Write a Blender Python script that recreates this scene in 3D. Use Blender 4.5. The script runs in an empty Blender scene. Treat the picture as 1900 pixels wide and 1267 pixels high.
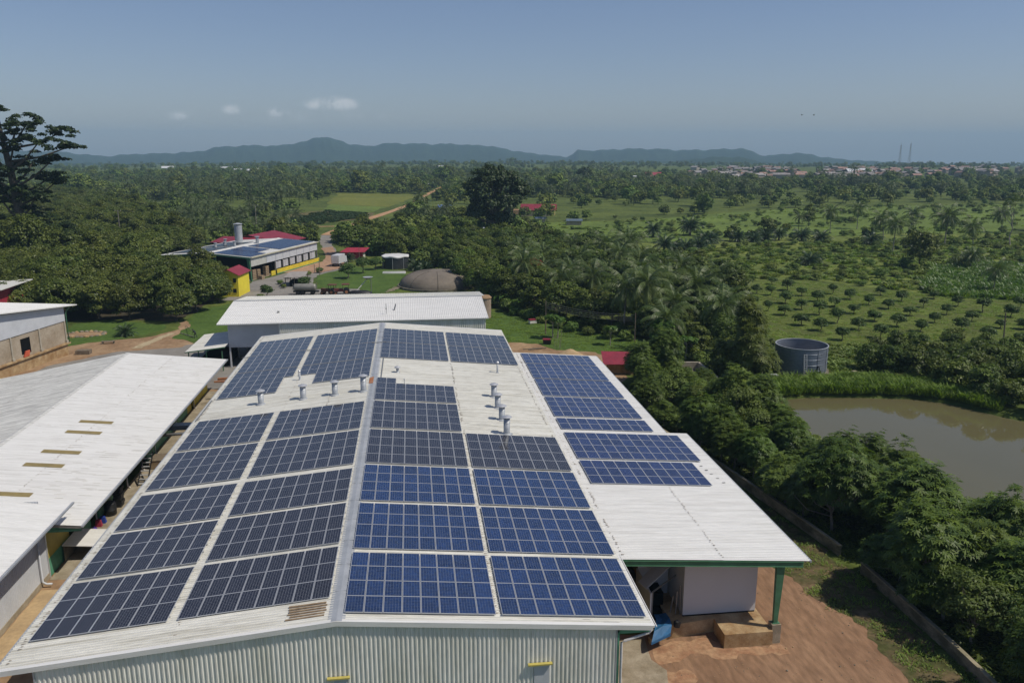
import bpy, math, random
import numpy as np
from mathutils import Vector, Matrix

random.seed(7)
S = bpy.context.scene
C = S.collection
R = math.radians

# ------------------------------------------------------------------ camera
cam_data = bpy.data.cameras.new('camera')
cam = bpy.data.objects.new('camera', cam_data)
C.objects.link(cam)
cam.location = (0, 0, 32.8)
cam.rotation_euler = (R(90 - 13.255), 0, R(-7.044))
cam_data.lens = 28.42
cam_data.sensor_width = 36
cam_data.clip_start = 0.5
cam_data.clip_end = 40000
S.camera = cam

# ------------------------------------------------------------------ light
SUN_EL, SUN_AZ = 55.0, -21.0          # azimuth measured from +X, counter-clockwise
sun_dir = Vector((math.cos(R(SUN_EL)) * math.cos(R(SUN_AZ)), math.cos(R(SUN_EL)) * math.sin(R(SUN_AZ)), math.sin(R(SUN_EL))))
sd = bpy.data.lights.new('sun', 'SUN')
sd.energy = 3.6
sd.angle = R(0.53)
sd.color = (1.0, 0.93, 0.81)
so = bpy.data.objects.new('sun', sd)
C.objects.link(so)
so.rotation_euler = sun_dir.to_track_quat('Z', 'Y').to_euler()
so.location = (60, -20, 120)

W = bpy.data.worlds.new('World')
S.world = W
W.use_nodes = True
wn, wl = W.node_tree.nodes, W.node_tree.links
wn.clear()
w_out = wn.new('ShaderNodeOutputWorld')
w_bg = wn.new('ShaderNodeBackground')
w_sky = wn.new('ShaderNodeTexSky')
w_sky.sky_type = 'NISHITA'
w_sky.sun_disc = False
w_sky.sun_elevation = R(SUN_EL)
w_sky.sun_rotation = R(90 - SUN_AZ)
w_sky.altitude = 100
w_sky.air_density = 1.0
w_sky.dust_density = 0.6
w_sky.ozone_density = 3.5
w_bg.inputs['Strength'].default_value = SKY_STRENGTH = 0.077
# a few small fair-weather clouds low over the hills, as directions on the sky
w_geo = wn.new('ShaderNodeTexCoord')
def wmath(op, a, b=None, c=None):
    n = wn.new('ShaderNodeMath'); n.operation = op
    for i, x in enumerate((a, b, c)):
        if x is None: continue
        if isinstance(x, (int, float)): n.inputs[i].default_value = x
        else: wl.new(x, n.inputs[i])
    return n.outputs[0]
w_noise = wn.new('ShaderNodeTexNoise')
w_noise.inputs['Scale'].default_value = 55
w_noise.inputs['Detail'].default_value = 5
w_noise.inputs['Roughness'].default_value = 0.6
wl.new(w_geo.outputs['Generated'], w_noise.inputs['Vector'])
w_sep = wn.new('ShaderNodeSeparateXYZ')
wl.new(w_geo.outputs['Generated'], w_sep.inputs[0])
az = wmath('ARCTAN2', w_sep.outputs[0], w_sep.outputs[1])
el = wmath('ARCSINE', w_sep.outputs[2])
cloud = None
# (azimuth from +Y deg, elevation deg, half width, half height, weight)
for ca, ce, hw, hh, wt in ((-4.9, 3.05, 2.2, 0.62, 1.0), (-6.0, 2.95, 1.5, 0.5, .7), (-8.5, 2.45, 1.2, 0.42, 1.0), (-11.4, 2.6, 0.85, 0.45, .8), (-14.5, 2.2, 1.3, .45, .75),
                           (-8.0, 2.2, 4.5, 0.8, .3), (-3.0, 2.3, 3.5, .9, .25)):
    dx = wmath('DIVIDE', wmath('SUBTRACT', az, R(ca)), R(hw))
    dy = wmath('DIVIDE', wmath('SUBTRACT', el, R(ce)), R(hh))
    d = wmath('SQRT', wmath('ADD', wmath('MULTIPLY', dx, dx), wmath('MULTIPLY', dy, dy)))
    m = wmath('MULTIPLY', wmath('MAXIMUM', wmath('SUBTRACT', 1.0, d), 0.0), wt)
    cloud = m if cloud is None else wmath('MAXIMUM', cloud, m)
nz = wmath('MULTIPLY', wmath('SUBTRACT', w_noise.outputs['Fac'], 0.32), 3.0)
cl = wmath('MULTIPLY', cloud, nz)
w_ramp = wn.new('ShaderNodeMapRange')
w_ramp.interpolation_type = 'SMOOTHSTEP'
w_ramp.inputs['From Min'].default_value = 0.02
w_ramp.inputs['From Max'].default_value = 0.6
w_ramp.inputs['To Max'].default_value = 0.8
wl.new(cl, w_ramp.inputs['Value'])
# broad, very soft unevenness of a hazy tropical sky
w_n2 = wn.new('ShaderNodeTexNoise'); w_n2.inputs['Scale'].default_value = 2.2; w_n2.inputs['Detail'].default_value = 4
w_map = wn.new('ShaderNodeMapping'); w_map.inputs['Scale'].default_value = (1, 1, 4)
wl.new(w_geo.outputs['Generated'], w_map.inputs[0]); wl.new(w_map.outputs[0], w_n2.inputs['Vector'])
w_veil = wn.new('ShaderNodeMapRange'); w_veil.inputs['From Min'].default_value = .4; w_veil.inputs['From Max'].default_value = .75
w_veil.inputs['To Max'].default_value = .06
wl.new(w_n2.outputs['Fac'], w_veil.inputs['Value'])
w_mixv = wn.new('ShaderNodeMixRGB'); w_mixv.inputs[2].default_value = (4.4, 5.1, 6.0, 1)
wl.new(w_veil.outputs[0], w_mixv.inputs[0]); w_tint = wn.new('ShaderNodeMixRGB'); w_tint.blend_type = 'MULTIPLY'; w_tint.inputs[0].default_value = 1; w_tint.inputs[2].default_value = (1.06, .985, 1.07, 1)
wl.new(w_sky.outputs[0], w_tint.inputs[1]); wl.new(w_tint.outputs[0], w_mixv.inputs[1])
w_mix = wn.new('ShaderNodeMixRGB'); w_mix.inputs[2].default_value = (8.6, 8.8, 9.0, 1)
wl.new(w_ramp.outputs[0], w_mix.inputs[0]); wl.new(w_mixv.outputs[0], w_mix.inputs[1])
wl.new(w_mix.outputs[0], w_bg.inputs['Color'])
wl.new(w_bg.outputs[0], w_out.inputs['Surface'])

S.view_settings.view_transform = 'Standard'
S.view_settings.look = 'None'
S.view_settings.exposure = 0.0
S.view_settings.gamma = 1.0
S.view_settings.use_curve_mapping = False
S.render.engine = 'CYCLES'
S.cycles.max_bounces = 6
S.cycles.diffuse_bounces = 4
S.cycles.glossy_bounces = 3
S.cycles.transmission_bounces = 4
S.cycles.volume_bounces = 0
S.cycles.transparent_max_bounces = 6
S.cycles.use_denoising = True
S.cycles.use_adaptive_sampling = True
S.cycles.adaptive_threshold = 0.015
S.cycles.sample_clamp_indirect = 6.0

# ------------------------------------------------------------------ materials
MATS = {}
def pmat(name, col, rough=0.7, metal=0.0, col2=None, scale=1.0, stretch=(1, 1, 1), lo=.35, hi=.65, spec=.4,
         fine=0.0, fine_scale=20, bump=0.0, bump_scale=30, coords='Object', rnd=0.0):
    """procedural paint / earth / metal: two colours mixed by noise, optional fine grain, bump and per-object variation"""
    m = bpy.data.materials.new(name); m.use_nodes = True
    n, l = m.node_tree.nodes, m.node_tree.links
    b = n['Principled BSDF']
    b.inputs['Roughness'].default_value = rough
    b.inputs['Metallic'].default_value = metal
    b.inputs['Specular IOR Level'].default_value = spec
    tc = n.new('ShaderNodeTexCoord')
    mp = n.new('ShaderNodeMapping'); mp.inputs['Scale'].default_value = stretch
    l.new(tc.outputs[coords], mp.inputs[0])
    out = None
    if col2 is None: col2 = tuple(c * .8 for c in col)
    nz = n.new('ShaderNodeTexNoise'); nz.inputs['Scale'].default_value = scale; nz.inputs['Detail'].default_value = 6; nz.inputs['Roughness'].default_value = .62
    l.new(mp.outputs[0], nz.inputs['Vector'])
    mr = n.new('ShaderNodeMapRange'); mr.inputs['From Min'].default_value = lo; mr.inputs['From Max'].default_value = hi
    l.new(nz.outputs['Fac'], mr.inputs['Value'])
    mx = n.new('ShaderNodeMixRGB'); mx.inputs[1].default_value = (*col, 1); mx.inputs[2].default_value = (*col2, 1)
    l.new(mr.outputs[0], mx.inputs[0]); out = mx.outputs[0]
    if fine:
        nf = n.new('ShaderNodeTexNoise'); nf.inputs['Scale'].default_value = fine_scale; nf.inputs['Detail'].default_value = 4
        l.new(mp.outputs[0], nf.inputs['Vector'])
        fr = n.new('ShaderNodeMapRange'); fr.inputs['To Min'].default_value = 1 - fine; fr.inputs['To Max'].default_value = 1 + fine
        fr.inputs['From Min'].default_value = .3; fr.inputs['From Max'].default_value = .7
        l.new(nf.outputs['Fac'], fr.inputs['Value'])
        mm = n.new('ShaderNodeMixRGB'); mm.blend_type = 'MULTIPLY'; mm.inputs[0].default_value = 1
        l.new(out, mm.inputs[1]); l.new(fr.outputs[0], mm.inputs[2]); out = mm.outputs[0]
    if rnd:
        oi = n.new('ShaderNodeObjectInfo')
        rr = n.new('ShaderNodeMapRange'); rr.inputs['To Min'].default_value = 1 - rnd; rr.inputs['To Max'].default_value = 1 + rnd
        l.new(oi.outputs['Random'], rr.inputs['Value'])
        mm = n.new('ShaderNodeMixRGB'); mm.blend_type = 'MULTIPLY'; mm.inputs[0].default_value = 1
        l.new(out, mm.inputs[1]); l.new(rr.outputs[0], mm.inputs[2]); out = mm.outputs[0]
    l.new(out, b.inputs['Base Color'])
    if bump:
        nb = n.new('ShaderNodeTexNoise'); nb.inputs['Scale'].default_value = bump_scale; nb.inputs['Detail'].default_value = 4
        l.new(mp.outputs[0], nb.inputs['Vector'])
        bp = n.new('ShaderNodeBump'); bp.inputs['Strength'].default_value = bump; bp.inputs['Distance'].default_value = .05
        l.new(nb.outputs['Fac'], bp.inputs['Height']); l.new(bp.outputs[0], b.inputs['Normal'])
    MATS[name] = m
    return m

def leafmat(name, dark, light, rnd=.25, rough=.5, trans=.34, hue=.0):
    """foliage: tone per leaf (attribute) between two leaf colours, random per tree, some light through the leaf"""
    m = bpy.data.materials.new(name); m.use_nodes = True
    n, l = m.node_tree.nodes, m.node_tree.links
    b = n['Principled BSDF']; b.inputs['Roughness'].default_value = rough; b.inputs['Specular IOR Level'].default_value = .25
    at = n.new('ShaderNodeAttribute'); at.attribute_name = 'tone'
    mx = n.new('ShaderNodeMixRGB'); mx.inputs[1].default_value = (*dark, 1); mx.inputs[2].default_value = (*light, 1)
    l.new(at.outputs['Fac'], mx.inputs[0])
    oi = n.new('ShaderNodeObjectInfo')
    rr = n.new('ShaderNodeMapRange'); rr.inputs['To Min'].default_value = 1.14 - rnd; rr.inputs['To Max'].default_value = 1.14 + rnd
    l.new(oi.outputs['Random'], rr.inputs['Value'])
    hs = n.new('ShaderNodeHueSaturation')
    hr = n.new('ShaderNodeMapRange'); hr.inputs['To Min'].default_value = .5 - hue; hr.inputs['To Max'].default_value = .5 + hue * .6
    wn_ = n.new('ShaderNodeTexWhiteNoise'); wn_.noise_dimensions = '1D'
    l.new(oi.outputs['Random'], wn_.inputs['W']); l.new(wn_.outputs['Value'], hr.inputs['Value'])
    l.new(hr.outputs[0], hs.inputs['Hue']); l.new(rr.outputs[0], hs.inputs['Value'])
    l.new(mx.outputs[0], hs.inputs['Color'])
    l.new(hs.outputs[0], b.inputs['Base Color'])
    tr = n.new('ShaderNodeBsdfTranslucent')
    br = n.new('ShaderNodeMixRGB'); br.blend_type = 'MULTIPLY'; br.inputs[0].default_value = 1; br.inputs[2].default_value = (1.5, 1.6, .6, 1)
    l.new(hs.outputs[0], br.inputs[1]); l.new(br.outputs[0], tr.inputs['Color'])
    ms = n.new('ShaderNodeMixShader'); ms.inputs[0].default_value = trans
    l.new(b.outputs[0], ms.inputs[1]); l.new(tr.outputs[0], ms.inputs[2])
    l.new(ms.outputs[0], n['Material Output'].inputs['Surface'])
    MATS[name] = m
    return m

def cellmat(name, cell, line, nx, ny, bus, lw=.035, rough=.12, cellvar=.25, bw=.02, busmix=.35):
    """solar glass: nx by ny cells with pale gaps, thin busbars, a slight difference from cell to cell"""
    m = bpy.data.materials.new(name); m.use_nodes = True
    n, l = m.node_tree.nodes, m.node_tree.links
    b = n['Principled BSDF']; b.inputs['Roughness'].default_value = rough; b.inputs['Specular IOR Level'].default_value = .5
    uv = n.new('ShaderNodeUVMap'); uv.uv_map = 'UVMap'
    sp = n.new('ShaderNodeSeparateXYZ'); l.new(uv.outputs[0], sp.inputs[0])
    def M(op, a, b_=None):
        q = n.new('ShaderNodeMath'); q.operation = op
        for i, x in enumerate((a, b_)):
            if x is None: continue
            if isinstance(x, (int, float)): q.inputs[i].default_value = x
            else: l.new(x, q.inputs[i])
        return q.outputs[0]
    x = M('MULTIPLY', sp.outputs[0], nx); y = M('MULTIPLY', sp.outputs[1], ny)
    fx, fy = M('FRACT', x), M('FRACT', y)
    def near_edge(f, w): return M('GREATER_THAN', M('ABSOLUTE', M('SUBTRACT', f, .5)), .5 - w)
    gap = M('MAXIMUM', near_edge(fx, lw), near_edge(fy, lw))
    bx = M('FRACT', M('MULTIPLY', x, bus))
    busl = M('MULTIPLY', M('LESS_THAN', M('ABSOLUTE', M('SUBTRACT', bx, .5)), bw * bus), busmix)
    fac = M('MAXIMUM', gap, busl)
    cx = n.new('ShaderNodeCombineXYZ'); l.new(M('FLOOR', x), cx.inputs[0]); l.new(M('FLOOR', y), cx.inputs[1])
    oi = n.new('ShaderNodeObjectInfo'); l.new(M('MULTIPLY', oi.outputs['Random'], 97), cx.inputs[2])
    wnz = n.new('ShaderNodeTexWhiteNoise'); l.new(cx.outputs[0], wnz.inputs['Vector'])
    v = n.new('ShaderNodeMapRange'); v.inputs['To Min'].default_value = 1 - cellvar; v.inputs['To Max'].default_value = 1 + cellvar
    l.new(wnz.outputs['Value'], v.inputs['Value'])
    v2 = n.new('ShaderNodeMapRange'); v2.inputs['To Min'].default_value = .8; v2.inputs['To Max'].default_value = 1.2
    l.new(oi.outputs['Random'], v2.inputs['Value'])
    mm = n.new('ShaderNodeMixRGB'); mm.blend_type = 'MULTIPLY'; mm.inputs[0].default_value = 1; mm.inputs[1].default_value = (*cell, 1)
    l.new(M('MULTIPLY', v.outputs[0], v2.outputs[0]), mm.inputs[2])
    mx = n.new('ShaderNodeMixRGB'); l.new(fac, mx.inputs[0]); l.new(mm.outputs[0], mx.inputs[1]); mx.inputs[2].default_value = (*line, 1)
    # thin film of dust
    tc = n.new('ShaderNodeTexCoord'); dn = n.new('ShaderNodeTexNoise'); dn.inputs['Scale'].default_value = 1.3; dn.inputs['Detail'].default_value = 5
    l.new(tc.outputs['Object'], dn.inputs['Vector'])
    dr = n.new('ShaderNodeMapRange'); dr.inputs['From Min'].default_value = .35; dr.inputs['From Max'].default_value = .75; dr.inputs['To Max'].default_value = .035; dr.inputs['To Min'].default_value = .005
    l.new(dn.outputs['Fac'], dr.inputs['Value'])
    du = n.new('ShaderNodeMixRGB'); du.inputs[2].default_value = (.28, .26, .23, 1)
    l.new(dr.outputs[0], du.inputs[0]); l.new(mx.outputs[0], du.inputs[1])
    l.new(du.outputs[0], b.inputs['Base Color'])
    MATS[name] = m
    return m

WHITE_ROOF = pmat('white_sheet_roof', (.70, .69, .63), .5, 0, (.46, .44, .37), 1.0, (.18, 3.2, 1), .44, .76, fine=.12, fine_scale=7)
WHITE_CLEAN = pmat('white_sheet_clean', (.72, .715, .69), .45, 0, (.58, .57, .54), .9, (.16, 2.8, 1), .45, .78, fine=.06, fine_scale=5)
OLD_ROOF = pmat('weathered_sheet_roof', (.64, .635, .60), .7, 0, (.33, .325, .31), .9, (.22, 3.4, 1), .44, .70, fine=.16, fine_scale=3)
WALL_SHEET = pmat('wall_sheet', (.76, .75, .69), .5, 0, (.60, .59, .50), .5, (1.4, 1.4, .25), .45, .75, fine=.1, fine_scale=5)
GREY_SHEET = pmat('grey_sheet', (.55, .57, .60), .45, 0, (.48, .50, .53), .6)
GALV = pmat('galvanised_steel', (.46, .48, .50), .52, .3, (.36, .38, .40), .8, fine=.06)
STEEL = pmat('dull_steel', (.34, .34, .33), .45, .5, (.24, .24, .23), 1.5)
ALU = pmat('aluminium', (.58, .59, .60), .42, .45, (.52, .53, .55), 2)
RUST = pmat('rust', (.30, .10, .035), .85, 0, (.42, .2, .1), 3)
GREEN = pmat('green_paint', (.075, .20, .11), .5, 0, (.055, .15, .08), 1.2)
LGREEN = pmat('pale_green_paint', (.10, .32, .20), .55, 0, (.07, .22, .13), .8)
YELLOW = pmat('yellow_paint', (.70, .56, .04), .6, 0, (.55, .42, .04), .6)
MUSTARD = pmat('mustard_paint', (.48, .38, .06), .6, 0, (.36, .28, .05), .6)
REDROOF = pmat('red_sheet_roof', (.27, .030, .048), .55, 0, (.19, .024, .036), .35, fine=.12, fine_scale=2)
REDWALL = pmat('red_paint', (.36, .03, .05), .6)
CONC = pmat('concrete', (.36, .31, .23), .85, 0, (.22, .18, .12), .9, fine=.12, fine_scale=12, bump=.15)
CONC_TAN = pmat('tan_concrete', (.46, .34, .19), .85, 0, (.27, .16, .07), .8, fine=.12, fine_scale=9)
RENDER = pmat('beige_render', (.40, .34, .26), .85, 0, (.29, .23, .16), .5, fine=.1, fine_scale=3)
BLOCK = pmat('stained_block', (.27, .24, .18), .9, 0, (.10, .09, .06), .7, fine=.15, fine_scale=6)
DARK = pmat('painted_interior_shade', (.012, .012, .012), 1.0, spec=0)  # near-black colour stands in for shade inside openings and under roofs
BLACKP = pmat('black_plastic', (.015, .015, .016), .5)
WOOD = pmat('grey_wood', (.22, .18, .13), .85, 0, (.13, .10, .07), 3)
BARK = pmat('bark', (.16, .13, .10), .9, 0, (.08, .065, .05), 3)
PALEBARK = pmat('pale_bark', (.30, .28, .24), .9, 0, (.18, .16, .13), 2)
PIPE = pmat('white_pipe', (.72, .68, .65), .4)
BLUE = pmat('blue_tarp', (.02, .12, .27), .6, 0, (.015, .09, .2), 2)
GLASSW = pmat('dark_window', (.02, .025, .03), .15)
TANNISH = pmat('stacked_boards', (.36, .27, .17), .8, 0, (.22, .15, .09), 3)

POLY = cellmat('blue_solar_cells', (.0065, .026, .098), (.26, .31, .39), 6, 10, 3, lw=.018, bw=.009, busmix=.25, rough=.09)
POLY2 = cellmat('violet_solar_cells', (.010, .023, .090), (.24, .28, .40), 6, 10, 3, lw=.016, bw=.008, busmix=.25, rough=.09)
MONO = cellmat('black_solar_cells', (.006, .0075, .016), (.28, .29, .33), 6, 12, 2, lw=.030, cellvar=.15, bw=.012, busmix=.3, rough=.09)

# ------------------------------------------------------------------ mesh helpers
class MB:
    """collects simple solids and links them as ONE mesh object"""
    def __init__(self): self.v, self.f, self.mi, self.m = [], [], [], 0
    def poly(self, pts, flip=False):
        b = len(self.v); self.v += [tuple(p) for p in pts]
        ids = list(range(b, b + len(pts)))
        self.f.append(ids[::-1] if flip else ids); self.mi.append(self.m); return self
    def box(self, x0, x1, y0, y1, z0, z1):
        b = len(self.v)
        self.v += [(x0, y0, z0), (x1, y0, z0), (x1, y1, z0), (x0, y1, z0), (x0, y0, z1), (x1, y0, z1), (x1, y1, z1), (x0, y1, z1)]
        for q in ((3, 2, 1, 0), (4, 5, 6, 7), (0, 1, 5, 4), (1, 2, 6, 5), (2, 3, 7, 6), (3, 0, 4, 7)):
            self.f.append([b + i for i in q]); self.mi.append(self.m)
        return self
    def hexa(self, bot, top):
        """eight corners: four below (counter-clockwise seen from above) and four above"""
        b = len(self.v); self.v += [tuple(p) for p in bot] + [tuple(p) for p in top]
        for q in ((3, 2, 1, 0), (4, 5, 6, 7), (0, 1, 5, 4), (1, 2, 6, 5), (2, 3, 7, 6), (3, 0, 4, 7)):
            self.f.append([b + i for i in q]); self.mi.append(self.m)
        return self
    def bar(self, p, q, w, h=None, up=(0, 0, 1)):
        p, q = Vector(p), Vector(q); h = h or w
        d = (q - p).normalized(); u = Vector(up)
        if abs(d.dot(u)) > .98: u = Vector((1, 0, 0))
        s = d.cross(u).normalized(); u = s.cross(d).normalized()
        cs = [(-w / 2, -h / 2), (w / 2, -h / 2), (w / 2, h / 2), (-w / 2, h / 2)]
        b = len(self.v)
        for e in (p, q):
            for a, c in cs: self.v.append(tuple(e + s * a + u * c))
        for k in ((0, 1, 2, 3), (7, 6, 5, 4), (0, 4, 5, 1), (1, 5, 6, 2), (2, 6, 7, 3), (3, 7, 4, 0)):
            self.f.append([b + i for i in k]); self.mi.append(self.m)
        return self
    def tube(self, path, radii, n=8, cap=True):
        path = [Vector(p) for p in path]
        if isinstance(radii, (int, float)): radii = [radii] * len(path)
        b = len(self.v)
        for i, p in enumerate(path):
            d = (path[min(i + 1, len(path) - 1)] - path[max(i - 1, 0)]).normalized()
            u = Vector((0, 0, 1)) if abs(d.z) < .9 else Vector((1, 0, 0))
            s = d.cross(u).normalized(); u = s.cross(d)
            for k in range(n):
                a = 2 * math.pi * k / n
                self.v.append(tuple(p + s * math.cos(a) * radii[i] + u * math.sin(a) * radii[i]))
        for i in range(len(path) - 1):
            for k in range(n):
                k2 = (k + 1) % n
                self.f.append([b + i * n + k, b + i * n + k2, b + (i + 1) * n + k2, b + (i + 1) * n + k]); self.mi.append(self.m)
        if cap:
            self.f.append([b + k for k in range(n)][::-1]); self.mi.append(self.m)
            self.f.append([b + (len(path) - 1) * n + k for k in range(n)]); self.mi.append(self.m)
        return self
    def lathe(self, prof, n=24, c=(0, 0), a0=0, a1=2 * math.pi):
        """profile of (radius, z) turned about a vertical axis at c"""
        b = len(self.v); full = abs(a1 - a0 - 2 * math.pi) < 1e-6; k_ = n if full else n + 1
        for r, z in prof:
            for k in range(k_):
                a = a0 + (a1 - a0) * k / n
                self.v.append((c[0] + r * math.cos(a), c[1] + r * math.sin(a), z))
        for i in range(len(prof) - 1):
            for k in range(n):
                k2 = (k + 1) % k_
                self.f.append([b + i * k_ + k, b + i * k_ + k2, b + (i + 1) * k_ + k2, b + (i + 1) * k_ + k]); self.mi.append(self.m)
        return self
    def ribs(self, o, along, across, width, pitch=.24, h=.032, n=(0, 0, 1), base=.0):
        """trapezoidal sheet: ribs run along 'along' (full vector), repeat in direction 'across' over 'width'"""
        o, along, across, n = Vector(o), Vector(along), Vector(across).normalized(), Vector(n).normalized()
        k = max(1, round(width / pitch)); p = width / k
        prof = [(0, 0)]
        for i in range(k):
            x = i * p
            prof += [(x + .52 * p, 0), (x + .62 * p, h), (x + .86 * p, h), (x + .96 * p, 0)]
        prof.append((width, 0))
        b = len(self.v)
        for s, z in prof:
            q = o + across * s + n * (z + base)
            self.v.append(tuple(q)); self.v.append(tuple(q + along))
        for i in range(len(prof) - 1):
            self.f.append([b + 2 * i, b + 2 * i + 1, b + 2 * i + 3, b + 2 * i + 2]); self.mi.append(self.m)
        return self
    def mesh(self, name, *mats):
        me = bpy.data.meshes.new(name)
        me.from_pydata(self.v, [], self.f)
        for m in mats: me.materials.append(m)
        if len(mats) > 1: me.polygons.foreach_set('material_index', self.mi)
        me.update()
        return me
    def build(self, name, mats, parent=None, smooth=False):
        if not isinstance(mats, (list, tuple)): mats = (mats,)
        me = self.mesh(name, *mats)
        if smooth: me.polygons.foreach_set('use_smooth', [True] * len(me.polygons))
        o = bpy.data.objects.new(name, me); C.objects.link(o)
        if parent: o.parent = parent
        return o

def thing(name, label, cat, loc=(0, 0, 0), rotz=0.0, group=None):
    o = bpy.data.objects.new(name, None); C.objects.link(o)
    o.empty_display_size = .5
    o.location = loc; o.rotation_euler = (0, 0, rotz)
    o['label'] = label; o['category'] = cat
    if group: o['group'] = group
    return o
def tag(o, label, cat, group=None):
    o['label'] = label; o['category'] = cat
    if group: o['group'] = group
    return o
def structure(o): o['kind'] = 'structure'; return o
def stuff(o): o['kind'] = 'stuff'; return o
KIDS = {}
def dup(root, loc, rotz=None, label=None, scale=None, group=None):
    if root.name not in KIDS: KIDS[root.name] = [(c, list(c.children)) for c in root.children]
    r = root.copy(); C.objects.link(r); r.location = loc
    if rotz is not None: r.rotation_euler = (0, 0, rotz)
    if scale is not None: r.scale = (scale,) * 3 if isinstance(scale, (int, float)) else scale
    if label: r['label'] = label
    if group: r['group'] = group
    for ch, gr in KIDS[root.name]:
        c = ch.copy(); C.objects.link(c); c.parent = r
        for g in gr:
            d = g.copy(); C.objects.link(d); d.parent = c
    return r
# ================================================================== MAIN FACTORY
XR, ZR, SL = -4.44, 9.1, 0.093
XL, XE = -21.25, 12.5            # eaves
Y0, Y1 = 38.2, 113.3
def zl(x): return ZR - SL * (XR - x)
def zr(x): return ZR - SL * (x - XR)
main = thing('factory_building', 'long white sheet-metal factory in front, its shallow gable roof covered with solar arrays', 'factory', (XR, Y0, 0))
def at_main(mb):                      # world coordinates -> local to the building's base
    mb.v = [(x - XR, y - Y0, z) for x, y, z in mb.v]; return mb
NL, NR = Vector((-SL, 0, 1)).normalized(), Vector((SL, 0, 1)).normalized()
for side in (-1, 1):
    xe = XL if side < 0 else XE
    zf = zl if side < 0 else zr
    nn = NL if side < 0 else NR
    xm = XR + (xe - XR) * .5
    # two courses of sheet on each slope, the upper lapping over the lower
    for a, b, lift in ((XR + side * .05, xm + side * .12, .012), (xm, xe, 0)):
        m = MB()
        m.ribs((a, Y0, zf(a)), (b - a, 0, zf(b) - zf(a)), (0, 1, 0), Y1 - Y0, .24, .05, nn, lift)
        at_main(m).build('roof_sheet', WHITE_ROOF, main)
    m = MB()
    m.hexa([(XR, Y0 + .1, zf(XR) - .20), (xe - side * .15, Y0 + .1, zf(xe) - .20), (xe - side * .15, Y1 - .1, zf(xe) - .20), (XR, Y1 - .1, zf(XR) - .20)][::side],
           [(XR, Y0 + .1, zf(XR) - .02), (xe - side * .15, Y0 + .1, zf(xe) - .02), (xe - side * .15, Y1 - .1, zf(xe) - .02), (XR, Y1 - .1, zf(XR) - .02)][::side])
    at_main(m).build('roof_deck', STEEL, main)
    # gable flashing, front and back
    for yy in (Y0 - .03, Y1 - .02):
        m = MB()
        m.hexa([(XR, yy, zf(XR) - .22), (xe, yy, zf(xe) - .22), (xe, yy + .05, zf(xe) - .22), (XR, yy + .05, zf(XR) - .22)][::side],
               [(XR, yy, zf(XR) + .05), (xe, yy, zf(xe) + .05), (xe, yy + .05, zf(xe) + .05), (XR, yy + .05, zf(XR) + .05)][::side])
        m.hexa([(XR, yy - .0, zf(XR) + .052), (xe, yy, zf(xe) + .052), (xe, yy + .28, zf(xe) + .052), (XR, yy + .28, zf(XR) + .052)][::side],
               [(XR, yy - .0, zf(XR) + .062), (xe, yy, zf(xe) + .062), (xe, yy + .28, zf(xe) + .062), (XR, yy + .28, zf(XR) + .062)][::side])
        at_main(m).build('verge_flashing', WHITE_CLEAN, main)
# ridge cap: two folded wings with joints every 3 m
m = MB()
yy = Y0 + .02
while yy < Y1 - .1:
    y2 = min(yy + 2.98, Y1 - .05)
    for side, zf in ((-1, zl), (1, zr)):
        xo = XR + side * .44
        q = [(XR, yy, ZR + .075), (xo, yy, zf(xo) + .055), (xo, y2, zf(xo) + .055), (XR, y2, ZR + .075)]
        m.poly(q, side > 0); m.poly([(xo, yy, zf(xo) + .055), (xo, yy, zf(xo) - .0), (xo, y2, zf(xo) - .0), (xo, y2, zf(xo) + .055)], side > 0)
    m.box(XR - .3, XR + .3, y2 - .03, y2 + .02, ZR + .03, ZR + .082)
    yy += 3.0
at_main(m).build('ridge_cap', GALV, main)
m = MB()
m.poly([(XR - .46, 82.6, zl(XR - .46) + .09), (XR - .02, 82.5, ZR + .09), (XR - .02, 85.0, ZR + .09), (XR - .46, 84.8, zl(XR - .46) + .09)])
at_main(m).build('rusty_flashing_patch', RUST, main)
# gable wall, ribs vertical
gw = MB()
x0, x1, yw = -19.42, 10.46, 38.36
k = round((x1 - x0) / .24); p = (x1 - x0) / k
prof = []
for i in range(k):
    x = x0 + i * p
    prof += [(x, 0), (x + .45 * p, 0), (x + .58 * p, -.045), (x + .88 * p, -.045)]
prof.append((x1, 0))
b0 = 0
for x, dy in prof:
    zt = (zl(x) if x < XR else zr(x)) - .22
    gw.v += [(x, yw + dy, .35), (x, yw + dy, zt)]
for i in range(len(prof) - 1):
    gw.f.append([2 * i, 2 * i + 2, 2 * i + 3, 2 * i + 1]); gw.mi.append(0)
at_main(gw).build('gable_wall', WALL_SHEET, main)
m = MB().box(x0 - .05, x1 + .05, yw - .01, yw + .35, 0, .35); at_main(m).build('plinth', CONC, main)
m = MB()
m.box(x0 - .08, x0, yw - .06, yw + .08, .35, zl(x0) - .22); at_main(m).build('corner_trim', GALV, main)
m = MB(); m.box(x1, x1 + .08, yw - .06, yw + .08, .35, zr(x1) - .22); at_main(m).build('corner_trim', GALV, main)
m = MB(); m.box(x0, x0 + .15, yw + .1, Y1 - .7, 0, zl(x0) - .24); at_main(m).build('west_wall', WALL_SHEET, main)
m = MB(); m.box(x1 - .15, x1, yw + .1, Y1 - .7, 0, zr(x1) - .24); at_main(m).build('east_wall', CONC_TAN, main)
m = MB()
m.poly([(x0, Y1 - .7, 0), (x0, Y1 - .7, zl(x0) - .24), (XR, Y1 - .7, ZR - .24), (x1, Y1 - .7, zr(x1) - .24), (x1, Y1 - .7, 0)])
at_main(m).build('rear_wall', WALL_SHEET, main)
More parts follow.
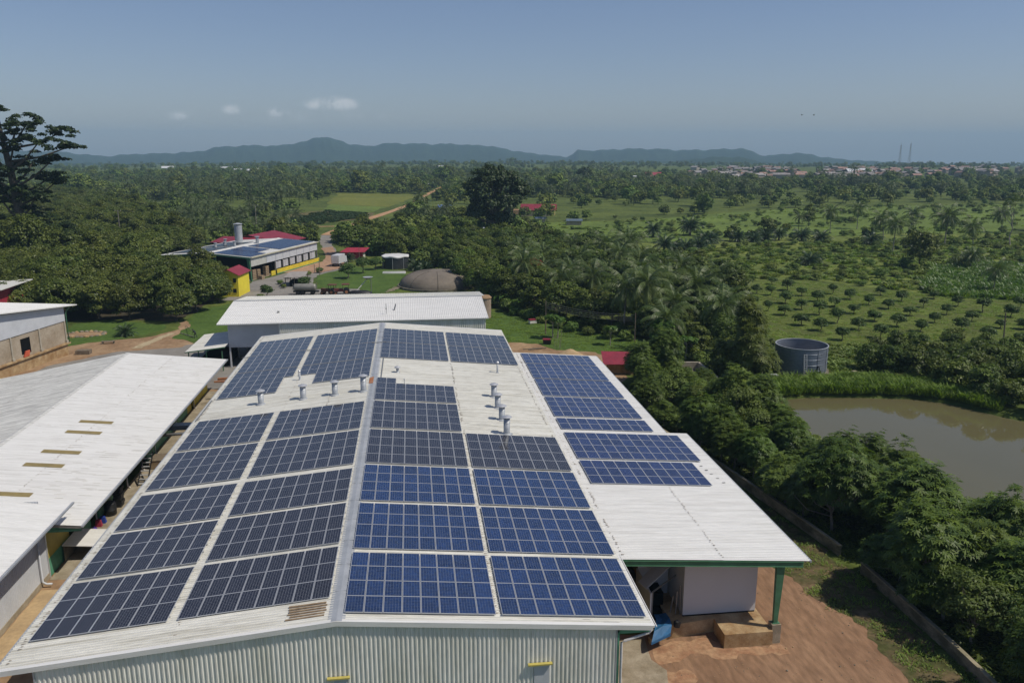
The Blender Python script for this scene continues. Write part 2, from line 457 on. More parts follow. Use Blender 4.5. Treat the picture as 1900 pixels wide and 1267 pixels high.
# yellow canopies over two openings in the gable wall
for xa, xb, z in ((-5.07, -3.89, 5.80), (5.60, 6.93, 5.72)):
    m = MB(); m.box(xa, xb, yw - .26, yw - .06, z - .03, z + .05); cn = at_main(m).build('door_canopy', MATS.get('faded_yellow') or pmat('faded_yellow', (.50, .42, .10), .6, 0, (.40, .34, .10), 3), main)
    m = MB(); m.box(xa + .35, xb - .15, yw - .08, yw - .055, 3.6, z - .03); at_main(m).build('door', GREY_SHEET, main)
# louvre slats by the ridge
for (xa, ya, xb, yb) in ((-7.12, 40.24, -5.13, 40.20), (-7.08, 39.98, -5.06, 39.94), (-7.05, 39.73, -5.10, 39.69), (-7.08, 39.48, -5.05, 39.44), (-6.94, 39.23, -5.13, 39.19), (-7.14, 38.98, -5.13, 38.96)):
    m = MB(); m.bar((xa, ya, zl(xa) + .075), (xb, yb, zl(xb) + .075), .10, .05); at_main(m).build('roof_slat', RUST if ya < 0 else TANNISH, main)
# eave gutters
m = MB()
for y in np.arange(Y0 + .1, Y1 - 1, 6.0):
    m.bar((XL - .06, y, zl(XL) - .10), (XL - .06, min(y + 5.97, Y1), zl(XL) - .10), .16, .14)
at_main(m).build('gutter', GALV, main)
m = MB()
m.bar((XE + .07, Y0 + .1, zr(XE) - .08), (XE + .07, 46.4, zr(XE) - .08), .14, .13); m.bar((XE + .2, Y0, zr(XE) - .02), (XE + .2, 46.4, zr(XE) - .02), .04, .05)
at_main(m).build('gutter', WHITE_CLEAN, main)
# green eave frame and white downpipe at the near right corner
m = MB(); m.box(10.66, 12.35, 38.35, 38.55, 7.12, 7.32); m.box(10.56, 10.66, 38.3, 38.7, 1.0, 7.2); at_main(m).build('eave_frame', LGREEN, main)
m = MB(); m.tube([(12.5, 38.5, 7.15), (12.35, 38.45, 7.0), (10.95, 38.3, 6.72), (10.78, 38.3, 6.6), (10.78, 38.3, 0.1)], .075, 8); at_main(m).build('downpipe', PIPE, main, True)

# rusty screw spots and drips along the sheet laps
def lap_marks(parent, tr, x, zf, ya, yb, seed, dens=.55, mat=None, length=(.05, .22)):
    r = random.Random(seed); m = MB(); y = ya + .2
    while y < yb:
        if r.random() < dens:
            L = r.uniform(*length); xx = x + r.uniform(-.06, .06); w = r.uniform(.03, .06)
            m.poly([(xx, y - w, zf(xx) + .066), (xx + L, y - w * .4, zf(xx + L) + .066), (xx + L, y + w * .4, zf(xx + L) + .066), (xx, y + w, zf(xx) + .066)])
        y += .24
    return stuff(tr(m).build('lap_stain', mat or LAPM, parent))
LAPM = pmat('lap_stain', (.20, .15, .10), .9, 0, (.34, .29, .23), 3)
GRIME = pmat('sheet_grime', (.40, .38, .33), .8, 0, (.50, .48, .43), 3)
for i, (x, ya, yb) in enumerate(((4.1, 67.9, 93), (12.1, 60, 112), (-8.7, 76, 84), (-12.9, 38.5, 113), (-20.9, 38.4, 113), (3.95, 39, 68))): lap_marks(main, at_main, x, zl if x < XR else zr, ya, yb, 50 + i, .6)
r_ = random.Random(91); m = MB()
for _ in range(420):
    side = r_.random() < .5; x = r_.uniform(XL + .3, XR - .7) if side else r_.uniform(XR + .7, XE - .4); y = Y0 + .36 + .24 * r_.randrange(310); zf = zl if side else zr; L = r_.uniform(.3, 1.6)
    if not (side and x + L > XR - .5): m.poly([(x, y - .012, zf(x) + .02), (x + L, y - .012, zf(x + L) + .02), (x + L, y + .012, zf(x + L) + .02), (x, y + .012, zf(x) + .02)])
stuff(at_main(m).build('roof_grime', GRIME, main))

# ---------------------------------------------------------------- loading shed along the east side
shed = thing('loading_shed', 'open-sided loading shed with a white ribbed roof and green steel beam, right of the factory', 'shed', (19, 46.7, 0))
XS, ZS, SS = 12.72, 7.0, 0.074
def zs(x): return ZS - SS * (x - XS)
NS = Vector((SS, 0, 1)).normalized()
def at_shed(mb): mb.v = [(x - 19, y - 46.7, z) for x, y, z in mb.v]; return mb
for (ya, yb, xe) in ((46.65, 71.9, 25.98), (71.92, 102.3, 23.95)):
    xm = 19.8
    for a, b, lift in ((XS - .9, xm + .12, .012), (xm, xe, 0)):
        m = MB().ribs((a, ya, zs(a)), (b - a, 0, zs(b) - zs(a)), (0, 1, 0), yb - ya, .24, .05, NS, lift)
        at_shed(m).build('roof_sheet', WHITE_CLEAN, shed)
    m = MB()
    for x in np.linspace(XS, xe - .3, 9):
        m.bar((x, ya + .1, zs(x) - .10), (x, yb - .1, zs(x) - .10), .06, .16)
    at_shed(m).build('purlin', STEEL, shed)
    m = MB(); m.bar((xe + .03, ya, zs(xe) - .06), (xe + .03, yb, zs(xe) - .06), .12, .14); at_shed(m).build('gutter', GALV, shed)
m = MB(); m.bar((XS, 46.72, zs(XS) - .26), (25.5, 46.72, zs(25.5) - .26), .12, .34)
m.bar((XS, 46.72, zs(XS) - .085), (25.5, 46.72, zs(25.5) - .085), .26, .03); m.bar((XS, 46.72, zs(XS) - .445), (25.5, 46.72, zs(25.5) - .445), .22, .03)
at_shed(m).build('front_beam', GREEN, shed)
for y in (54.5, 62, 70, 78, 86, 94):
    m = MB(); m.bar((XS, y, zs(XS) - .36), (24, y, zs(24) - .36), .12, .36); at_shed(m).build('rafter_beam', GREEN, shed)
for y in (46.9, 54.5, 62, 70):
    m = MB()
    zt = zs(24) - .5
    m.hexa([(23.78, y - .12, 1.45), (24.06, y - .12, 1.45), (24.06, y + .12, 1.45), (23.78, y + .12, 1.45)],
           [(23.70, y - .14, zt), (24.28, y - .14, zt), (24.28, y + .14, zt), (23.70, y + .14, zt)])
    m.box(23.7, 24.2, y - .2, y + .2, 1.40, 1.45)
    at_shed(m).build('column', GREEN, shed)
    m = MB(); m.box(23.62, 24.25, y - .32, y + .32, 0, 1.4); at_shed(m).build('column_footing', CONC, shed)
for y in (78, 86, 94, 101.5):
    m = MB(); m.box(23.3, 23.5, y - .1, y + .1, 0, zs(23.4) - .3); at_shed(m).build('column', GREEN, shed)
# closed store room under the roof
m = MB(); m.box(18.1, 23.4, 48.95, 49.05, 1.14, 4.95); at_shed(m).build('store_front', pmat('store_panel', (.60, .59, .60), .5, 0, (.57, .56, .57), .4), shed)
m = MB(); m.box(18.1, 23.35, 48.93, 49.0, 1.05, 1.135); at_shed(m).build('rubber_skirt', BLACKP, shed)
m = MB(); m.box(23.3, 23.4, 49.06, 70, 1.05, 4.6); m.box(18.1, 18.2, 49.06, 70, 1.05, 4.9); m.box(18.2, 23.3, 69.9, 70, 1.05, 4.7); at_shed(m).build('store_wall', GREY_SHEET, shed)
lap_marks(shed, at_shed, 19.9, zs, 46.8, 58.7, 61, .75, None, (.05, .15)); lap_marks(shed, at_shed, 13.1, zs, 46.8, 102, 62, .5)
# raised dock
dock = thing('loading_dock', 'stained tan concrete loading dock under the near corner of the shed roof', 'dock', (20, 48, 0))
def at_dock(mb): mb.v = [(x - 20, y - 48, z) for x, y, z in mb.v]; return mb
m = MB(); m.box(20.2, 23.62, 46.42, 48.4, 0, 1.05); at_dock(m).build('ramp_block', CONC_TAN, dock)
m = MB(); m.box(17.0, 23.62, 48.42, 69, 0, 1.04); m.hexa([(16.9, 47.95, 0), (20.19, 48.41, 0), (20.19, 48.6, 0), (16.9, 48.3, 0)][::1], [(16.9, 47.95, 1.06), (20.19, 48.41, 1.06), (20.19, 48.6, 1.06), (16.9, 48.3, 1.06)]); at_dock(m).build('platform', CONC_TAN, dock)
m = MB(); m.hexa([(15.35, 47.5, 0), (16.88, 47.9, 0), (16.88, 48.2, 0), (15.35, 47.85, 0)], [(15.35, 47.5, .42), (16.88, 47.9, .42), (16.88, 48.2, .42), (15.35, 47.85, .42)]); at_dock(m).build('low_kerb', CONC_TAN, dock)
# hopper enclosure with a blue tarp beside the dock
hop = thing('hopper_enclosure', 'dark open steel enclosure leaning beside the factory eave, blue tarp hanging out of it', 'machine', (16.5, 49.5, 0))
def at_hop(mb): mb.v = [(x - 16.5, y - 49.5, z) for x, y, z in mb.v]; return mb
m = MB(); m.box(15.6, 15.7, 48.6, 52.2, 0, 3.2); m.box(15.7, 18.0, 52.1, 52.2, 0, 3.6); at_hop(m).build('side_panel', GREY_SHEET, hop)
m = MB(); m.hexa([(15.5, 49.3, 3.1), (18.1, 51.2, 3.9), (17.6, 52.2, 3.9), (15.2, 50.3, 3.1)], [(15.5, 49.3, 3.18), (18.1, 51.2, 3.98), (17.6, 52.2, 3.98), (15.2, 50.3, 3.18)]); at_hop(m).build('lid', GREY_SHEET, hop)
m = MB(); m.bar((15.9, 49.1, 3.0), (18.95, 51.3, 3.35), .08, .08); m.bar((15.9, 49.1, 0), (15.9, 49.1, 3.0), .09); m.bar((18.0, 49.2, .9), (17.95, 49.3, 3.2), .06); m.bar((17.7, 49.3, .9), (17.75, 49.3, 2.8), .06); m.bar((17.4, 49.6, .9), (17.5, 49.4, 2.4), .08)
at_hop(m).build('frame', STEEL, hop)
m = MB(); m.box(16.0, 17.8, 50.0, 52.0, 0, .9); m.box(16.2, 17.2, 50.6, 52, .9, 2.0); at_hop(m).build('bin', DARK, hop)
tp = MB()
g = [[(15.1, 46.35, .95), (15.9, 46.7, 1.02), (16.65, 47.1, 1.06)], [(15.5, 47.1, 1.28), (16.2, 47.5, 1.34), (16.95, 47.8, 1.22)], [(16.0, 48.3, 1.36), (16.5, 48.5, 1.2), (17.0, 48.5, 1.32)], [(16.1, 49.2, 1.2), (16.5, 49.4, 1.05), (17.0, 49.3, 1.2)]]
for i in range(3):
    for j in range(2):
        tp.poly([g[i][j], g[i][j + 1], g[i + 1][j + 1], g[i + 1][j]])
        tp.poly([tuple(np.subtract(a, (0, 0, .05))) for a in (g[i][j], g[i][j + 1], g[i + 1][j + 1], g[i + 1][j])], True)
tp.poly([g[0][0], tuple(np.subtract(g[0][0], (0, 0, .2))), tuple(np.subtract(g[0][2], (0, 0, .25))), g[0][2]])
tag(tp.build('tarp', BLUE), 'blue tarp slung over the dock edge beside the dark enclosure', 'tarp')
m = MB(); m.tube([(17.3, 47.8, 1.0), (17.35, 47.85, 1.3), (17.3, 47.7, 1.5)], [.22, .26, .12], 8)
tag(m.build('sack', BLACKP), 'black sack lying on the dock edge beside the blue tarp', 'sack')

# ---------------------------------------------------------------- solar arrays
def panel_mesh(name, w, l, glass):
    me = bpy.data.meshes.new(name); fr = .030; t = .04
    v = [(0, 0, 0), (w, 0, 0), (w, l, 0), (0, l, 0), (0, 0, t), (w, 0, t), (w, l, t), (0, l, t),
         (fr, fr, t), (w - fr, fr, t), (w - fr, l - fr, t), (fr, l - fr, t), (fr, fr, t - .006), (w - fr, fr, t - .006), (w - fr, l - fr, t - .006), (fr, l - fr, t - .006)]
    f = [(3, 2, 1, 0), (0, 1, 5, 4), (1, 2, 6, 5), (2, 3, 7, 6), (3, 0, 4, 7), (4, 5, 9, 8), (5, 6, 10, 9), (6, 7, 11, 10), (7, 4, 8, 11),
         (8, 9, 13, 12), (9, 10, 14, 13), (10, 11, 15, 14), (11, 8, 12, 15), (12, 13, 14, 15)]
    me.from_pydata(v, [], f); me.materials.append(ALU); me.materials.append(glass)
    me.polygons[13].material_index = 1
    uv = me.uv_layers.new(name='UVMap')
    for li, c in zip(me.polygons[13].loop_indices, ((0, 0), (1, 0), (1, 1), (0, 1))): uv.data[li].uv = c
    me.update(); return me
PW, PPX = .985, 1.01
PM = {'mono': (panel_mesh('solar_panel', PW, 1.93, MONO), 1.95), 'poly': (panel_mesh('solar_panel', PW, 1.625, POLY), 1.645), 'viol': (panel_mesh('solar_panel', PW, 1.625, POLY2), 1.645)}
def array(side, s0, ncol, ya, nrow, kind, label, keep=None):
    """side -1 / +1: main roof left / right slope, 2: shed roof.  s0 = distance from ridge (or shed head) to the nearest panel edge"""
    me, pp = PM[kind]
    if side == 2: ang, x0, z0, d = math.atan(SS), XS, ZS, 1
    else: ang, x0, z0, d = math.atan(SL), XR, ZR, side
    L = ncol * PPX
    if d > 0: ox = x0 + s0 * math.cos(ang); oz = z0 - s0 * math.sin(ang)
    else: ox = x0 - (s0 + L) * math.cos(ang); oz = z0 - (s0 + L) * math.sin(ang)
    col = {'mono': 'black', 'poly': 'bright blue', 'viol': 'violet blue'}[kind]
    t = thing('solar_array', label, 'solar array', (ox, ya, oz + .13), 0, 'roof solar arrays')
    t.rotation_euler = (0, ang * d, 0)
    rail = MB(); rows = set()
    for j in range(nrow):
        cs = [i for i in range(ncol) if keep is None or keep(i if d > 0 else ncol - 1 - i, j)]
        for i in cs:
            o = bpy.data.objects.new('solar_panel', me); C.objects.link(o); o.parent = t
            o.location = (i * PPX, j * pp, 0)
        if cs:
            for q in (.25, .75): rail.box(cs[0] * PPX - .05, (cs[-1] + 1) * PPX + .03, j * pp + pp * q - .02, j * pp + pp * q + .02, -.06, -.003)
    rail.build('mounting_frame', ALU, t)
    return t
ordn = ['nearest the camera', 'second from the front', 'third from the front', 'fourth from the front', 'fifth from the front', 'sixth from the front', 'seventh from the front', 'farthest back']
L_ROWS = [(40.55, 3), (46.92, 3), (53.22, 3), (60.05, 4), (68.4, 4)]
for i, (ya, nr) in enumerate(L_ROWS):
    array(-1, .53, 8, ya, nr, 'mono', 'black solar array on the left slope close to the ridge, ' + ordn[i])
    array(-1, 9.13, 7, ya, nr, 'mono', 'black solar array on the left slope along the gutter, ' + ordn[i])
array(-1, .53, 8, 85.3, 4, 'mono', 'notched black solar array by the ridge, just behind the four left roof vents', lambda i, j: i < 6 or j >= 2)
array(-1, 9.13, 7, 83.35, 5, 'mono', 'notched black solar array along the left gutter, just behind the left roof vents', lambda i, j: i > 0 or j >= 3)
for ya, w in ((93.4, 'second from the back'), (101.45, 'rearmost')):
    array(-1, .53, 8, ya, 4, 'mono', 'dark solar array on the left slope close to the ridge, ' + w)
    array(-1, 9.13, 7, ya, 4, 'mono', 'dark solar array on the left slope along the gutter, ' + w)
    array(1, .36, 8, ya, 4, 'mono', 'dark solar array on the right slope close to the ridge, ' + w)
    array(1, 8.75, 8, ya, 4, 'mono', 'dark solar array on the right slope along the eave, ' + w)
for i, ya in enumerate((38.92, 46.03, 53.07)):
    array(1, .36, 8, ya, 4, 'poly', 'bright blue solar array on the right slope close to the ridge, ' + ordn[i])
    array(1, 8.75, 8, ya, 4, 'poly', 'bright blue solar array on the right slope along the eave, ' + ordn[i])
array(1, .36, 8, 60.12, 4, 'mono', 'black solar array by the ridge, directly behind the blue arrays')
array(1, 8.75, 8, 60.12, 4, 'mono', 'black solar array by the eave, in front of the four vents in a row')
array(1, .36, 8, 68.45, 4, 'mono', 'black solar array by the ridge, left of the nearest vents of the right row')
array(1, .36, 8, 76.75, 4, 'mono', 'black solar array by the ridge with two extra panels standing proud at its back', lambda i, j: j < 3 or i < 2)
for i, (ya, nr, nc) in enumerate(((58.85, 3, 10), (64.3, 4, 11), (71.85, 2, 9), (75.72, 4, 9), (82.8, 4, 9), (89.75, 4, 9), (96.6, 3, 9))):
    array(2, .93, nc, ya, nr, 'viol', 'violet-blue solar array on the shed roof, ' + (ordn[i] if i < 6 else ordn[7]) + (', just two rows deep' if nr == 2 else ''))

# ---------------------------------------------------------------- roof vents
def vent(name, label, x, y, h, r, capr, group=None):
    z = (zl(x) if x < XR else zr(x)) + .02
    t = thing(name, label, 'vent', (x, y, z), 0, group)
    m = MB(); m.lathe([(0, 0), (r * 1.9, 0), (r * 1.5, .06), (r + .01, .14)], 20); m.build('flashing', GALV, t, True)
    m = MB(); m.lathe([(r, -.1), (r, h - .22), (r * .92, h - .22), (r * .92, h - .5)], 20); 
    for zz in (h * .33, h * .62): m.lathe([(r + .008, zz - .015), (r + .014, zz), (r + .008, zz + .015)], 20)
    m.build('flue', GALV, t, True)
    m = MB(); m.lathe([(0, h - .10), (capr, h - .12), (capr, h - .085), (capr * .5, h + .02), (0, h + .06)], 20)
    for a in (0, 1.57, 3.14, 4.71): m.bar((r * .95 * math.cos(a), r * .95 * math.sin(a), h - .3), (r * 1.05 * math.cos(a), r * 1.05 * math.sin(a), h - .09), .03)
    m.build('rain_cap', ALU, t)
    return t
lab = ['leftmost of the four capped vents on the left roof slope', 'second from the left of the four vents on the left slope', 'third from the left of the four vents on the left slope', 'capped vent on the left slope right beside the ridge']
for (x, y), s in zip(((-15.46, 79.95), (-11.31, 80.0), (-8.15, 80.0), (-5.3, 80.05)), lab): vent('roof_vent', s, x, y, 1.5 if x < -6 else 1.75, .29, .46, 'capped roof vents')
lab = ['tall pale vent, nearest of the row of four on the right slope', 'second nearest vent in the row of four on the right slope', 'third vent in the row of four on the right slope', 'farthest vent in the row of four on the right slope']
for (x, y), s, h in zip(((8.0, 68.6), (8.0, 72.55), (8.0, 76.25), (8.0, 80.0)), lab, (1.72, 1.5, 1.5, 1.45)): vent('roof_vent', s, x, y, h, .29, .46, 'capped roof vents')
vent('roof_vent', 'short stubby vent on bare roof just right of the ridge', -1.99, 87.3, .72, .14, .34)
vent('roof_vent', 'thin tall capped pipe standing in front of the rear right array', 9.39, 89.7, 1.35, .10, .2)
vent('roof_vent', 'thin capped pipe in the notch between the left rear arrays', -12.62, 87.5, 1.1, .1, .16)
m = MB(); m.tube([(0, 0, 0), (0, 0, .55)], .04, 6); m.tube([(0, 0, .55), (0, 0, .6)], .09, 6)
o = m.build('vent_pipe', GALV); o.location = (-1.22, 82.9, zr(-1.22)); tag(o, 'tiny pipe stub behind the ridge-side black array', 'pipe')
# cable tray crossing the ridge and running down to the left eave
m = MB()
m.bar((XL + .25, 76.6, zl(XL + .25) + .1), (XL + .25, 83.2, zl(XL + .25) + .1), .12, .08)
tag(m.build('cable_tray', STEEL), 'dark cable tray lying along the left gutter beside the bare roof strip', 'cable tray')
m = MB(); m.bar((XR + .75, 84.6, zr(XR + .75) + .1), (XR + .75, 93.3, zr(XR + .75) + .1), .1, .08); m.bar((XR - .9, 100.9, zl(XR - .9) + .2), (XR + .9, 101.1, zr(XR + .9) + .2), .1, .06)
m.bar((XL - .3, 101.2, zl(XL) + .12), (XR - .9, 101.2, zl(XR - .9) + .12), .08, .05)
tag(m.build('cable_tray', STEEL), 'dark cable tray beside the ridge, crossing it between the rear arrays', 'cable tray')
for i, (x, y) in enumerate(((24.3, 64.2), (24.35, 63.3), (24.5, 62.4), (24.6, 61.5), (24.8, 60.6), (25.0, 59.7))):
    m = MB(); m.box(-.12, .12, -.03, .03, 0, .06); o = m.build('cable_clip', STEEL); o.location = (x, y, zs(x) + .036)
    tag(o, ('rearmost', 'second from the rear', 'third from the rear', 'third from the front', 'second from the front', 'foremost')[i] + ' of the six dark cable clips right of the near shed arrays', 'clip', 'cable clips on the shed roof')
# ================================================================== GROUND, WATER, HILLS, AIR
rng = np.random.default_rng(11)
GRASS = pmat('scrub_grass', (.115, .145, .033), .95, 0, (.062, .086, .021), .045, (1, 1, 1), .38, .62, fine=.35, fine_scale=.55, spec=.1, bump=.6, bump_scale=1.2)
LAWN = pmat('mown_grass', (.088, .142, .030), .95, 0, (.058, .100, .023), .22, fine=.22, fine_scale=1.6, spec=.1, bump=.4, bump_scale=3)
ORCH = pmat('orchard_grass', (.125, .160, .034), .95, 0, (.088, .105, .032), .14, fine=.28, fine_scale=1.1, spec=.1, bump=.5, bump_scale=1.6)
BRIGHT = pmat('crop_green', (.140, .195, .042), .95, 0, (.098, .138, .033), .035, fine=.3, fine_scale=.5, spec=.1)
DRYF = pmat('dry_field', (.17, .18, .04), .95, 0, (.12, .14, .03), .02, fine=.2, fine_scale=.25, spec=.1)
REDDIRT = pmat('red_earth', (.290, .178, .108), .95, 0, (.205, .120, .072), .40, (1.2, .32, 1), .30, .74, fine=.25, fine_scale=2.2, spec=.1, bump=.12, bump_scale=9)
TANDIRT = pmat('tan_earth', (.36, .25, .15), .95, 0, (.24, .15, .085), .2, fine=.2, fine_scale=1.4, spec=.1, bump=.3)
ASPH = pmat('worn_asphalt', (.26, .245, .22), .9, 0, (.19, .175, .155), .15, fine=.12, fine_scale=1.5, spec=.2)
SANDC = pmat('sandy_concrete', (.50, .36, .20), .9, 0, (.36, .26, .15), .5, fine=.15, fine_scale=4, spec=.15)
ROADM = pmat('laterite_road', (.46, .29, .17), .95, 0, (.36, .21, .11), .03, fine=.15, fine_scale=.3, spec=.1)

POND = [(43.1, 97.0), (48.9, 100.3), (53.8, 101.1), (61.1, 100.1), (68.1, 98.5), (71.2, 96.2), (74.1, 90.6), (77, 86.5), (88, 82), (101, 71), (105, 42), (95, 20), (60, 21), (47.5, 30), (46.2, 45), (46.6, 56), (47.6, 66), (46.8, 76), (44.8, 87)]
def sdist(px, py, poly):
    """signed distance to polygon, negative inside"""
    P = np.array(poly, float); Q = np.roll(P, -1, 0)
    d = np.full(px.shape, 1e9); ins = np.zeros(px.shape, bool)
    for (ax, ay), (bx, by) in zip(P, Q):
        ex, ey = bx - ax, by - ay
        t = np.clip(((px - ax) * ex + (py - ay) * ey) / (ex * ex + ey * ey), 0, 1)
        d = np.minimum(d, np.hypot(px - ax - t * ex, py - ay - t * ey))
        c = ((ay > py) != (by > py))
        with np.errstate(divide='ignore', invalid='ignore'):
            xi = ax + (py - ay) / (by - ay if by != ay else 1e-9) * ex
        ins ^= c & (px < xi)
    return np.where(ins, -d, d)
def inside(x, y, poly): return sdist(np.array([x], float), np.array([y], float), poly)[0] < 0
def lines(segs):
    out = []
    for a, b, s in segs: out += list(np.arange(a, b, s))
    return np.array(out + [segs[-1][1]])
gx = lines([(-9000, -3000, 600), (-3000, -600, 150), (-600, -120, 40), (-120, 30, 10), (30, 110, 1.25), (110, 600, 40), (600, 3000, 150), (3000, 9000, 600)])
gy = lines([(-2000, -200, 300), (-200, 15, 25), (15, 108, 1.25), (108, 400, 20), (400, 1200, 60), (1200, 3000, 120), (3000, 9000, 400)])
GX, GY = np.meshgrid(gx, gy)
GD = np.hypot(GX, GY)
GZ = np.where(GD > 1900, -(GD - 1900) * .0137, 0)
far = np.clip((GD - 700) / 1500, 0, 1)
GZ = GZ + far * 3.0 * (np.sin(GX * .004 + 1) * np.cos(GY * .0031) + .6 * np.sin(GX * .011) * np.sin(GY * .009 + 2))
sdp = sdist(GX, GY, POND)
GZ = GZ - 1.5 * np.clip((1.6 - sdp) / 3.2, 0, 1) + np.where((sdp > 0) & (sdp < 9), .25 * np.exp(-((sdp - 4) / 3) ** 2), 0)
nxg, nyg = len(gx), len(gy)
me = bpy.data.meshes.new('ground')
idx = np.arange(nxg * nyg).reshape(nyg, nxg)
fq = np.stack([idx[:-1, :-1], idx[:-1, 1:], idx[1:, 1:], idx[1:, :-1]], -1).reshape(-1, 4)
me.from_pydata(np.stack([GX, GY, GZ], -1).reshape(-1, 3).tolist(), [], fq.tolist())
me.materials.append(GRASS); me.polygons.foreach_set('use_smooth', [True] * len(me.polygons)); me.update()
ground = bpy.data.objects.new('ground', me); C.objects.link(ground); structure(ground)

from mathutils.geometry import tessellate_polygon
def rough_edge(pts, step, jit, seed=0):
    r = random.Random(seed); out = []; st = [0.0, 0.0]
    def wob():        # smooth wandering edge with a little raggedness
        st[0] = st[0] * .72 + r.gauss(0, jit * .75); return st[0] + r.gauss(0, jit * .22)
    for a, b in zip(pts, pts[1:] + pts[:1]):
        L = math.hypot(b[0] - a[0], b[1] - a[1]); k = max(1, int(L / step))
        nx_, ny_ = -(b[1] - a[1]) / (L + 1e-9), (b[0] - a[0]) / (L + 1e-9)
        for i in range(k):
            t = i / k; j = wob()
            out.append((a[0] + (b[0] - a[0]) * t + nx_ * j, a[1] + (b[1] - a[1]) * t + ny_ * j))
    return out
def sheet(name, pts, z, mat, step=1.2, jit=.25, seed=1):
    if step: pts = rough_edge(pts, step, jit, seed)
    v = [Vector((x, y, 0)) for x, y in pts]
    tris = tessellate_polygon([v])
    me = bpy.data.meshes.new(name)
    f = []
    for t in tris:
        a, b, c = (v[i] for i in t)
        f.append(t if (b - a).cross(c - a).z > 0 else t[::-1])
    me.from_pydata([(p.x, p.y, z) for p in v], [], f); me.materials.append(mat); me.update()
    o = bpy.data.objects.new(name, me); C.objects.link(o); return structure(o)

# ---- water
WATER = bpy.data.materials.new('muddy_water'); WATER.use_nodes = True
_n, _l = WATER.node_tree.nodes, WATER.node_tree.links
_b = _n['Principled BSDF']; _b.inputs['Roughness'].default_value = .03; _b.inputs['IOR'].default_value = 1.4
_tc = _n.new('ShaderNodeTexCoord'); _nz = _n.new('ShaderNodeTexNoise'); _nz.inputs['Scale'].default_value = .09; _nz.inputs['Detail'].default_value = 3
_l.new(_tc.outputs['Object'], _nz.inputs['Vector'])
_mx = _n.new('ShaderNodeMixRGB'); _mx.inputs[1].default_value = (.135, .120, .058, 1); _mx.inputs[2].default_value = (.108, .100, .050, 1)
_l.new(_nz.outputs['Fac'], _mx.inputs[0]); _l.new(_mx.outputs[0], _b.inputs['Base Color'])
_n2 = _n.new('ShaderNodeTexNoise'); _n2.inputs['Scale'].default_value = .9; _n2.inputs['Detail'].default_value = 3
_l.new(_tc.outputs['Object'], _n2.inputs['Vector'])
_bp = _n.new('ShaderNodeBump'); _bp.inputs['Strength'].default_value = .05; _bp.inputs['Distance'].default_value = .03
_l.new(_n2.outputs['Fac'], _bp.inputs['Height']); _l.new(_bp.outputs[0], _b.inputs['Normal'])
cx_, cy_ = np.mean(np.array(POND), 0)
sheet('pond', [(cx_ + (x - cx_) * 1.06, cy_ + (y - cy_) * 1.06) for x, y in POND], -.5, WATER, 0)

SANDP = pmat('sandy_earth', (.40, .25, .145), .95, 0, (.30, .165, .095), .9, fine=.2, fine_scale=3, spec=.1, lo=.4, hi=.6)
# ---- patches of ground
sheet('dirt_yard', [(11.2, 20), (11.2, 44), (13.2, 49), (19, 49), (23, 56), (25.5, 66), (27.5, 66), (28.8, 56), (30.3, 51), (31.8, 45), (31.0, 40), (31.5, 34), (31, 20)], .012, REDDIRT, .45, .2, 3)
sheet('yard_fringe', [(27.5, 66), (28.4, 57), (29.6, 51.5), (31.0, 45.5), (30.2, 40.5), (30.6, 30), (33.5, 30), (34.2, 42), (34.2, 54), (33.6, 60), (32.5, 68), (31.2, 76), (29, 84), (26.5, 84), (26.4, 70)], .02, pmat('shade_fringe_earth', (.15, .11, .062), .95, 0, (.070, .074, .028), .5, fine=.3, fine_scale=2.5, spec=.1, lo=.4, hi=.6), .45, .26, 4)  # earth with dark grass; the trees' shade is put into its darker colour
sheet('sand_patch', [(15.4, 46.9), (16.2, 47.3), (18.5, 47.9), (20.0, 47.8), (20.1, 46.3), (23.9, 46.2), (24.4, 45.3), (22, 45.6), (19.2, 45.2), (18.2, 46.2), (16.8, 45.4), (15.5, 45.2)], .022, SANDP, .35, .16, 31)
sheet('sand_patch', [(15.4, 44.4), (16.8, 44.6), (17.3, 43.6), (16.2, 42.9), (15.4, 43.2)], .022, SANDP, .35, .15, 32)
sheet('concrete_apron', [(11.0, 30), (11.0, 48.3), (15.2, 48.3), (14.9, 45.8), (15.6, 44.6), (15.1, 42.5), (15.6, 40), (15.3, 30)], .03, CONC, 1.0, .07, 5)
sheet('gap_floor', [(-29.1, 20), (-19.8, 20), (-19.8, 116), (-29.1, 116)], .012, TANDIRT, 0)
sheet('walkway', [(-29.0, 20), (-27.1, 20), (-27.1, 60), (-29.0, 60)], .03, SANDC, 1.5, .04, 6)
sheet('walkway', [(-29.0, 61.5), (-26.9, 61.5), (-26.9, 113), (-29.0, 113)], .03, CONC, 1.5, .04, 7)
sheet('lawn', [(13, 168), (13, 131), (17, 137.5), (21.5, 136.3), (23.5, 131), (30, 128.5), (37.8, 125), (43.5, 129.5), (40, 137), (32.6, 144), (26, 156), (20, 163)], .012, LAWN, 1.2, .3, 8)
sheet('dirt_patch', [(13.2, 131.5), (16.4, 137.6), (21.6, 136.3), (23.8, 131), (30, 128.6), (33, 123), (31, 112), (24.3, 103), (24.3, 128), (13.2, 128)], .016, TANDIRT, 1.0, .3, 9)
sheet('orchard_ground', [(60, 122), (62, 140), (64, 150), (70, 168), (78.7, 184), (86, 197), (96, 199.5), (102, 196), (109.5, 184), (122, 171), (137, 161.5), (150, 150), (150, 118), (105, 118), (91, 118), (73, 112), (64, 108), (50, 105), (52, 114)], .010, ORCH, 2, .5, 10)
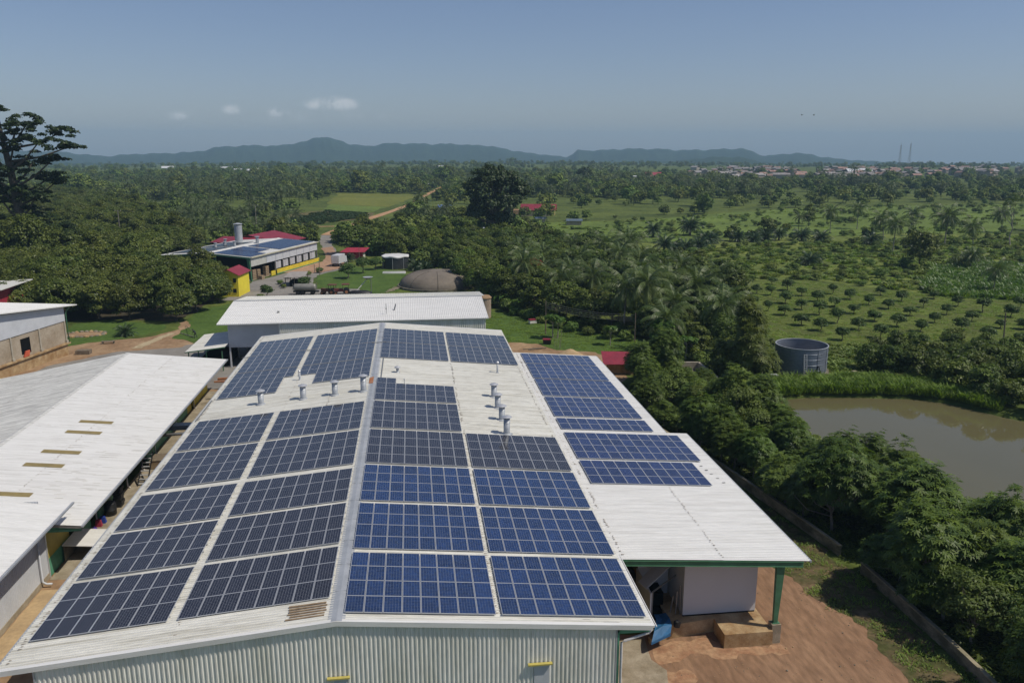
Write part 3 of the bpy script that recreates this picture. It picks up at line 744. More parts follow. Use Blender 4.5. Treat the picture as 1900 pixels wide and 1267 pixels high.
sheet('scrub_meadow', [(78, 198), (87, 199.5), (97, 201.5), (105, 197), (111, 186), (120, 175), (128, 191), (150, 216), (174, 224), (192, 207), (260, 290), (245, 300), (200, 312), (172, 300), (146, 316), (100, 284), (76, 294), (60, 300), (60, 250)], .006, pmat('rough_meadow', (.165, .195, .046), .95, 0, (.100, .132, .032), .06, fine=.35, fine_scale=.5, spec=.1, lo=.4, hi=.6), 4, 1.0, 41)
sheet('maize_field', [(119, 172), (136, 164), (150, 158), (185, 200), (172, 222), (150, 215), (128, 190)], .008, pmat('young_maize', (.13, .21, .035), .95, 0, (.07, .13, .025), .3, fine=.4, fine_scale=1.0, spec=.1), 3, .8, 11)
sheet('green_field', [(50, 345), (75, 296), (100, 285), (146, 318), (170, 300), (200, 312), (240, 300), (330, 390), (400, 470), (300, 470), (215, 455), (113, 385), (58, 375)], .03, BRIGHT, 5, 1.5, 12)
sheet('dry_field', [(-58, 672), (10, 633), (-1, 570), (-14, 497), (-52, 530)], .06, DRYF, 8, 1.5, 13)
sheet('green_field', [(-52, 528), (-14, 495), (-18, 475), (-24, 450), (-48, 470)], .05, BRIGHT, 6, 1.5, 14)
sheet('ploughed_field', [(-47, 470), (-22, 448), (-21, 420), (-34, 395), (-44, 372), (-75, 370), (-70, 440)], .045, pmat('ploughed_earth', (.15, .115, .06), .95, 0, (.085, .10, .03), .08, fine=.3, fine_scale=.4, spec=.1), 6, 1.5, 15)
sheet('dirt_road', [(-28.3, 382), (-22, 418), (-12.5, 463), (-.5, 528), (7.5, 608), (21, 718), (30, 790), (33, 790), (24.5, 716), (11.5, 606), (3.8, 525), (-8.5, 461), (-17.5, 414), (-23, 385), (-27, 360), (-32, 330), (-36, 332), (-31.5, 362)], .08, ROADM, 12, .35, 16)
sheet('dirt_road', [(-36.5, 371.5), (-27, 373), (-27, 369.5), (-60, 366), (-60, 368)], .085, ROADM, 5, .3, 17)
sheet('yard_road', [(-43, 186), (-40.5, 213), (-38, 220), (-34.5, 228), (-27, 249), (-26.5, 262), (-32, 292), (-36, 330), (-32.5, 332), (-28, 292), (-22.5, 262), (-19, 244), (-20.5, 233), (-26.5, 217), (-25, 199), (-13, 199), (-12, 186)], .014, ASPH, 2, .25, 18)
sheet('red_track', [(-36.2, 229), (-27.2, 251), (-27, 262), (-31, 285), (-28, 290), (-23, 262), (-19.8, 244), (-20.6, 234), (-25, 228), (-30, 226)], .03, pmat('pinkish_earth', (.40, .25, .16), .95, 0, (.30, .18, .11), .15, fine=.15, fine_scale=1), 2, .3, 19)
sheet('lawn', [(-25.5, 222), (-20, 232.5), (-17, 238), (-4, 228), (1, 208), (-4, 193), (-10, 190.5), (-12.5, 198), (-24.5, 200.5)], .022, LAWN, 1.5, .3, 20)
sheet('tan_yard', [(-80, 118), (-62, 141), (-57, 146), (-48, 150), (-44.5, 156), (-45.5, 163), (-42, 166), (-39.5, 160), (-43, 150), (-38, 143), (-30, 147), (-22, 132), (-22, 114), (-52, 114)], .012, TANDIRT, 1.3, .3, 21)
sheet('asphalt_strip', [(-60, 114.5), (-57, 130), (-50, 138), (-40, 141), (-34, 148), (-26, 148), (-22, 132), (-22, 114.5)], .02, ASPH, 1.3, .25, 22)
sheet('lawn', [(-66, 163), (-60, 166), (-48, 161), (-46.5, 156), (-49, 151.5), (-56, 146.5), (-62, 142)], .014, LAWN, 1.0, .3, 23)
sheet('lawn', [(-43.5, 153.5), (-42, 158), (-45, 163), (-45, 176), (-38, 185), (-28, 184), (-29, 150), (-35, 149), (-38, 144.8), (-43, 148)], .024, LAWN, 1.0, .3, 24)
sheet('drain_slab', [(-48.1, 141), (-46.3, 141), (-43.9, 152.3), (-45.2, 152.6)], .034, pmat('pale_slab', (.46, .38, .24), .9, 0, (.34, .26, .15), .8, fine=.2, fine_scale=3), .8, .14, 25)
sheet('shaded_soil', [(-75, 166), (-60, 167), (-47, 162.5), (-46, 166), (-45, 172), (-45, 300), (-130, 300), (-110, 200)], .008, pmat('shaded_litter', (.06, .045, .025), .95, 0, (.03, .03, .014), .2, fine=.3, fine_scale=1.5), 2, .4, 26)  # litter under the grove, with the grove's shade put into its dark colour

# ---- hills on the horizon, built where they stand about five kilometres off
HILL = pmat('wooded_hill', (.030, .050, .018), .95, 0, (.018, .032, .012), .006, (1, 1, 1.5), fine=.3, fine_scale=.03, spec=.05)
def hill(name, prof, dist, depth, foot, seed):
    """prof: list of (azimuth deg, crest elevation above eye level deg)"""
    r = np.random.default_rng(seed)
    a = np.linspace(prof[0][0], prof[-1][0], 420)
    e = np.interp(a, [p[0] for p in prof], [p[1] for p in prof])
    jag = np.convolve(r.normal(0, 1, 460), np.ones(5) / 5, 'same')[:420]
    e = e + jag * .03 + .05 * np.sin(a * 5.1) * np.sin(a * 1.7 + 2)
    rows = []
    fr = np.linspace(-1, 1, 25)
    crestz = 32.8 + np.tan(np.radians(e)) * dist
    wob = np.convolve(r.normal(0, 1, 520), np.ones(31) / 31, 'same')
    vs = []
    for i, t in enumerate(fr):
        D = dist + t * depth
        shape = math.cos(t * math.pi / 2) ** 1.25
        gully = 1 + (.35 * wob[20 + i * 3:440 + i * 3] + .25 * np.sin(a * 6 + i * .9 + np.sin(a * 2.3) * 3)) * (abs(t) * (1 - abs(t))) * .8
        z = foot + (crestz - foot) * shape * gully
        vs.append(np.stack([D * np.sin(np.radians(a)), D * np.cos(np.radians(a)), z], -1))
    V = np.concatenate(vs); n = len(a)
    idx = np.arange(len(fr) * n).reshape(len(fr), n)
    f = np.stack([idx[:-1, :-1], idx[:-1, 1:], idx[1:, 1:], idx[1:, :-1]], -1).reshape(-1, 4)
    me = bpy.data.meshes.new(name); me.from_pydata(V.tolist(), [], f.tolist()); me.materials.append(HILL)
    me.polygons.foreach_set('use_smooth', [True] * len(me.polygons)); me.update()
    o = bpy.data.objects.new(name, me); C.objects.link(o); structure(o)
def azel(u, v):      # crest positions noted on the photograph, as compass bearing and elevation
    x, y = (u - 950) / 1500, (633.5 - v) / 1500
    p = R(13.255); fy = math.cos(p) + y * math.sin(p); fz = -math.sin(p) + y * math.cos(p)
    return 7.044 + math.degrees(math.atan2(x, fy)), math.degrees(math.atan2(fz, math.hypot(x, fy)))
crest = [(-420, 292), (-250, 284), (-120, 290), (0, 283), (60, 280), (110, 281), (150, 286), (190, 290), (230, 287), (300, 285), (350, 283), (380, 279), (400, 274), (430, 272), (480, 270), (510, 271), (540, 267), (565, 263), (580, 257), (600, 254), (615, 257), (630, 261), (648, 268), (690, 272), (703, 268), (730, 266), (800, 268), (850, 268), (900, 270), (940, 277), (980, 284), (1020, 289), (1050, 291), (1064, 287), (1072, 278), (1085, 280), (1130, 278), (1170, 276), (1260, 278), (1310, 279), (1340, 276), (1380, 277), (1395, 281), (1420, 289), (1440, 287), (1475, 284), (1510, 287), (1540, 294), (1600, 299), (1700, 304), (1800, 307)]
hill('hills', [azel(*c) for c in crest], 5200, 1300, -55, 5)
hill('foothills', [azel(*c) for c in [(-300, 303), (-100, 299), (40, 303), (160, 302), (260, 306), (420, 303), (520, 302), (640, 305), (760, 300), (860, 303), (930, 298), (1010, 302), (1120, 305), (1240, 300), (1330, 291), (1370, 292), (1430, 303), (1520, 308), (1620, 309)]], 3500, 420, -32, 6)

# ---- the air: one closed box of thin haze round everything
hz = MB().box(-9500, 9500, -2500, 9500, -140, 235)
HAZE = bpy.data.materials.new('haze'); HAZE.use_nodes = True
_n, _l = HAZE.node_tree.nodes, HAZE.node_tree.links; _n.clear()
_o = _n.new('ShaderNodeOutputMaterial'); _v = _n.new('ShaderNodeVolumePrincipled')
_v.inputs['Color'].default_value = (.50, .78, 1.0, 1); _v.inputs['Density'].default_value = HAZE_DENSITY = .000155; _v.inputs['Anisotropy'].default_value = .0
_l.new(_v.outputs[0], _o.inputs['Volume'])
hazeo = stuff(hz.build('haze', HAZE))
# ================================================================== NEIGHBOURING BUILDINGS
def local(mb, t):      # world coordinates -> local to an unrotated thing
    l = t.location; mb.v = [(x - l.x, y - l.y, z - l.z) for x, y, z in mb.v]; return mb
def nrm(slope_x): return Vector((slope_x, 0, 1)).normalized()

# ---------------------------------------------------------------- long workshop on the left
lb = thing('workshop_building', 'long weathered white-roofed workshop left of the factory, brown skylights in its roof', 'workshop', (-39.3, 61.7, 0))
EX, EZ, RX, RZ, LX, LZ = -26.2, 4.4, -39.3, 5.71, -57.0, 2.45
sE = (RZ - EZ) / (EX - RX); sW = (RZ - LZ) / (RX - LX)
def zlb(x): return EZ + sE * (EX - x) if x > RX else LZ + sW * (x - LX)
for a, b, mt, lift in ((RX, -33.2, WHITE_CLEAN, .012), (-33.35, EX, WHITE_CLEAN, 0), (RX, -47.5, OLD_ROOF, .012), (-47.35, LX, OLD_ROOF, 0)):
    nn = nrm(sE if b > RX else -sW)
    m = MB().ribs((a, 61.7, zlb(a) ), (b - a, 0, zlb(b) - zlb(a)), (0, 1, 0), 52, .24, .03, nn, lift)
    local(m, lb).build('roof_sheet', mt, lb)
m = MB()
for y in np.arange(61.8, 113, 2.0):
    y2 = min(y + 1.97, 113.6)
    for xo in (RX - .32, RX + .32):
        m.poly([(RX, y, RZ + .07), (xo, y, zlb(xo) + .05), (xo, y2, zlb(xo) + .05), (RX, y2, RZ + .07)], xo > RX)
    m.box(RX - .25, RX + .25, y2 - .02, y2 + .02, RZ + .03, RZ + .08)
local(m, lb).build('ridge_cap', OLD_ROOF, lb)
m = MB(); m.bar((EX + .08, 61.6, EZ - .05), (EX + .08, 113.8, EZ - .05), .16, .14); local(m, lb).build('gutter', GALV, lb)
for yv in (61.75, 113.65):
    m = MB(); m.bar((EX - .05, yv, EZ - .14), (RX, yv, RZ - .14), .06, .22); m.bar((RX, yv, RZ - .14), (LX, yv, LZ - .14), .06, .22); local(m, lb).build('verge_board', STEEL, lb)
# skylights of brown translucent sheet
for xa, xb, y in ((-35.0, -31.75, 85.3), (-35.1, -31.78, 82.1), (-35.1, -31.72, 76.6), (-35.25, -31.93, 73.25), (-35.0, -31.95, 66.85)):
    m = MB(); m.poly([(xa, y - .42, zlb(xa) + .045), (xb, y - .42, zlb(xb) + .045), (xb, y + .42, zlb(xb) + .045), (xa, y + .42, zlb(xa) + .045)])
    for k in (-.3, -.06, .18):
        m.hexa([(xa, y + k, zlb(xa) + .046), (xb, y + k, zlb(xb) + .046), (xb, y + k + .1, zlb(xb) + .046), (xa, y + k + .1, zlb(xa) + .046)],
               [(xa, y + k + .02, zlb(xa) + .075), (xb, y + k + .02, zlb(xb) + .075), (xb, y + k + .08, zlb(xb) + .075), (xa, y + k + .08, zlb(xa) + .075)])
    local(m, lb).build('skylight', MATS.get('skylight') or pmat('skylight', (.33, .26, .11), .4, 0, (.24, .19, .08), 2), lb)
WX = -29.15
r_ = random.Random(17); m = MB()
for _ in range(520):
    x = r_.uniform(-38.8, -27.2) if r_.random() < .7 else r_.uniform(-55, -40); y = 61.9 + .24 * r_.randrange(214); L = r_.uniform(.25, 1.5)
    if -36.5 < x < -31 and min(abs(y - q) for q in (85.3, 82.1, 76.6, 73.25, 66.85)) < .7: continue
    m.poly([(x, y - .03, zlb(x) + .036), (x + L, y - .03, zlb(x + L) + .036), (x + L, y + .03, zlb(x + L) + .036), (x, y + .03, zlb(x) + .036)])
stuff(local(m, lb).build('roof_grime', GRIME, lb))
lap_marks(lb, lambda q: local(q, lb), -33.25, zlb, 62, 113, 71, .5, None, (.06, .14)); lap_marks(lb, lambda q: local(q, lb), -47.4, zlb, 62, 113, 72, .5, None, (.06, .2))
def seg(ya, yb, top, dado):
    m = MB(); m.m = 0; m.box(WX - .2, WX, ya, yb, 1.5, 4.45); local(m, lb).build('wall', top, lb)
    m = MB(); m.box(WX - .2, WX + .012, ya, yb, 0, 1.5); local(m, lb).build('dado', dado, lb)
DGREEN = LGREEN
seg(61.95, 65.4, MUSTARD, DGREEN); seg(68.9, 70.6, MUSTARD, DGREEN); seg(72.6, 77.4, MUSTARD, DGREEN); seg(86.6, 88.2, MUSTARD, DGREEN)
seg(88.2, 103.0, DGREEN, DGREEN); seg(103.0, 105.0, YELLOW, YELLOW); seg(106.2, 113.6, YELLOW, YELLOW); seg(65.4, 66.2, MUSTARD, DGREEN); seg(77.4, 78.6, DGREEN, DGREEN)
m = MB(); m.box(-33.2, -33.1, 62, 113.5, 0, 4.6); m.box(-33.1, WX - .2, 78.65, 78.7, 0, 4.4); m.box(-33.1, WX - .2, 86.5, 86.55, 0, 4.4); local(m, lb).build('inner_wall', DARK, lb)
m = MB(); m.box(-56.5, -56.3, 61.9, 113.5, 0, 2.4); m.box(-56.3, WX, 113.2, 113.4, 0, 2.4); local(m, lb).build('rear_wall', RENDER, lb)
m = MB(); m.poly([(-56.3, 61.9, 0), (WX, 61.9, 0), (WX, 61.9, 4.6), (RX, 61.9, 5.5), (-56.3, 61.9, 2.4)]); local(m, lb).build('gable_wall', RENDER, lb)
m = MB()
m.bar((-29.1, 61.9, 4.0), (-26.3, 61.9, 4.0), .14, .2); m.bar((-29.1, 61.8, 4.25), (-26.3, 61.8, 4.25), .1, .1); local(m, lb).build('eave_frame', LGREEN, lb)
for y in (71.2, 79.4, 84.0, 88.6, 97.0, 105.2):
    m = MB(); m.tube([(EX + .02, y, EZ - .1), (-28.6, y, EZ - .5), (-28.85, y, EZ - .8), (-28.85, y, .25), (-28.6, y, .08)], .065, 7); local(m, lb).build('downpipe', PIPE, lb, True)

# ---------------------------------------------------------------- grey-walled building at the near left corner
fl = thing('storage_building', 'white-roofed storage building with grey ribbed wall at the bottom left corner', 'warehouse', (-28, 62.6, 0))
s2 = .15
def zfl(x): return 6.0 + s2 * (-27.05 - x)
m = MB().ribs((-27.05, 18, zfl(-27.05)), (-24, 0, 24 * s2), (0, 1, 0), 44.6, .24, .03, nrm(s2)); local(m, fl).build('roof_sheet', WHITE_CLEAN, fl)
m = MB(); m.bar((-26.97, 18, 5.93), (-26.97, 62.7, 5.93), .16, .14); local(m, fl).build('gutter', GALV, fl)
m = MB(); m.bar((-27.05, 62.58, 5.9), (-51, 62.58, zfl(-51) - .1), .05, .2); local(m, fl).build('verge_board', GALV, fl)
m = MB().ribs((-29.15, 18, .45), (0, 0, zfl(-29.15) - .55), (0, 1, 0), 43.9, .24, .03, (1, 0, 0)); local(m, fl).build('wall_sheet', GREY_SHEET, fl)
m = MB(); m.box(-29.3, -29.08, 18, 61.9, 0, .45); local(m, fl).build('plinth', CONC, fl)
m = MB().ribs((-50, 61.9, .3), (0, 0, 6.2), (1, 0, 0), 20.8, .24, .03, (0, 1, 0)); local(m, fl).build('end_wall', GREY_SHEET, fl)
m = MB(); m.bar((-29.1, 61.93, 0), (-29.1, 61.93, 6.2), .12); local(m, fl).build('corner_trim', ALU, fl)
for y in (60.4, 51.4):
    m = MB(); m.tube([(-27.0, y, 5.85), (-27.3, y, 5.6), (-28.8, y, 5.2), (-28.98, y, 4.9), (-28.98, y, .5), (-28.7, y, .3), (-28.3, y, .3)], .085, 8); local(m, fl).build('downpipe', GREY_SHEET, fl, True)

# things in the gap between workshop and factory
ramp = thing('covered_hatch', 'low hatch with slanting pale cover between the workshop wall and the factory eave', 'hatch', (-27.6, 66, 0))
m = MB(); m.hexa([(-29.0, 64.3, 1.5), (-24.4, 64.3, 1.1), (-24.4, 67.4, 1.1), (-29.0, 67.4, 1.5)], [(-29.0, 64.3, 1.56), (-24.4, 64.3, 1.16), (-24.4, 67.4, 1.16), (-29.0, 67.4, 1.56)]); local(m, ramp).build('cover', WHITE_CLEAN, ramp)
m = MB(); m.box(-29.0, -24.6, 67.2, 67.35, 0, 1.1); m.box(-24.6, -24.5, 64.4, 67.3, 0, 1.05); m.box(-28.95, -28.9, 64.4, 67.2, 0, 1.45); local(m, ramp).build('side_wall', BLOCK, ramp)
brl = thing('water_barrel', 'black plastic barrel against the workshop wall', 'barrel', (-28.4, 73.3, 0))
m = MB(); m.lathe([(0, 0), (.48, 0), (.53, .1), (.53, .5), (.56, .52), (.53, .55), (.53, 1.1), (.45, 1.25), (.2, 1.32), (0, 1.32)], 18); m.build('drum', BLACKP, brl, True)
m = MB(); m.lathe([(.2, 1.3), (.22, 1.4), (0, 1.42)], 14); m.build('lid', BLACKP, brl, True)
st = thing('pallet_stack', 'stack of black crates leaning beside the black barrel', 'crates', (-28.3, 75.2, 0))
for i in range(6):
    m = MB(); z = i * .33; dx = (i % 2) * .08
    m.box(-.35 + dx, .35 + dx, -.45, .45, z, z + .05)
    for sx in (-.35, .32):
        m.box(sx + dx, sx + .03 + dx, -.45, .45, z + .05, z + .3)
    for sy in (-.45, .42): m.box(-.32 + dx, .32 + dx, sy, sy + .03, z + .05, z + .3)
    m.build('crate', BLACKP, st)
ldr = thing('step_ladder', 'black steel stair with pale treads up to a hatch in the workshop wall', 'stair', (-27.6, 81, 0))
m = MB(); m.bar((-.45, -1.2, 0), (-.45, 1.6, 2.6), .08, .16); m.build('stringer', BLACKP, ldr)
m = MB(); m.bar((.45, -1.2, 0), (.45, 1.6, 2.6), .08, .16); m.build('stringer', BLACKP, ldr)
for i in range(8):
    m = MB(); y = -1.0 + i * .34; z = .2 + i * .315; m.box(-.4, .4, y - .12, y + .12, z, z + .04); m.build('tread', ALU, ldr)
bx = thing('crate', 'brown wooden crate on the ground near the stair', 'crate', (-27.4, 85.2, 0))
m = MB(); m.box(-.8, .8, -1.0, 1.0, .1, .95); m.build('box', TANNISH, bx)
m = MB(); m.box(-.85, .85, -1.05, 1.05, .95, 1.0); m.build('lid', WOOD, bx)
for k, (c, nm, x, y, lab_) in enumerate(((pmat('blue_bag', (.02, .05, .3)), 'bag', -28.5, 71.6, 'blue bag standing beside a white downpipe'), (pmat('purple_tub', (.10, .05, .32)), 'tub', -28.4, 69.3, 'purple tub lying by the covered hatch'), (pmat('red_bag', (.3, .03, .06)), 'bag', -28.6, 70.9, 'small red bag beside the blue bag'))):
    m = MB(); m.hexa([(-.28, -.2, 0), (.28, -.2, 0), (.28, .2, 0), (-.28, .2, 0)], [(-.2, -.1, .6), (.22, -.12, .55), (.2, .12, .58), (-.22, .1, .62)]); m.bar((-.1, 0, .6), (.1, 0, .75), .04); o = m.build(nm, c, None); o.location = (x, y, .04); tag(o, lab_, nm)
for i in range(14):        # paving slabs of the drain along the workshop
    m = MB(); m.box(-.42, .42, -.3, .3, 0, .09 + .03 * (i % 3)); o = m.build('paving_slab', CONC); o.location = (-26.6 + .06 * (i % 4), 70.6 + i * .74, .03); o.rotation_euler = (0, .02 * ((i % 3) - 1), .05 * ((i % 5) - 2))
    tag(o, 'loose concrete slab in the row of slabs along the workshop drain', 'slab', 'slabs along the drain')
m = MB(); m.box(-27.2, -20.9, 86.9, 88.0, 3.35, 3.85); tag(m.build('duct', pmat('navy_duct', (.02, .03, .05), .5)), 'dark duct bridging from the workshop to the factory eave', 'duct')
m = MB(); m.tube([(-28.5, 86.0, 3.1), (-20.9, 86.4, 3.3)], .16, 10); tag(m.build('pipe', STEEL, None, True), 'grey pipe bridging the gap just in front of the dark duct', 'pipe')
m = MB(); m.bar((-26.4, 108.5, 3.0), (-21, 109, 3.0), .3, .3); m.bar((-26.4, 106.5, 3.2), (-21, 107, 3.1), .2, .2); tag(m.build('pipe_bridge', RUST), 'rusty pipes bridging the far end of the gap', 'pipes')
m = MB(); m.box(-24.8, -21.6, 103, 106, 0, 2.6); tag(m.build('block_wall', pmat('beige_block', (.34, .28, .22), .9)), 'beige block enclosure beside the yellow end of the workshop', 'enclosure')

# ---------------------------------------------------------------- beige building far left, turned by 14 degrees
fb = thing('beige_warehouse', 'white-roofed warehouse with grey cladding over a stained beige wall, far left', 'warehouse', (-57, 137.7, 0), -R(14))
# local frame: +y along the long wall away from the camera, +x towards the yard
m = MB(); m.box(-.25, 0, -30, .1, 2.1, 5.7); w = m.build('wall', RENDER, fb)
m = MB(); m.box(-.1, .12, -30, .1, 0, 1.85); m.build('base_wall', CONC_TAN, fb)
m = MB(); m.box(-.2, .45, -30, .5, 1.85, 2.08); m.build('ledge', CONC_TAN, fb)
m = MB(); m.hexa([(-.2, -30, 5.7), (.12, -30, 5.7), (.12, .2, 5.7), (-.2, .2, 5.7)], [(-.2, -30, 11.0), (.12, -30, 11.0), (.12, .2, 7.95), (-.2, .2, 7.95)]); m.build('cladding', GREY_SHEET, fb)
def zfb(y): return 8.05 + .107 * (2.3 - y)
m = MB().ribs((1.0, 2.3, zfb(2.3)), (0, -32, 32 * .107), (-1, 0, 0), 22, .3, .03, (0, .107, 1)); m.build('roof_sheet', WHITE_CLEAN, fb)
m = MB(); m.bar((1.02, 2.3, zfb(2.3) - .06), (1.02, -29.7, zfb(-29.7) - .06), .05, .16); m.build('verge_board', WHITE_CLEAN, fb); m = MB(); m.bar((1, 2.33, zfb(2.3) - .06), (-21, 2.33, zfb(2.3) - .06), .14, .12); m.build('gutter', WHITE_CLEAN, fb)
for y in (0, -6.1, -12.3, -18.5, -24.7):
    m = MB(); m.box(.0, .16, y - .14, y + .14, 2.1, 5.7); m.box(-.0, .3, y - .25, y + .25, 2.1, 2.5); m.build('pilaster', pmat('pilaster', (.42, .38, .30), .8) if y == 0 else MATS['pilaster'], fb)
m = MB(); m.box(-.02, .02, -10.25, -8.2, 2.55, 4.95); m.build('doorway', DARK, fb)  # box on the wall face; black colour stands in for the recess's shade
m = MB()
for i in range(5): m.tube([(.16, -10.1 + .1 * i, 2.2 + i * .17), (.2, -9.0 + .05 * i, 2.2 + i * .17)], .12, 7)
m.build('stacked_sack', pmat('orange_sack', (.55, .11, .05), .8), fb)
m = MB(); m.box(-22, -.3, .0, .1, 0, 7.9); m.build('end_wall', RENDER, fb)
m = MB(); m.tube([(.1, 2.2, 7.9), (.3, .5, 7.3), (.3, .3, 6.9), (.3, .3, 2.1)], .08, 7); m.build('downpipe', GREEN, fb, True)
m = MB(); m.box(-3.2, -1.0, 1.5, 2.8, 0, .7); o = tag(m.build('block_pile', WOOD), 'pile of brown blocks by the corner of the beige warehouse', 'blocks'); o.location = (-52.5, 135.8, 0)

rb = thing('red_building', 'dark red building with a pale roof edge at the far left margin', 'building', (-76, 160, 0))
m = MB(); m.box(-8, 0, -3, 8, 0, 7.6); m.build('wall', REDWALL, rb)
m = MB(); m.hexa([(-9, -4, 7.6), (1.3, -4, 8.0), (1.3, 9, 8.0), (-9, 9, 7.6)], [(-9, -4, 7.75), (1.3, -4, 8.15), (1.3, 9, 8.15), (-9, 9, 7.75)]); m.build('roof', WHITE_ROOF, rb)

# ---------------------------------------------------------------- transverse hall behind the factory
bc = thing('rear_hall', 'white-roofed hall standing crosswise behind the factory', 'hall', (-9, 125, 0))
fE, fR, bE = (125.0, 7.1), (138.0, 8.35), (148.6, 7.25)
sF = (fR[1] - fE[1]) / (fR[0] - fE[0]); sB = (fR[1] - bE[1]) / (bE[0] - fR[0])
xa, xb = -29.85, 11.65
m = MB().ribs((xa, fE[0], fE[1]), (0, fR[0] - fE[0], fR[1] - fE[1]), (1, 0, 0), xb - xa, .3, .045, (0, -sF, 1)); local(m, bc).build('roof_sheet', WHITE_CLEAN, bc)
m = MB().ribs((xa, fR[0], fR[1]), (0, bE[0] - fR[0], bE[1] - fR[1]), (1, 0, 0), xb - xa + .6, .3, .045, (0, sB, 1)); local(m, bc).build('roof_sheet', WHITE_ROOF, bc)
m = MB()
for x in np.arange(xa, xb - .1, 3.0): m.hexa([(x, fR[0] - .3, fR[1] + .03), (min(x + 2.96, xb), fR[0] - .3, fR[1] + .03), (min(x + 2.96, xb), fR[0] + .3, fR[1] + .03), (x, fR[0] + .3, fR[1] + .03)], [(x, fR[0] - .05, fR[1] + .1), (min(x + 2.96, xb), fR[0] - .05, fR[1] + .1), (min(x + 2.96, xb), fR[0] + .05, fR[1] + .1), (x, fR[0] + .05, fR[1] + .1)])
local(m, bc).build('ridge_cap', GALV, bc)
m = MB(); m.bar((xa, fE[0] - .07, fE[1] - .05), (xb, fE[0] - .07, fE[1] - .05), .16, .14, (0, 0, 1)); local(m, bc).build('gutter', WHITE_CLEAN, bc)
m = MB()
for x in (xa - .02, xb + .02):
    m = MB(); m.bar((x, fE[0], fE[1] - .05), (x, fR[0], fR[1] - .05), .06, .16); m.bar((x, fR[0], fR[1] - .05), (x, bE[0], bE[1] - .05), .06, .16)
    local(m, bc).build('verge_board', WHITE_CLEAN, bc)
m = MB(); m.box(-28.4, -20.7, 126.0, 126.1, 3.2, 6.95); local(m, bc).build('shaded_cladding', GREY_SHEET, bc)
m = MB(); m.box(-28.45, -28.35, 126.0, 147.5, 3.2, 6.9); local(m, bc).build('side_cladding', GREY_SHEET, bc)
m = MB().ribs((-20.7, 125.12, .3), (0, 0, 6.6), (1, 0, 0), 31.9, .3, .05, (0, -1, 0)); local(m, bc).build('front_wall', WALL_SHEET, bc)
m = MB(); m.box(-20.75, -20.6, 125.15, 126.1, .3, 6.9); m.box(11.1, 11.25, 125.15, 147.5, .3, 6.9); m.box(-28.4, 11.1, 147.4, 147.5, .3, 6.9); local(m, bc).build('wall', WALL_SHEET, bc)
for x, y in ((-28.4, 126.05), (-28.4, 132), (-28.4, 138), (-28.4, 144), (-24.5, 126.05)):
    m = MB(); m.box(x - .11, x + .11, y - .11, y + .11, 0, 6.9); local(m, bc).build('column', GREY_SHEET, bc)
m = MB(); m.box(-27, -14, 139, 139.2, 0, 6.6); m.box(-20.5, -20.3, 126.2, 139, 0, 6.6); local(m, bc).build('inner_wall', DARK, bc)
m = MB(); m.box(-26, -22, 129, 137, .02, 1.8); m.box(-23.5, -21.5, 126.6, 128.6, .02, 2.4); local(m, bc).build('stored_machinery', DARK, bc)
m = MB(); m.tube([(-4.4, 128.3, 7.45), (-4.4, 128.3, 9.1)], .05, 6); m.tube([(-4.4, 128.3, 8.2), (-4.4, 128.3, 8.4)], .12, 6); tag(m.build('antenna', STEEL), 'thin antenna rod on the rear hall roof above the ridge', 'antenna')
m = MB(); m.bar((-3.2, 130.2, 7.6), (-2.9, 130.6, 8.6), .16, .12); tag(m.build('roof_vane', STEEL), 'small leaning grey bracket on the rear hall roof beside the antenna', 'bracket')
m = MB(); m.tube([(-21.5, 130.4, 7.6), (-21.5, 130.4, 7.9)], .18, 8); tag(m.build('vent_stub', STEEL), 'lone vent stub on the left half of the rear hall roof', 'vent')
ln = thing('lean_to_canopy', 'low lean-to canopy of pale sheet left of the rear hall, half in shadow', 'canopy', (-31.5, 129, 0))
m = MB().ribs((-34.5, 123.6, 3.25), (5.9, 0, .65), (0, 1, 0), 12, .3, .03, (-.11, 0, 1)); local(m, ln).build('roof_sheet', WHITE_ROOF, ln)
m = MB(); m.bar((-34.5, 123.6, 3.15), (-34.5, 135.6, 3.15), .08, .14); m.bar((-34.5, 123.62, 3.15), (-28.6, 123.62, 3.8), .06, .14); local(m, ln).build('edge_beam', GREEN, ln)
for x, y in ((-34.1, 124.0), (-31.5, 124.0), (-34.1, 129.5), (-34.1, 135.2), (-29.2, 124.0)):
    m = MB(); m.box(x - .07, x + .07, y - .07, y + .07, 0, 3.15); local(m, ln).build('post', GREEN, ln)
m = MB(); m.box(-33, -29, 127, 134, .02, 1.5); local(m, ln).build('stored_goods', DARK, ln)

# ---------------------------------------------------------------- far factory with its own arrays and stack
ff = thing('yellow_walled_factory', 'second factory beyond the rear hall, yellow wall, solar roof and a tall metal flue', 'factory', (-39.44, 219.35, 0), -R(19.84))
def zff(t): return 6.15 + .065 * t if t < 12.5 else 6.96 - .07 * (t - 12.5)
def FB(t0, t1, s0, s1, z0, z1, name, mat):       # box in the building's own frame: t to the left, s along the wall
    m = MB(); m.box(-t1, -t0, s0, s1, z0, z1); return m.build(name, mat, ff)
for t0, t1 in ((-.45, 12.5), (12.5, 27)):
    m = MB(); m.hexa([(-t1, -5.9, zff(t1) - .12), (-t0, -5.9, zff(t0) - .12), (-t0, 32.4, zff(t0) - .12), (-t1, 32.4, zff(t1) - .12)], [(-t1, -5.9, zff(t1)), (-t0, -5.9, zff(t0)), (-t0, 32.4, zff(t0)), (-t1, 32.4, zff(t1))]); m.build('roof', OLD_ROOF, ff)
FB(12.3, 12.7, -5.9, 32.4, 6.9, 7.05, 'ridge_cap', WHITE_CLEAN)
FB(-.5, -.3, -5.9, 32.5, 5.95, 6.22, 'gutter', pmat('cream_trim', (.55, .52, .38), .6))
k = 0
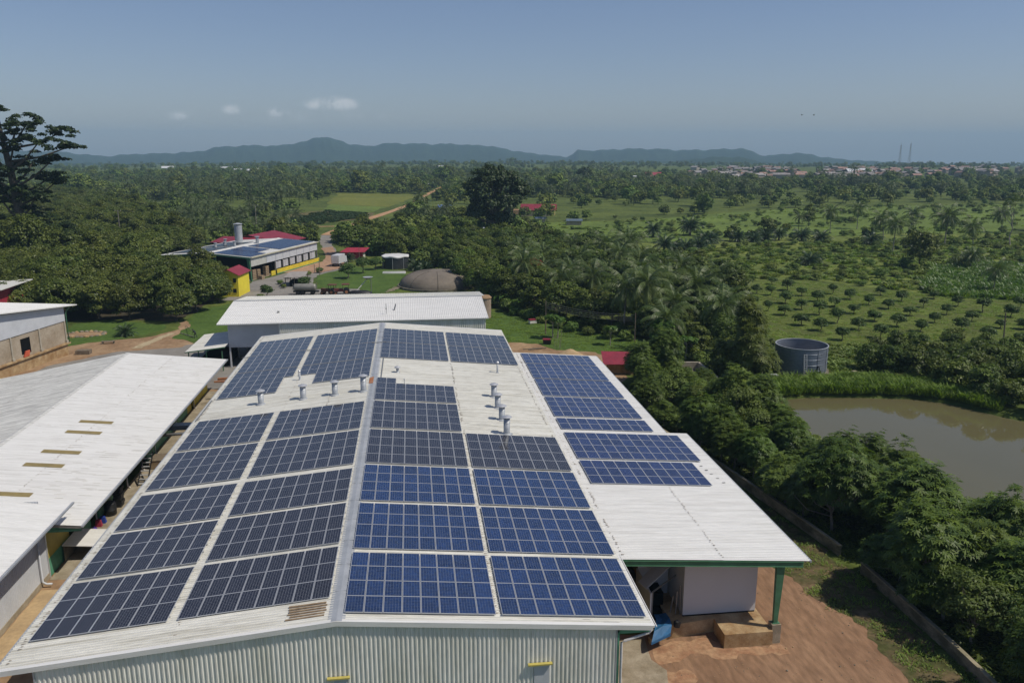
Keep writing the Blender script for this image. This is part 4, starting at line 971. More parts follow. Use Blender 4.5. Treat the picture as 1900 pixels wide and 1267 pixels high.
for s0, s1 in ((-5.7, 2.3), (2.3, 7.1), (7.1, 11.2), (11.2, 15.2), (15.2, 19.2), (19.2, 23.3), (23.3, 27.4), (27.4, 32.2)):
    FB(-.02, .1, s0 + .06, s1 - .06, 3.7, 5.95, 'fascia_panel', GREY_SHEET if k else pmat('pale_fascia', (.52, .53, .49), .6)); k += 1
for s in (7.1, 11.2, 15.2, 19.2, 23.3, 27.4, 32.1): FB(.1, .4, s - .15, s + .15, 0, 5.9, 'column', STEEL)
for s in (7.1, 11.2, 15.2, 19.2, 23.3, 27.4):
    e = s + (4.1 if s < 27 else 4.6)
    w = FB(.25, .32, s + .5, e - .9, 1.45, 3.4, 'window', pmat('milky_pane', (.50, .51, .54), .3) if 'milky_pane' not in MATS else MATS['milky_pane'])
    FB(.22, .25, s + 1.4, s + 1.5, 1.45, 3.4, 'window_mullion', STEEL)
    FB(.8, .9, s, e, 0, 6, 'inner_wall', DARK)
FB(-.35, -.1, 6.9, 32.6, .25, 1.28, 'yellow_wall', YELLOW)
FB(-.4, -.08, 6.9, 32.6, 0, .25, 'wall_skirting', LGREEN)
FB(-.35, -.1, 3.8, 6.0, 0, 1.2, 'yellow_wall', YELLOW)
m = MB(); m.hexa([(-.35, -6.0, 0), (.15, -6.0, 0), (.15, -5.6, 0), (-.35, -5.6, 0)], [(-1.0, -6.0, 6.0), (-.25, -6.0, 6.0), (-.25, -5.6, 6.0), (-1.0, -5.6, 6.0)]); m.build('portal_leg', GREEN, ff)
for t in (10, 20): FB(t - .15, t + .15, -6, -5.6, 0, zff(t) - .2, 'portal_leg', GREEN)
m = MB(); m.bar((0, -5.95, 5.85), (-12.5, -5.95, 6.65), .16, .4); m.bar((-12.5, -5.95, 6.65), (-27, -5.95, 5.7), .16, .4); m.build('portal_beam', GREEN, ff)
FB(.9, 27, 6.5, 6.6, 0, 6.1, 'inner_wall', DARK); FB(26.9, 27, -5.5, 32, 0, 5.9, 'side_wall', GREY_SHEET); FB(1, 26, 32.1, 32.3, 0, 5.9, 'end_wall', GREY_SHEET)
FB(.3, 27, -6.2, 6.4, 0, .12, 'floor', CONC)
# stacks of pale boards in the bay
for t, s, w, d_, h in ((.4, -4.4, .9, 1.8, 2.6), (.4, -2.0, .9, 1.5, 2.4), (.4, 2.2, .9, 1.7, 2.7)):
    m = MB()
    for q in range(6): m.box(-t - w + .03 * (q % 2), -t, s, s + d_, .12 + q * h / 6, .12 + (q + .8) * h / 6)
    o = m.build('board_stack', TANNISH); o.location = ff.location; o.rotation_euler = ff.rotation_euler
    tag(o, {-4.4: 'stack of pale boards just inside the corner of the second factory', -2.0: 'middle stack of pale boards under the fascia of the second factory', 2.2: 'rear stack of pale boards next to the yellow wall'}[s], 'boards')
m = MB(); m.box(.2, 1.3, -2.9, -1.6, 0, 1.0); o = m.build('crate', TANNISH); o.location = ff.location; o.rotation_euler = ff.rotation_euler; tag(o, 'low pale crate standing outside under the fascia of the second factory', 'crate')
# arrays
def far_array(t0, t1, s0, s1, label, mat):
    r_ = thing('solar_array', label, 'solar array', ff.location, -R(19.84), 'far roof solar arrays')
    nr = max(1, round((s1 - s0) / 1.98)); L = (s1 - s0) / nr
    for i in range(nr):
        m = MB(); a, b = s0 + i * L + .02, s0 + (i + 1) * L - .05
        k = max(1, round(t1 - t0)); wv = (t1 - t0) / k
        for j in range(k):
            ta, tb = t0 + j * wv + .02, t0 + (j + 1) * wv - .02
            m.hexa([(-tb, a, zff(tb) + .08), (-ta, a, zff(ta) + .08), (-ta, b, zff(ta) + .08), (-tb, b, zff(tb) + .08)], [(-tb, a, zff(tb) + .12), (-ta, a, zff(ta) + .12), (-ta, b, zff(ta) + .12), (-tb, b, zff(tb) + .12)])
        m.build('panel_row', mat, r_)
FARB = pmat('far_blue_panels', (.012, .022, .07), .22, 0, (.018, .03, .085), .4); FARK = pmat('far_black_panels', (.012, .014, .022), .25, 0, (.03, .032, .04), .4)
far_array(.2, 11.0, -5.2, 2.6, 'front blue array on the second factory roof above its open bay', FARB)
far_array(3.0, 11.0, 3.0, 9.8, 'blue array in the middle of the second factory roof', FARB)
far_array(.8, 10.5, 11.2, 31.6, 'long blue array on the far part of the second factory roof', FARB)
far_array(14, 25, -3, 9, 'dark array on the left slope of the second factory roof, nearest', FARK)
far_array(15, 25, 11, 22, 'dark array on the left slope of the second factory roof, behind', FARK)
def ffp(t, s): d = Vector((.3394, .9406)); n = Vector((-.9406, .3394)); p = Vector((-39.44, 219.35)) + d * s + n * t; return p
def flue(t, s, r, h, capr, lab_, mat=GALV):
    p = ffp(t, s); o = thing('flue', lab_, 'flue', (p.x, p.y, zff(t) - .05), 0, 'flues on the second factory')
    m = MB(); m.lathe([(r, -.1), (r, h - .3 * r)], 16)
    for zz in (h * .3, h * .6): m.lathe([(r + .01, zz - .04), (r + .03, zz), (r + .01, zz + .04)], 16)
    m.build('pipe', mat, o, True); m = MB(); m.lathe([(0, h - .02), (capr, h - .05), (capr, h + .05), (0, h + .3 * r)], 16); m.bar((r * .9, 0, h - .5 * r), (r * .9, 0, h), .08); m.bar((-r * .9, 0, h - .5 * r), (-r * .9, 0, h), .08); m.build('rain_cap', ALU, o)
flue(21.5, 24.8, 1.15, 5.4, 1.35, 'very tall wide metal flue on the second factory roof')
flue(20.9, 16.6, .35, 1.7, .6, 'capped flue on the left slope of the second factory, below the tall one')
flue(13.6, 9.5, .38, 1.5, .6, 'short flue on the ridge of the second factory, nearest the open bay')
flue(11.5, 18, .45, 2.0, .75, 'capped flue right of the tall one, close to the red roof')
flue(19.6, 14, .3, 1.2, .5, 'small flue on the left slope of the second factory, second nearest')
flue(20.2, 10.5, .3, 1.2, .5, 'small flue on the left slope of the second factory, nearest')

rr_ = thing('red_roofed_hall', 'hall with two red roofs behind the second factory', 'hall', ff.location - Vector((9.0, -3.2, 0)), -R(19.84))
m = MB(); m.box(-29, -7.5, 41, 55, 0, 4.4); m.build('wall', pmat('pinkish_wall', (.50, .36, .27), .7), rr_)
m = MB()
m.hexa([(-30, 40, 4.3), (-18, 40, 6.6), (-18, 57, 6.6), (-30, 57, 4.3)], [(-30, 40, 4.42), (-18, 40, 6.72), (-18, 57, 6.72), (-30, 57, 4.42)]); m.build('roof', REDROOF, rr_)
m = MB(); m.hexa([(-18, 40, 6.6), (-6.5, 40, 4.3), (-6.5, 57, 4.3), (-18, 57, 6.6)], [(-18, 40, 6.72), (-6.5, 40, 4.42), (-6.5, 57, 4.42), (-18, 57, 6.72)]); m.build('roof', REDROOF, rr_)
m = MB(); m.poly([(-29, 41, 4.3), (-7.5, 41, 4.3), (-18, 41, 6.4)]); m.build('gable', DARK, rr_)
m = MB(); m.hexa([(-27, 32.8, 4.9), (-13, 32.8, 4.9), (-13, 40.8, 6.0), (-27, 40.8, 6.0)], [(-27, 32.8, 5.02), (-13, 32.8, 5.02), (-13, 40.8, 6.12), (-27, 40.8, 6.12)]); m.build('lower_roof', REDROOF, rr_)
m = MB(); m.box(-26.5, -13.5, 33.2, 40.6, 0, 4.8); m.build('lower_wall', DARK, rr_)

# ---------------------------------------------------------------- smaller buildings and plant
def gable_house(name, label, cat, x, y, rz, w, d, eave, ridge, wall, roof, over=.5, wins=(), group=None, along='y', trim=None):
    """w across (x), d deep (y); ridge runs along 'along'"""
    t = thing(name, label, cat, (x, y, 0), R(rz), group)
    m = MB(); hw, hd = w / 2, d / 2
    m.box(-hw, hw, -hd, hd, 0, eave)
    if along == 'y':
        m.poly([(-hw, -hd, eave), (hw, -hd, eave), (0, -hd, ridge - .1)]); m.poly([(-hw, hd, eave), (hw, hd, eave), (0, hd, ridge - .1)], True)
    else:
        m.poly([(-hw, -hd, eave), (-hw, hd, eave), (-hw, 0, ridge - .1)], True); m.poly([(hw, -hd, eave), (hw, hd, eave), (hw, 0, ridge - .1)])
    m.build('wall', wall, t)
    for sgn in (-1, 1):
        m = MB(); th = .1
        if along == 'y':
            k = (ridge - eave) / hw; xe_ = sgn * (hw + over); ze = eave - k * over
            q = [(0, -hd - over, ridge), (xe_, -hd - over, ze), (xe_, hd + over, ze), (0, hd + over, ridge)]
        else:
            k = (ridge - eave) / hd; ye = sgn * (hd + over); ze = eave - k * over
            q = [(-hw - over, 0, ridge), (-hw - over, ye, ze), (hw + over, ye, ze), (hw + over, 0, ridge)]
        if (sgn > 0) == (along == 'y'): pass
        else: q = q[::-1]
        m.hexa([(a, b, c - .0) for a, b, c in q], [(a, b, c + th) for a, b, c in q]); m.build('roof', roof, t)
    for (wx, wz, ww, wh) in wins:
        m = MB(); m.box(wx - ww / 2, wx + ww / 2, -hd - .03, -hd + .03, wz, wz + wh); f = m.build('window', GLASSW, t)
        m = MB(); m.box(wx - ww / 2 - .06, wx + ww / 2 + .06, -hd - .07, -hd - .031, wz - .08, wz); m.build('window_sill', wall, f)
    return t
YH = pmat('lemon_paint', (.78, .66, .05), .6, 0, (.66, .54, .04), .5)
gable_house('yellow_house', 'bright yellow two-storey house with a red roof, half hidden by the grove', 'house', -41.7, 194.5, -8, 4.6, 7.5, 5.15, 6.3, YH, REDROOF, .45, ((-.2, 3.2, 1.0, 1.0), (1.5, 3.3, .7, 1.0), (1.4, .9, .8, 1.0)))
hut = thing('red_roofed_hut', 'small hut with bright red roof and dark red wall beside the white truck', 'hut', (-18.0, 256, 0), R(-6)); hut.scale = (.72, .8, .9)
REDB = pmat('bright_red_sheet', (.36, .03, .055), .55, 0, (.28, .024, .042), .4)
m = MB(); m.hexa([(-5.6, -3.2, 2.5), (5.0, -3.2, 2.5), (6.2, 2.8, 3.5), (-3.5, 2.8, 3.5)], [(-5.6, -3.2, 2.62), (5.0, -3.2, 2.62), (6.2, 2.8, 3.62), (-3.5, 2.8, 3.62)]); m.build('roof', REDB, hut)
m = MB(); m.box(-3.8, 4.2, -2.4, 2.4, 0, 2.6); m.build('wall', REDWALL, hut)
m = MB(); m.box(4.2, 4.3, -2.4, 2.4, 0, 2.5); m.build('end_wall', WHITE_ROOF, hut)
m = MB(); m.box(-4.0, 4.4, -2.6, -2.4, 0, .5); m.build('plinth', CONC, hut)
rh = thing('garden_hut', 'little hut whose red roof shows between trees behind the shed', 'hut', (30.9, 116, 0), R(-12)); rh.scale = (.72, .8, .85)
m = MB(); m.hexa([(-3.6, -3.0, 2.0), (3.8, -2.4, 2.0), (4.4, 2.6, 3.1), (-4.0, 2.6, 3.1)], [(-3.6, -3.0, 2.1), (3.8, -2.4, 2.1), (4.4, 2.6, 3.2), (-4.0, 2.6, 3.2)]); m.build('roof', REDROOF, rh)
m = MB(); m.box(-2.8, 3.2, -1.6, 2.2, 0, 2.1); m.build('wall', CONC_TAN, rh)
oh = thing('open_shelter', 'low open shelter with a flat grey roof in the paved yard', 'shelter', (-29.0, 206.6, 0), R(-3))
m = MB(); m.hexa([(-2.6, -3.6, 2.35), (2.6, -3.6, 2.35), (2.2, 3.6, 2.75), (-2.2, 3.6, 2.75)], [(-2.6, -3.6, 2.47), (2.6, -3.6, 2.47), (2.2, 3.6, 2.87), (-2.2, 3.6, 2.87)]); m.build('roof', pmat('greyish_roof', (.36, .33, .30), .8, 0, (.27, .24, .21), .8), oh)
for x in (-2.2, 0, 2.2):
    for y in (-3.2, 3.0):
        m = MB(); m.box(x - .08, x + .08, y - .08, y + .08, 0, 2.5); m.build('post', WOOD, oh)
m = MB(); m.box(-1.4, 1.8, -2.4, 1.8, 0, 1.3); m.build('stored_goods', DARK, oh)

# white box truck seen from behind
tk = thing('box_truck', 'white box truck parked on the red track by the second factory', 'truck', (-21.6, 240.6, 0), -R(16))
m = MB(); m.box(-1.15, 1.15, -2.6, 2.6, .95, 3.3); m.build('cargo_box', pmat('truck_white', (.56, .56, .58), .5, 0, (.48, .48, .5), 1), tk)
m = MB(); m.box(-1.05, -.03, -2.64, -2.61, 1.05, 3.2); m.build('rear_door', WHITE_CLEAN, tk)
m = MB(); m.box(.03, 1.05, -2.64, -2.61, 1.05, 3.2); m.build('rear_door', WHITE_CLEAN, tk)
m = MB(); m.box(-.45, .45, -2.5, 4.4, .65, .94); m.build('chassis', BLACKP, tk)
m = MB(); m.hexa([(-1.05, 2.75, .6), (1.05, 2.75, .6), (1.05, 4.6, .6), (-1.05, 4.6, .6)], [(-1.05, 2.75, 2.5), (1.05, 2.75, 2.5), (1.0, 4.2, 2.5), (-1.0, 4.2, 2.5)]); m.build('cab', GREY_SHEET, tk)
for x in (-.95, .95):
    for y in (-1.7, 3.6):
        m = MB(); m.tube([(x - .14, y, .45), (x + .14, y, .45)], .45, 14); w = m.build('wheel', BLACKP, tk); m = MB(); m.tube([(x - .15, y, .45), (x + .15, y, .45)], .22, 10); m.build('rim', STEEL, w)
# tank trailer
tt = thing('tank_trailer', 'grey cylindrical tank trailer parked behind the rear hall', 'tank trailer', (-25.2, 191.8, 0), R(-4))
m = MB(); m.lathe([(0, -2.6), (.5, -2.58), (.78, -2.4), (.82, -2.2), (.82, 2.2), (.78, 2.4), (.5, 2.58), (0, 2.6)], 18); m.v = [(z, y, x + 1.75) for x, y, z in m.v]; m.build('tank', pmat('tank_grey', (.30, .29, .26), .5, .2, (.22, .21, .18), .9), tt, True)
m = MB(); m.box(-2.7, 3.2, -.4, .4, .62, .92); m.build('chassis', BLACKP, tt)
m = MB(); m.bar((2.75, 0, .9), (2.75, 0, 2.8), .1); m.bar((-2.75, 0, .9), (-2.75, 0, 2.6), .08); m.build('end_frame', STEEL, tt)
for x in (-1.6, -.5, 1.8):
    for y in (-.8, .8):
        m = MB(); m.tube([(x, y - .14, .45), (x, y + .14, .45)], .45, 12); w = m.build('wheel', BLACKP, tt)
# two old tractors
def tractor(x, y, lab_, rz, body):
    t = thing('tractor', lab_, 'tractor', (x, y, 0), rz, 'tractors behind the rear hall')
    m = MB(); m.box(-.35, .35, -.2, 1.9, .75, 1.45); m.build('bonnet', body, t)
    m = MB(); m.box(-.75, .75, -1.6, -.1, .7, 1.1); m.build('mudguard', body, t)
    m = MB()
    for sx in (-.6, .6):
        for sy in (-1.5, -.2): m.bar((sx, sy, 1.1), (sx, sy, 2.35), .07)
    m.build('cab_post', BLACKP, t)
    m = MB(); m.box(-.8, .8, -1.75, .05, 2.35, 2.47); m.build('cab_roof', body, t)
    m = MB(); m.box(-.28, .28, -1.1, -.6, 1.1, 1.6); m.build('seat', BLACKP, t)
    for sx in (-.85, .85):
        m = MB(); m.tube([(sx - .2, -1.0, .75), (sx + .2, -1.0, .75)], .75, 16); w = m.build('wheel', BLACKP, t); m = MB(); m.tube([(sx - .22, -1.0, .75), (sx + .22, -1.0, .75)], .35, 10); m.build('rim', RUST, w)
        m = MB(); m.tube([(sx * .75 - .12, 1.5, .42), (sx * .75 + .12, 1.5, .42)], .42, 14); w = m.build('wheel', BLACKP, t); m = MB(); m.tube([(sx * .75 - .14, 1.5, .42), (sx * .75 + .14, 1.5, .42)], .2, 10); m.build('rim', RUST, w)
tractor(-19.6, 190.9, 'rusty red tractor in the yard behind the rear hall', R(70), pmat('rusty_body', (.17, .065, .04), .7, 0, (.11, .04, .03), 2))
tractor(-16.6, 190.8, 'smaller dark red tractor beside the rusty tractor', R(95), pmat('dark_red_body', (.16, .04, .035), .6))
m = MB(); m.lathe([(0, .9), (1.6, .8), (2.4, .4), (2.6, 0)], 14); m.v = [(x * 1.2, y * .5, z) for x, y, z in m.v]; o = tag(m.build('covered_heap', BLACKP, None, True), 'long heap under a black cover at the edge of the yard', 'heap'); o.location = (-12.6, 190.9, 0)
# dish on a post with a slanting pipe
ds = thing('pole_dish', 'wide grey dish on a post with a slanting pipe, on the lawn near the dome', 'dish', (-9.9, 192.3, 0))
m = MB(); m.tube([(0, 0, 0), (0, 0, 3.2)], .09, 8); m.build('post', STEEL, ds)
m = MB(); m.lathe([(.1, 3.3), (.6, 3.35), (1.15, 3.75), (1.2, 3.8), (1.12, 3.8), (.55, 3.45), (0, 3.42)], 16); m.v = [(x - .7, y, z) for x, y, z in m.v]; m.build('dish', GALV, ds, True)
m = MB(); m.bar((0, 0, 3.15), (-.75, 0, 3.4), .1); m.tube([(-.75, 0, 3.45), (-3.6, -1.2, .5)], .1, 8); m.build('slanting_pipe', PIPE, ds)
# membrane dome
dm = thing('gas_dome', 'big brown inflated membrane dome behind the rear hall', 'dome', (5.9, 200.5, 0))
prof = []
for i in range(15):
    a = i / 14 * math.pi / 2
    prof.append((9.3 * math.cos(a) ** .72, 3.9 * math.sin(a) ** .9))
DOME = pmat('membrane', (.205, .172, .135), .75, 0, (.14, .118, .092), .22, (1, 1, 2), .35, .7, fine=.1, fine_scale=2)
m = MB(); m.lathe(prof, 48); m.build('membrane', DOME, dm, True)
m = MB()
for a in np.arange(0, 6.28, .785):
    pth = [(r * math.cos(a) * 1.004, r * math.sin(a) * 1.004, z + .02) for r, z in prof[:-1]]
    m.tube(pth, .05, 5)
m.build('seam', pmat('seam', (.07, .06, .05), .8), dm)
m = MB(); m.lathe([(9.3, 0), (9.7, 0), (9.7, .5), (9.3, .5)], 48); m.build('ring_wall', BLOCK, dm)
sd_ = thing('brick_tank', 'small round brick tank with a tan lid at the right end of the rear hall', 'tank', (14.2, 160, 0))
m = MB(); m.lathe([(1.3, 0), (1.3, 4.0)], 20); m.build('shell', pmat('old_brick', (.28, .19, .13), .9, 0, (.4, .34, .28), 4), sd_)
m = MB(); m.lathe([(1.42, 4.0), (1.42, 4.15), (1.0, 4.5), (0, 4.65)], 20); m.build('lid', TANDIRT, sd_, True)
# black round tank with white scalloped rim
bt = thing('black_tank', 'black round water tank with a white scalloped cover, among the trees beyond the lawn', 'tank', (-4.95, 234.5, 0))
m = MB(); m.lathe([(3.75, 0), (3.75, 3.5)], 32); m.build('shell', pmat('black_liner', (.025, .027, .03), .5, 0, (.045, .05, .055), 1), bt, True)
m = MB()
n_ = 48
for k in range(n_):
    a0, a1 = 2 * math.pi * k / n_, 2 * math.pi * (k + 1) / n_
    z0, z1 = 3.55 + .14 * math.sin(a0 * 6), 3.55 + .14 * math.sin(a1 * 6)
    m.poly([(3.95 * math.cos(a0), 3.95 * math.sin(a0), z0), (3.95 * math.cos(a1), 3.95 * math.sin(a1), z1), (3.1 * math.cos(a1), 3.1 * math.sin(a1), 3.75), (3.1 * math.cos(a0), 3.1 * math.sin(a0), 3.75)])
    m.poly([(3.95 * math.cos(a0), 3.95 * math.sin(a0), z0 - .3), (3.95 * math.cos(a1), 3.95 * math.sin(a1), z1 - .3), (3.95 * math.cos(a1), 3.95 * math.sin(a1), z1), (3.95 * math.cos(a0), 3.95 * math.sin(a0), z0)])
m.poly([(3.1 * math.cos(2 * math.pi * k / n_), 3.1 * math.sin(2 * math.pi * k / n_), 3.75) for k in range(n_)])
m.build('cover', WHITE_CLEAN, bt)
m = MB()
for a in (-1.75, -.9, -2.7): m.tube([(3.82 * math.cos(a), 3.82 * math.sin(a), 0), (3.82 * math.cos(a), 3.82 * math.sin(a), 3.5)], .07, 6)
m.build('stay', ALU, bt)
m = MB(); m.hexa([(-8.3, 223.2, 0), (-2, 222.6, 0), (-1.9, 224, 0), (-8.1, 224.6, 0)], [(-8.2, 223.3, .5), (-2.1, 222.8, .55), (-2, 223.8, .5), (-8.0, 224.3, .45)]); tag(m.build('trough', WHITE_CLEAN), 'long low white trough on the ground in front of the black tank', 'trough')
m = MB()
for i in range(7): m.bar((-6.6 + i * .35, 192.5 + i * 1.1, .1 + .12 * (i % 3)), (-4.4 + i * .35, 194.5 + i * .9, .16 + .15 * (i % 2)), .25, .12)
tag(m.build('rubble_pile', CONC), 'pile of pale slabs and boards left of the brown dome', 'rubble')

# ---------------------------------------------------------------- open steel reservoir by the pond
rv = thing('steel_reservoir', 'open-topped round corrugated steel reservoir on the pond bank', 'tank', (58.6, 113.6, 0))
RT = pmat('blue_grey_steel', (.25, .28, .335), .4, .35, (.185, .21, .255), .4, (1, 1, 3), fine=.06, fine_scale=2)
prof = []
z = 0.0
while z < 4.0:
    prof += [(3.78, z), (3.82, z + .08), (3.78, z + .16)]; z += .19
m = MB(); m.lathe(prof, 64); m.build('shell', RT, rv, True)
m = MB(); m.lathe([(r - .03, z) for r, z in prof[::-1]], 64); m.build('lining', RT, rv, True)
m = MB(); m.lathe([(3.73, 4.08), (3.87, 4.08), (3.87, 4.18), (3.73, 4.18), (3.73, 4.08)], 64); m.build('rim', GALV, rv)
m = MB(); m.lathe([(0, .1), (3.75, .1)], 48); m.build('floor', CONC, rv)
for zz in (.85, 1.7, 2.55, 3.4):
    m = MB(); m.lathe([(3.82, zz - .02), (3.845, zz), (3.82, zz + .02)], 64); m.build('hoop_seam', RT, rv)
for k in range(12):
    a = k * .5236 + .2; m = MB(); m.bar((3.835 * math.cos(a), 3.835 * math.sin(a), .1), (3.835 * math.cos(a), 3.835 * math.sin(a), 4.08), .06, .03); m.build('bolted_seam', RT, rv)
m = MB(); m.lathe([(3.79, 0), (4.2, 0), (4.15, .3), (3.79, .3)], 48); m.build('base_ring', BLOCK, rv)
ld = thing('ladder', 'aluminium ladder leaning against the steel reservoir', 'ladder', (57.3, 109.2, 0), R(8))
for sx in (-.24, .24):
    m = MB(); m.bar((sx, 0, 0), (sx, .42, 3.6), .07, .07); m.build('rail', ALU, ld)
for i in range(11):
    m = MB(); z = .25 + i * .32; m.bar((-.24, z * .1167, z), (.24, z * .1167, z), .05, .05); m.build('rung', ALU, ld)
pm = thing('pump_tripod', 'dark steel tripod stand beside the ladder, at the reservoir', 'tripod', (59.0, 108.9, 0))
for a in (0, 2.1, 4.2):
    m = MB(); m.bar((.75 * math.cos(a), .5 * math.sin(a), 0), (.08 * math.cos(a), .05 * math.sin(a), 1.9), .09); m.build('leg', BLACKP, pm)
m = MB(); m.lathe([(0, .2), (.35, .2), (.35, .7), (0, .75)], 10); m.build('pump', STEEL, pm)
ib = thing('water_container', 'small pale ribbed container in the reeds left of the steel reservoir', 'container', (51.8, 108.0, 0))
m = MB(); m.box(-.55, .55, -.5, .5, .12, 1.1); m.build('bottle', pmat('milky_plastic', (.42, .44, .44), .5), ib)
m = MB()
for x in np.arange(-.56, .57, .16): m.bar((x, -.53, .1), (x, -.53, 1.12), .035)
for z in (.3, .6, .9): m.bar((-.56, -.53, z), (.56, -.53, z), .035)
m.build('cage', GALV, ib)
m = MB(); m.box(-.6, .6, -.55, .55, 0, .12); m.build('pallet', WOOD, ib)
for (x, y, w, d_, h, lab_) in ((66.6, 110.7, 2.6, 1.6, .25, 'pale concrete slab lying in the grass right of the reservoir'), (70.6, 109.9, 1.7, 1.2, .2, 'smaller grey slab at the right end of the grassy bank')):
    m = MB(); m.box(-w / 2, w / 2, -d_ / 2, d_ / 2, 0, h); m.box(-w / 2 + .1, -w / 2 + .8, -.2, .3, h, h + .25); o = tag(m.build('concrete_slab', CONC), lab_, 'slab'); o.location = (x, y, 0); o.rotation_euler = (0, 0, .2)
# open concrete basin between the trees
cb = thing('concrete_basin', 'open rectangular concrete basin half hidden by trees left of the reservoir', 'basin', (40.5, 111, 0))
m = MB()
for a, b in (((36.5, 115.7), (42.9, 114.9)), ((42.9, 114.9), (42.6, 106.6)), ((42.6, 106.6), (36.2, 107.4)), ((36.2, 107.4), (36.5, 115.7))):
    m = MB(); m.bar((a[0], a[1], .75), (b[0], b[1], .75), .35, 1.5); local(m, cb).build('wall', pmat('pale_concrete', (.42, .38, .30), .85, 0, (.30, .26, .19), .7) if 'pale_concrete' not in MATS else MATS['pale_concrete'], cb)
m = MB(); m.box(36.5, 42.6, 107, 115, .0, .3); local(m, cb).build('floor', BLOCK, cb)

# ---------------------------------------------------------------- boundary wall in front of the pond trees
bw = thing('boundary_wall', 'weathered low concrete wall running below the trees right of the shed', 'wall', (33, 60, 0))
pts = [(27.6, 92), (29.4, 84), (31.5, 76.3), (33.0, 68), (34.2, 60.4), (34.6, 57.6)]
pts2 = [(34.9, 54.8), (35.0, 48.8), (35.05, 45.1), (34.95, 40.9), (34.6, 34), (34.2, 27)]
WALLM = pmat('mossy_concrete', (.27, .235, .17), .9, 0, (.10, .095, .06), .45, (1, 1, 2.2), .38, .62, fine=.18, fine_scale=5)
for pl in (pts, pts2):
    for a, b in zip(pl, pl[1:]):
        m = MB(); m.bar((a[0], a[1], .45), (b[0], b[1], .45), .22, .9); local(m, bw).build('wall_panel', WALLM, bw)
        m = MB(); m.bar((a[0], a[1], .94), (b[0], b[1], .94), .30, .08); local(m, bw).build('coping', pmat('coping', (.36, .31, .21), .9, 0, (.2, .18, .11), 1.2) if 'coping' not in MATS else MATS['coping'], bw)

# ---------------------------------------------------------------- poles, wires and small things on the lawns
def pole(x, y, h, label, lean=0, arm=True, r=.11, mat=None):
    t = thing('utility_pole', label, 'utility pole', (x, y, 0))
    m = MB(); m.tube([(0, 0, 0), (lean * .5, 0, h * .5), (lean, 0, h)], [r, r * .85, r * .7], 7); m.build('shaft', mat or WOOD, t)
    if arm:
        m = MB(); m.bar((lean - 1.0, 0, h - .3), (lean + 1.0, 0, h - .3), .1, .1); m.build('crossarm', mat or WOOD, t)
        for dx in (-.9, 0, .9):
            m = MB(); m.tube([(lean + dx, 0, h - .25), (lean + dx, 0, h - .02)], .06, 6); m.build('insulator', PIPE, t)
    return t
pole(23.9, 143.2, 6.2, 'slim utility pole standing on the lawn behind the factory', 0, False)
pole(96.0, 118.2, 7.2, 'leaning dark pole in the bushes at the right margin of the orchard', -.5, False, .14)
pole(-100, 295, 13, 'thin pale pole with crossarm rising from the left grove', 0, True, .16, PALEBARK)
pole(-60, 327, 12.5, 'thin pale pole with crossarm behind the tall metal flue', 0, True, .16, PALEBARK)
pole(-25.0, 221.8, 4.6, 'bare pole at the edge of the paved yard beside the yellow wall', 0, False, .1)
pole(-26.8, 225.8, 2.6, 'short stake left of the bare pole in the yard', 0, False, .1)
pole(-16.2, 252.0, 4.2, 'dark post in front of the red-roofed hut', 0, False, .1)
pole(38.5, 135.2, 5.2, 'slim pole in shade at the right end of the lawn wires', 0, False)
wr = thing('overhead_wires', 'four sagging wires crossing from the lawn pole into the palms', 'wires', (24, 143, 0))
for k, z in enumerate((5.95, 5.6, 5.25, 4.9)):
    m = MB(); p0, p1 = Vector((23.9, 143.2, z)), Vector((38.5, 135.2, z - 1.1))
    m.tube([(p0.lerp(p1, t) - Vector((24, 143, .55 * math.sin(math.pi * t)))) for t in np.linspace(0, 1, 12)], .016, 4, False); m.build('wire', STEEL, wr)
for (x, y, rz, lab_) in ((22.9, 152.6, .3, 'small red-topped white box at the far side of the lawn'), (22.9, 135.4, -.2, 'dark box with a red lid at the near side of the lawn')):
    t = thing('hive_box', lab_, 'box', (x, y, 0), rz)
    m = MB(); m.box(-.7, .7, -.4, .4, .15, .75); m.build('box', WHITE_ROOF if y > 140 else BLACKP, t)
    m = MB(); m.box(-.75, .55, -.45, .45, .75, .95); m.build('lid', REDROOF, t)
    m = MB(); m.box(-.6, -.5, -.3, .3, 0, .15); m.box(.5, .6, -.3, .3, 0, .15); m.build('foot', WOOD, t)
for i, (dx, dy, h) in enumerate(((0, 0, 2.0), (.35, .1, 2.3), (.75, -.1, 1.7), (1.0, .2, 3.4))):
    m = MB(); m.tube([(0, 0, 0), (.05 * i, 0, h)], .035, 5); o = m.build('stake', PALEBARK); o.location = (23.6 + dx, 131.6 + dy, 0)
    tag(o, ('tallest' if i == 3 else ['left', 'second', 'shortest'][i]) + ' of the bare stakes standing at the near edge of the lawn', 'stake', 'stakes on the lawn edge')
for i, (x, y, rz) in enumerate(((19.4, 132.0, .1), (20.2, 131.6, .25), (21.0, 131.9, .05))):
    m = MB(); m.box(-1.2, 1.2, -.09, .09, 0, .12); o = m.build('timber', WOOD); o.location = (x, y, .03 + .06 * i); o.rotation_euler = (0, 0, rz)
    tag(o, ['left', 'middle', 'right'][i] + ' timber of the three lying on the bare earth behind the factory', 'timber', 'timbers on the bare earth')
m = MB(); m.lathe([(0, 1.1), (.6, .9), (1.6, .35), (2.2, 0)], 12); o = tag(m.build('sand_heap', SANDC, None, True), 'pale sand heap just behind the shed roof', 'sand heap'); o.location = (25.4, 127.2, 0)
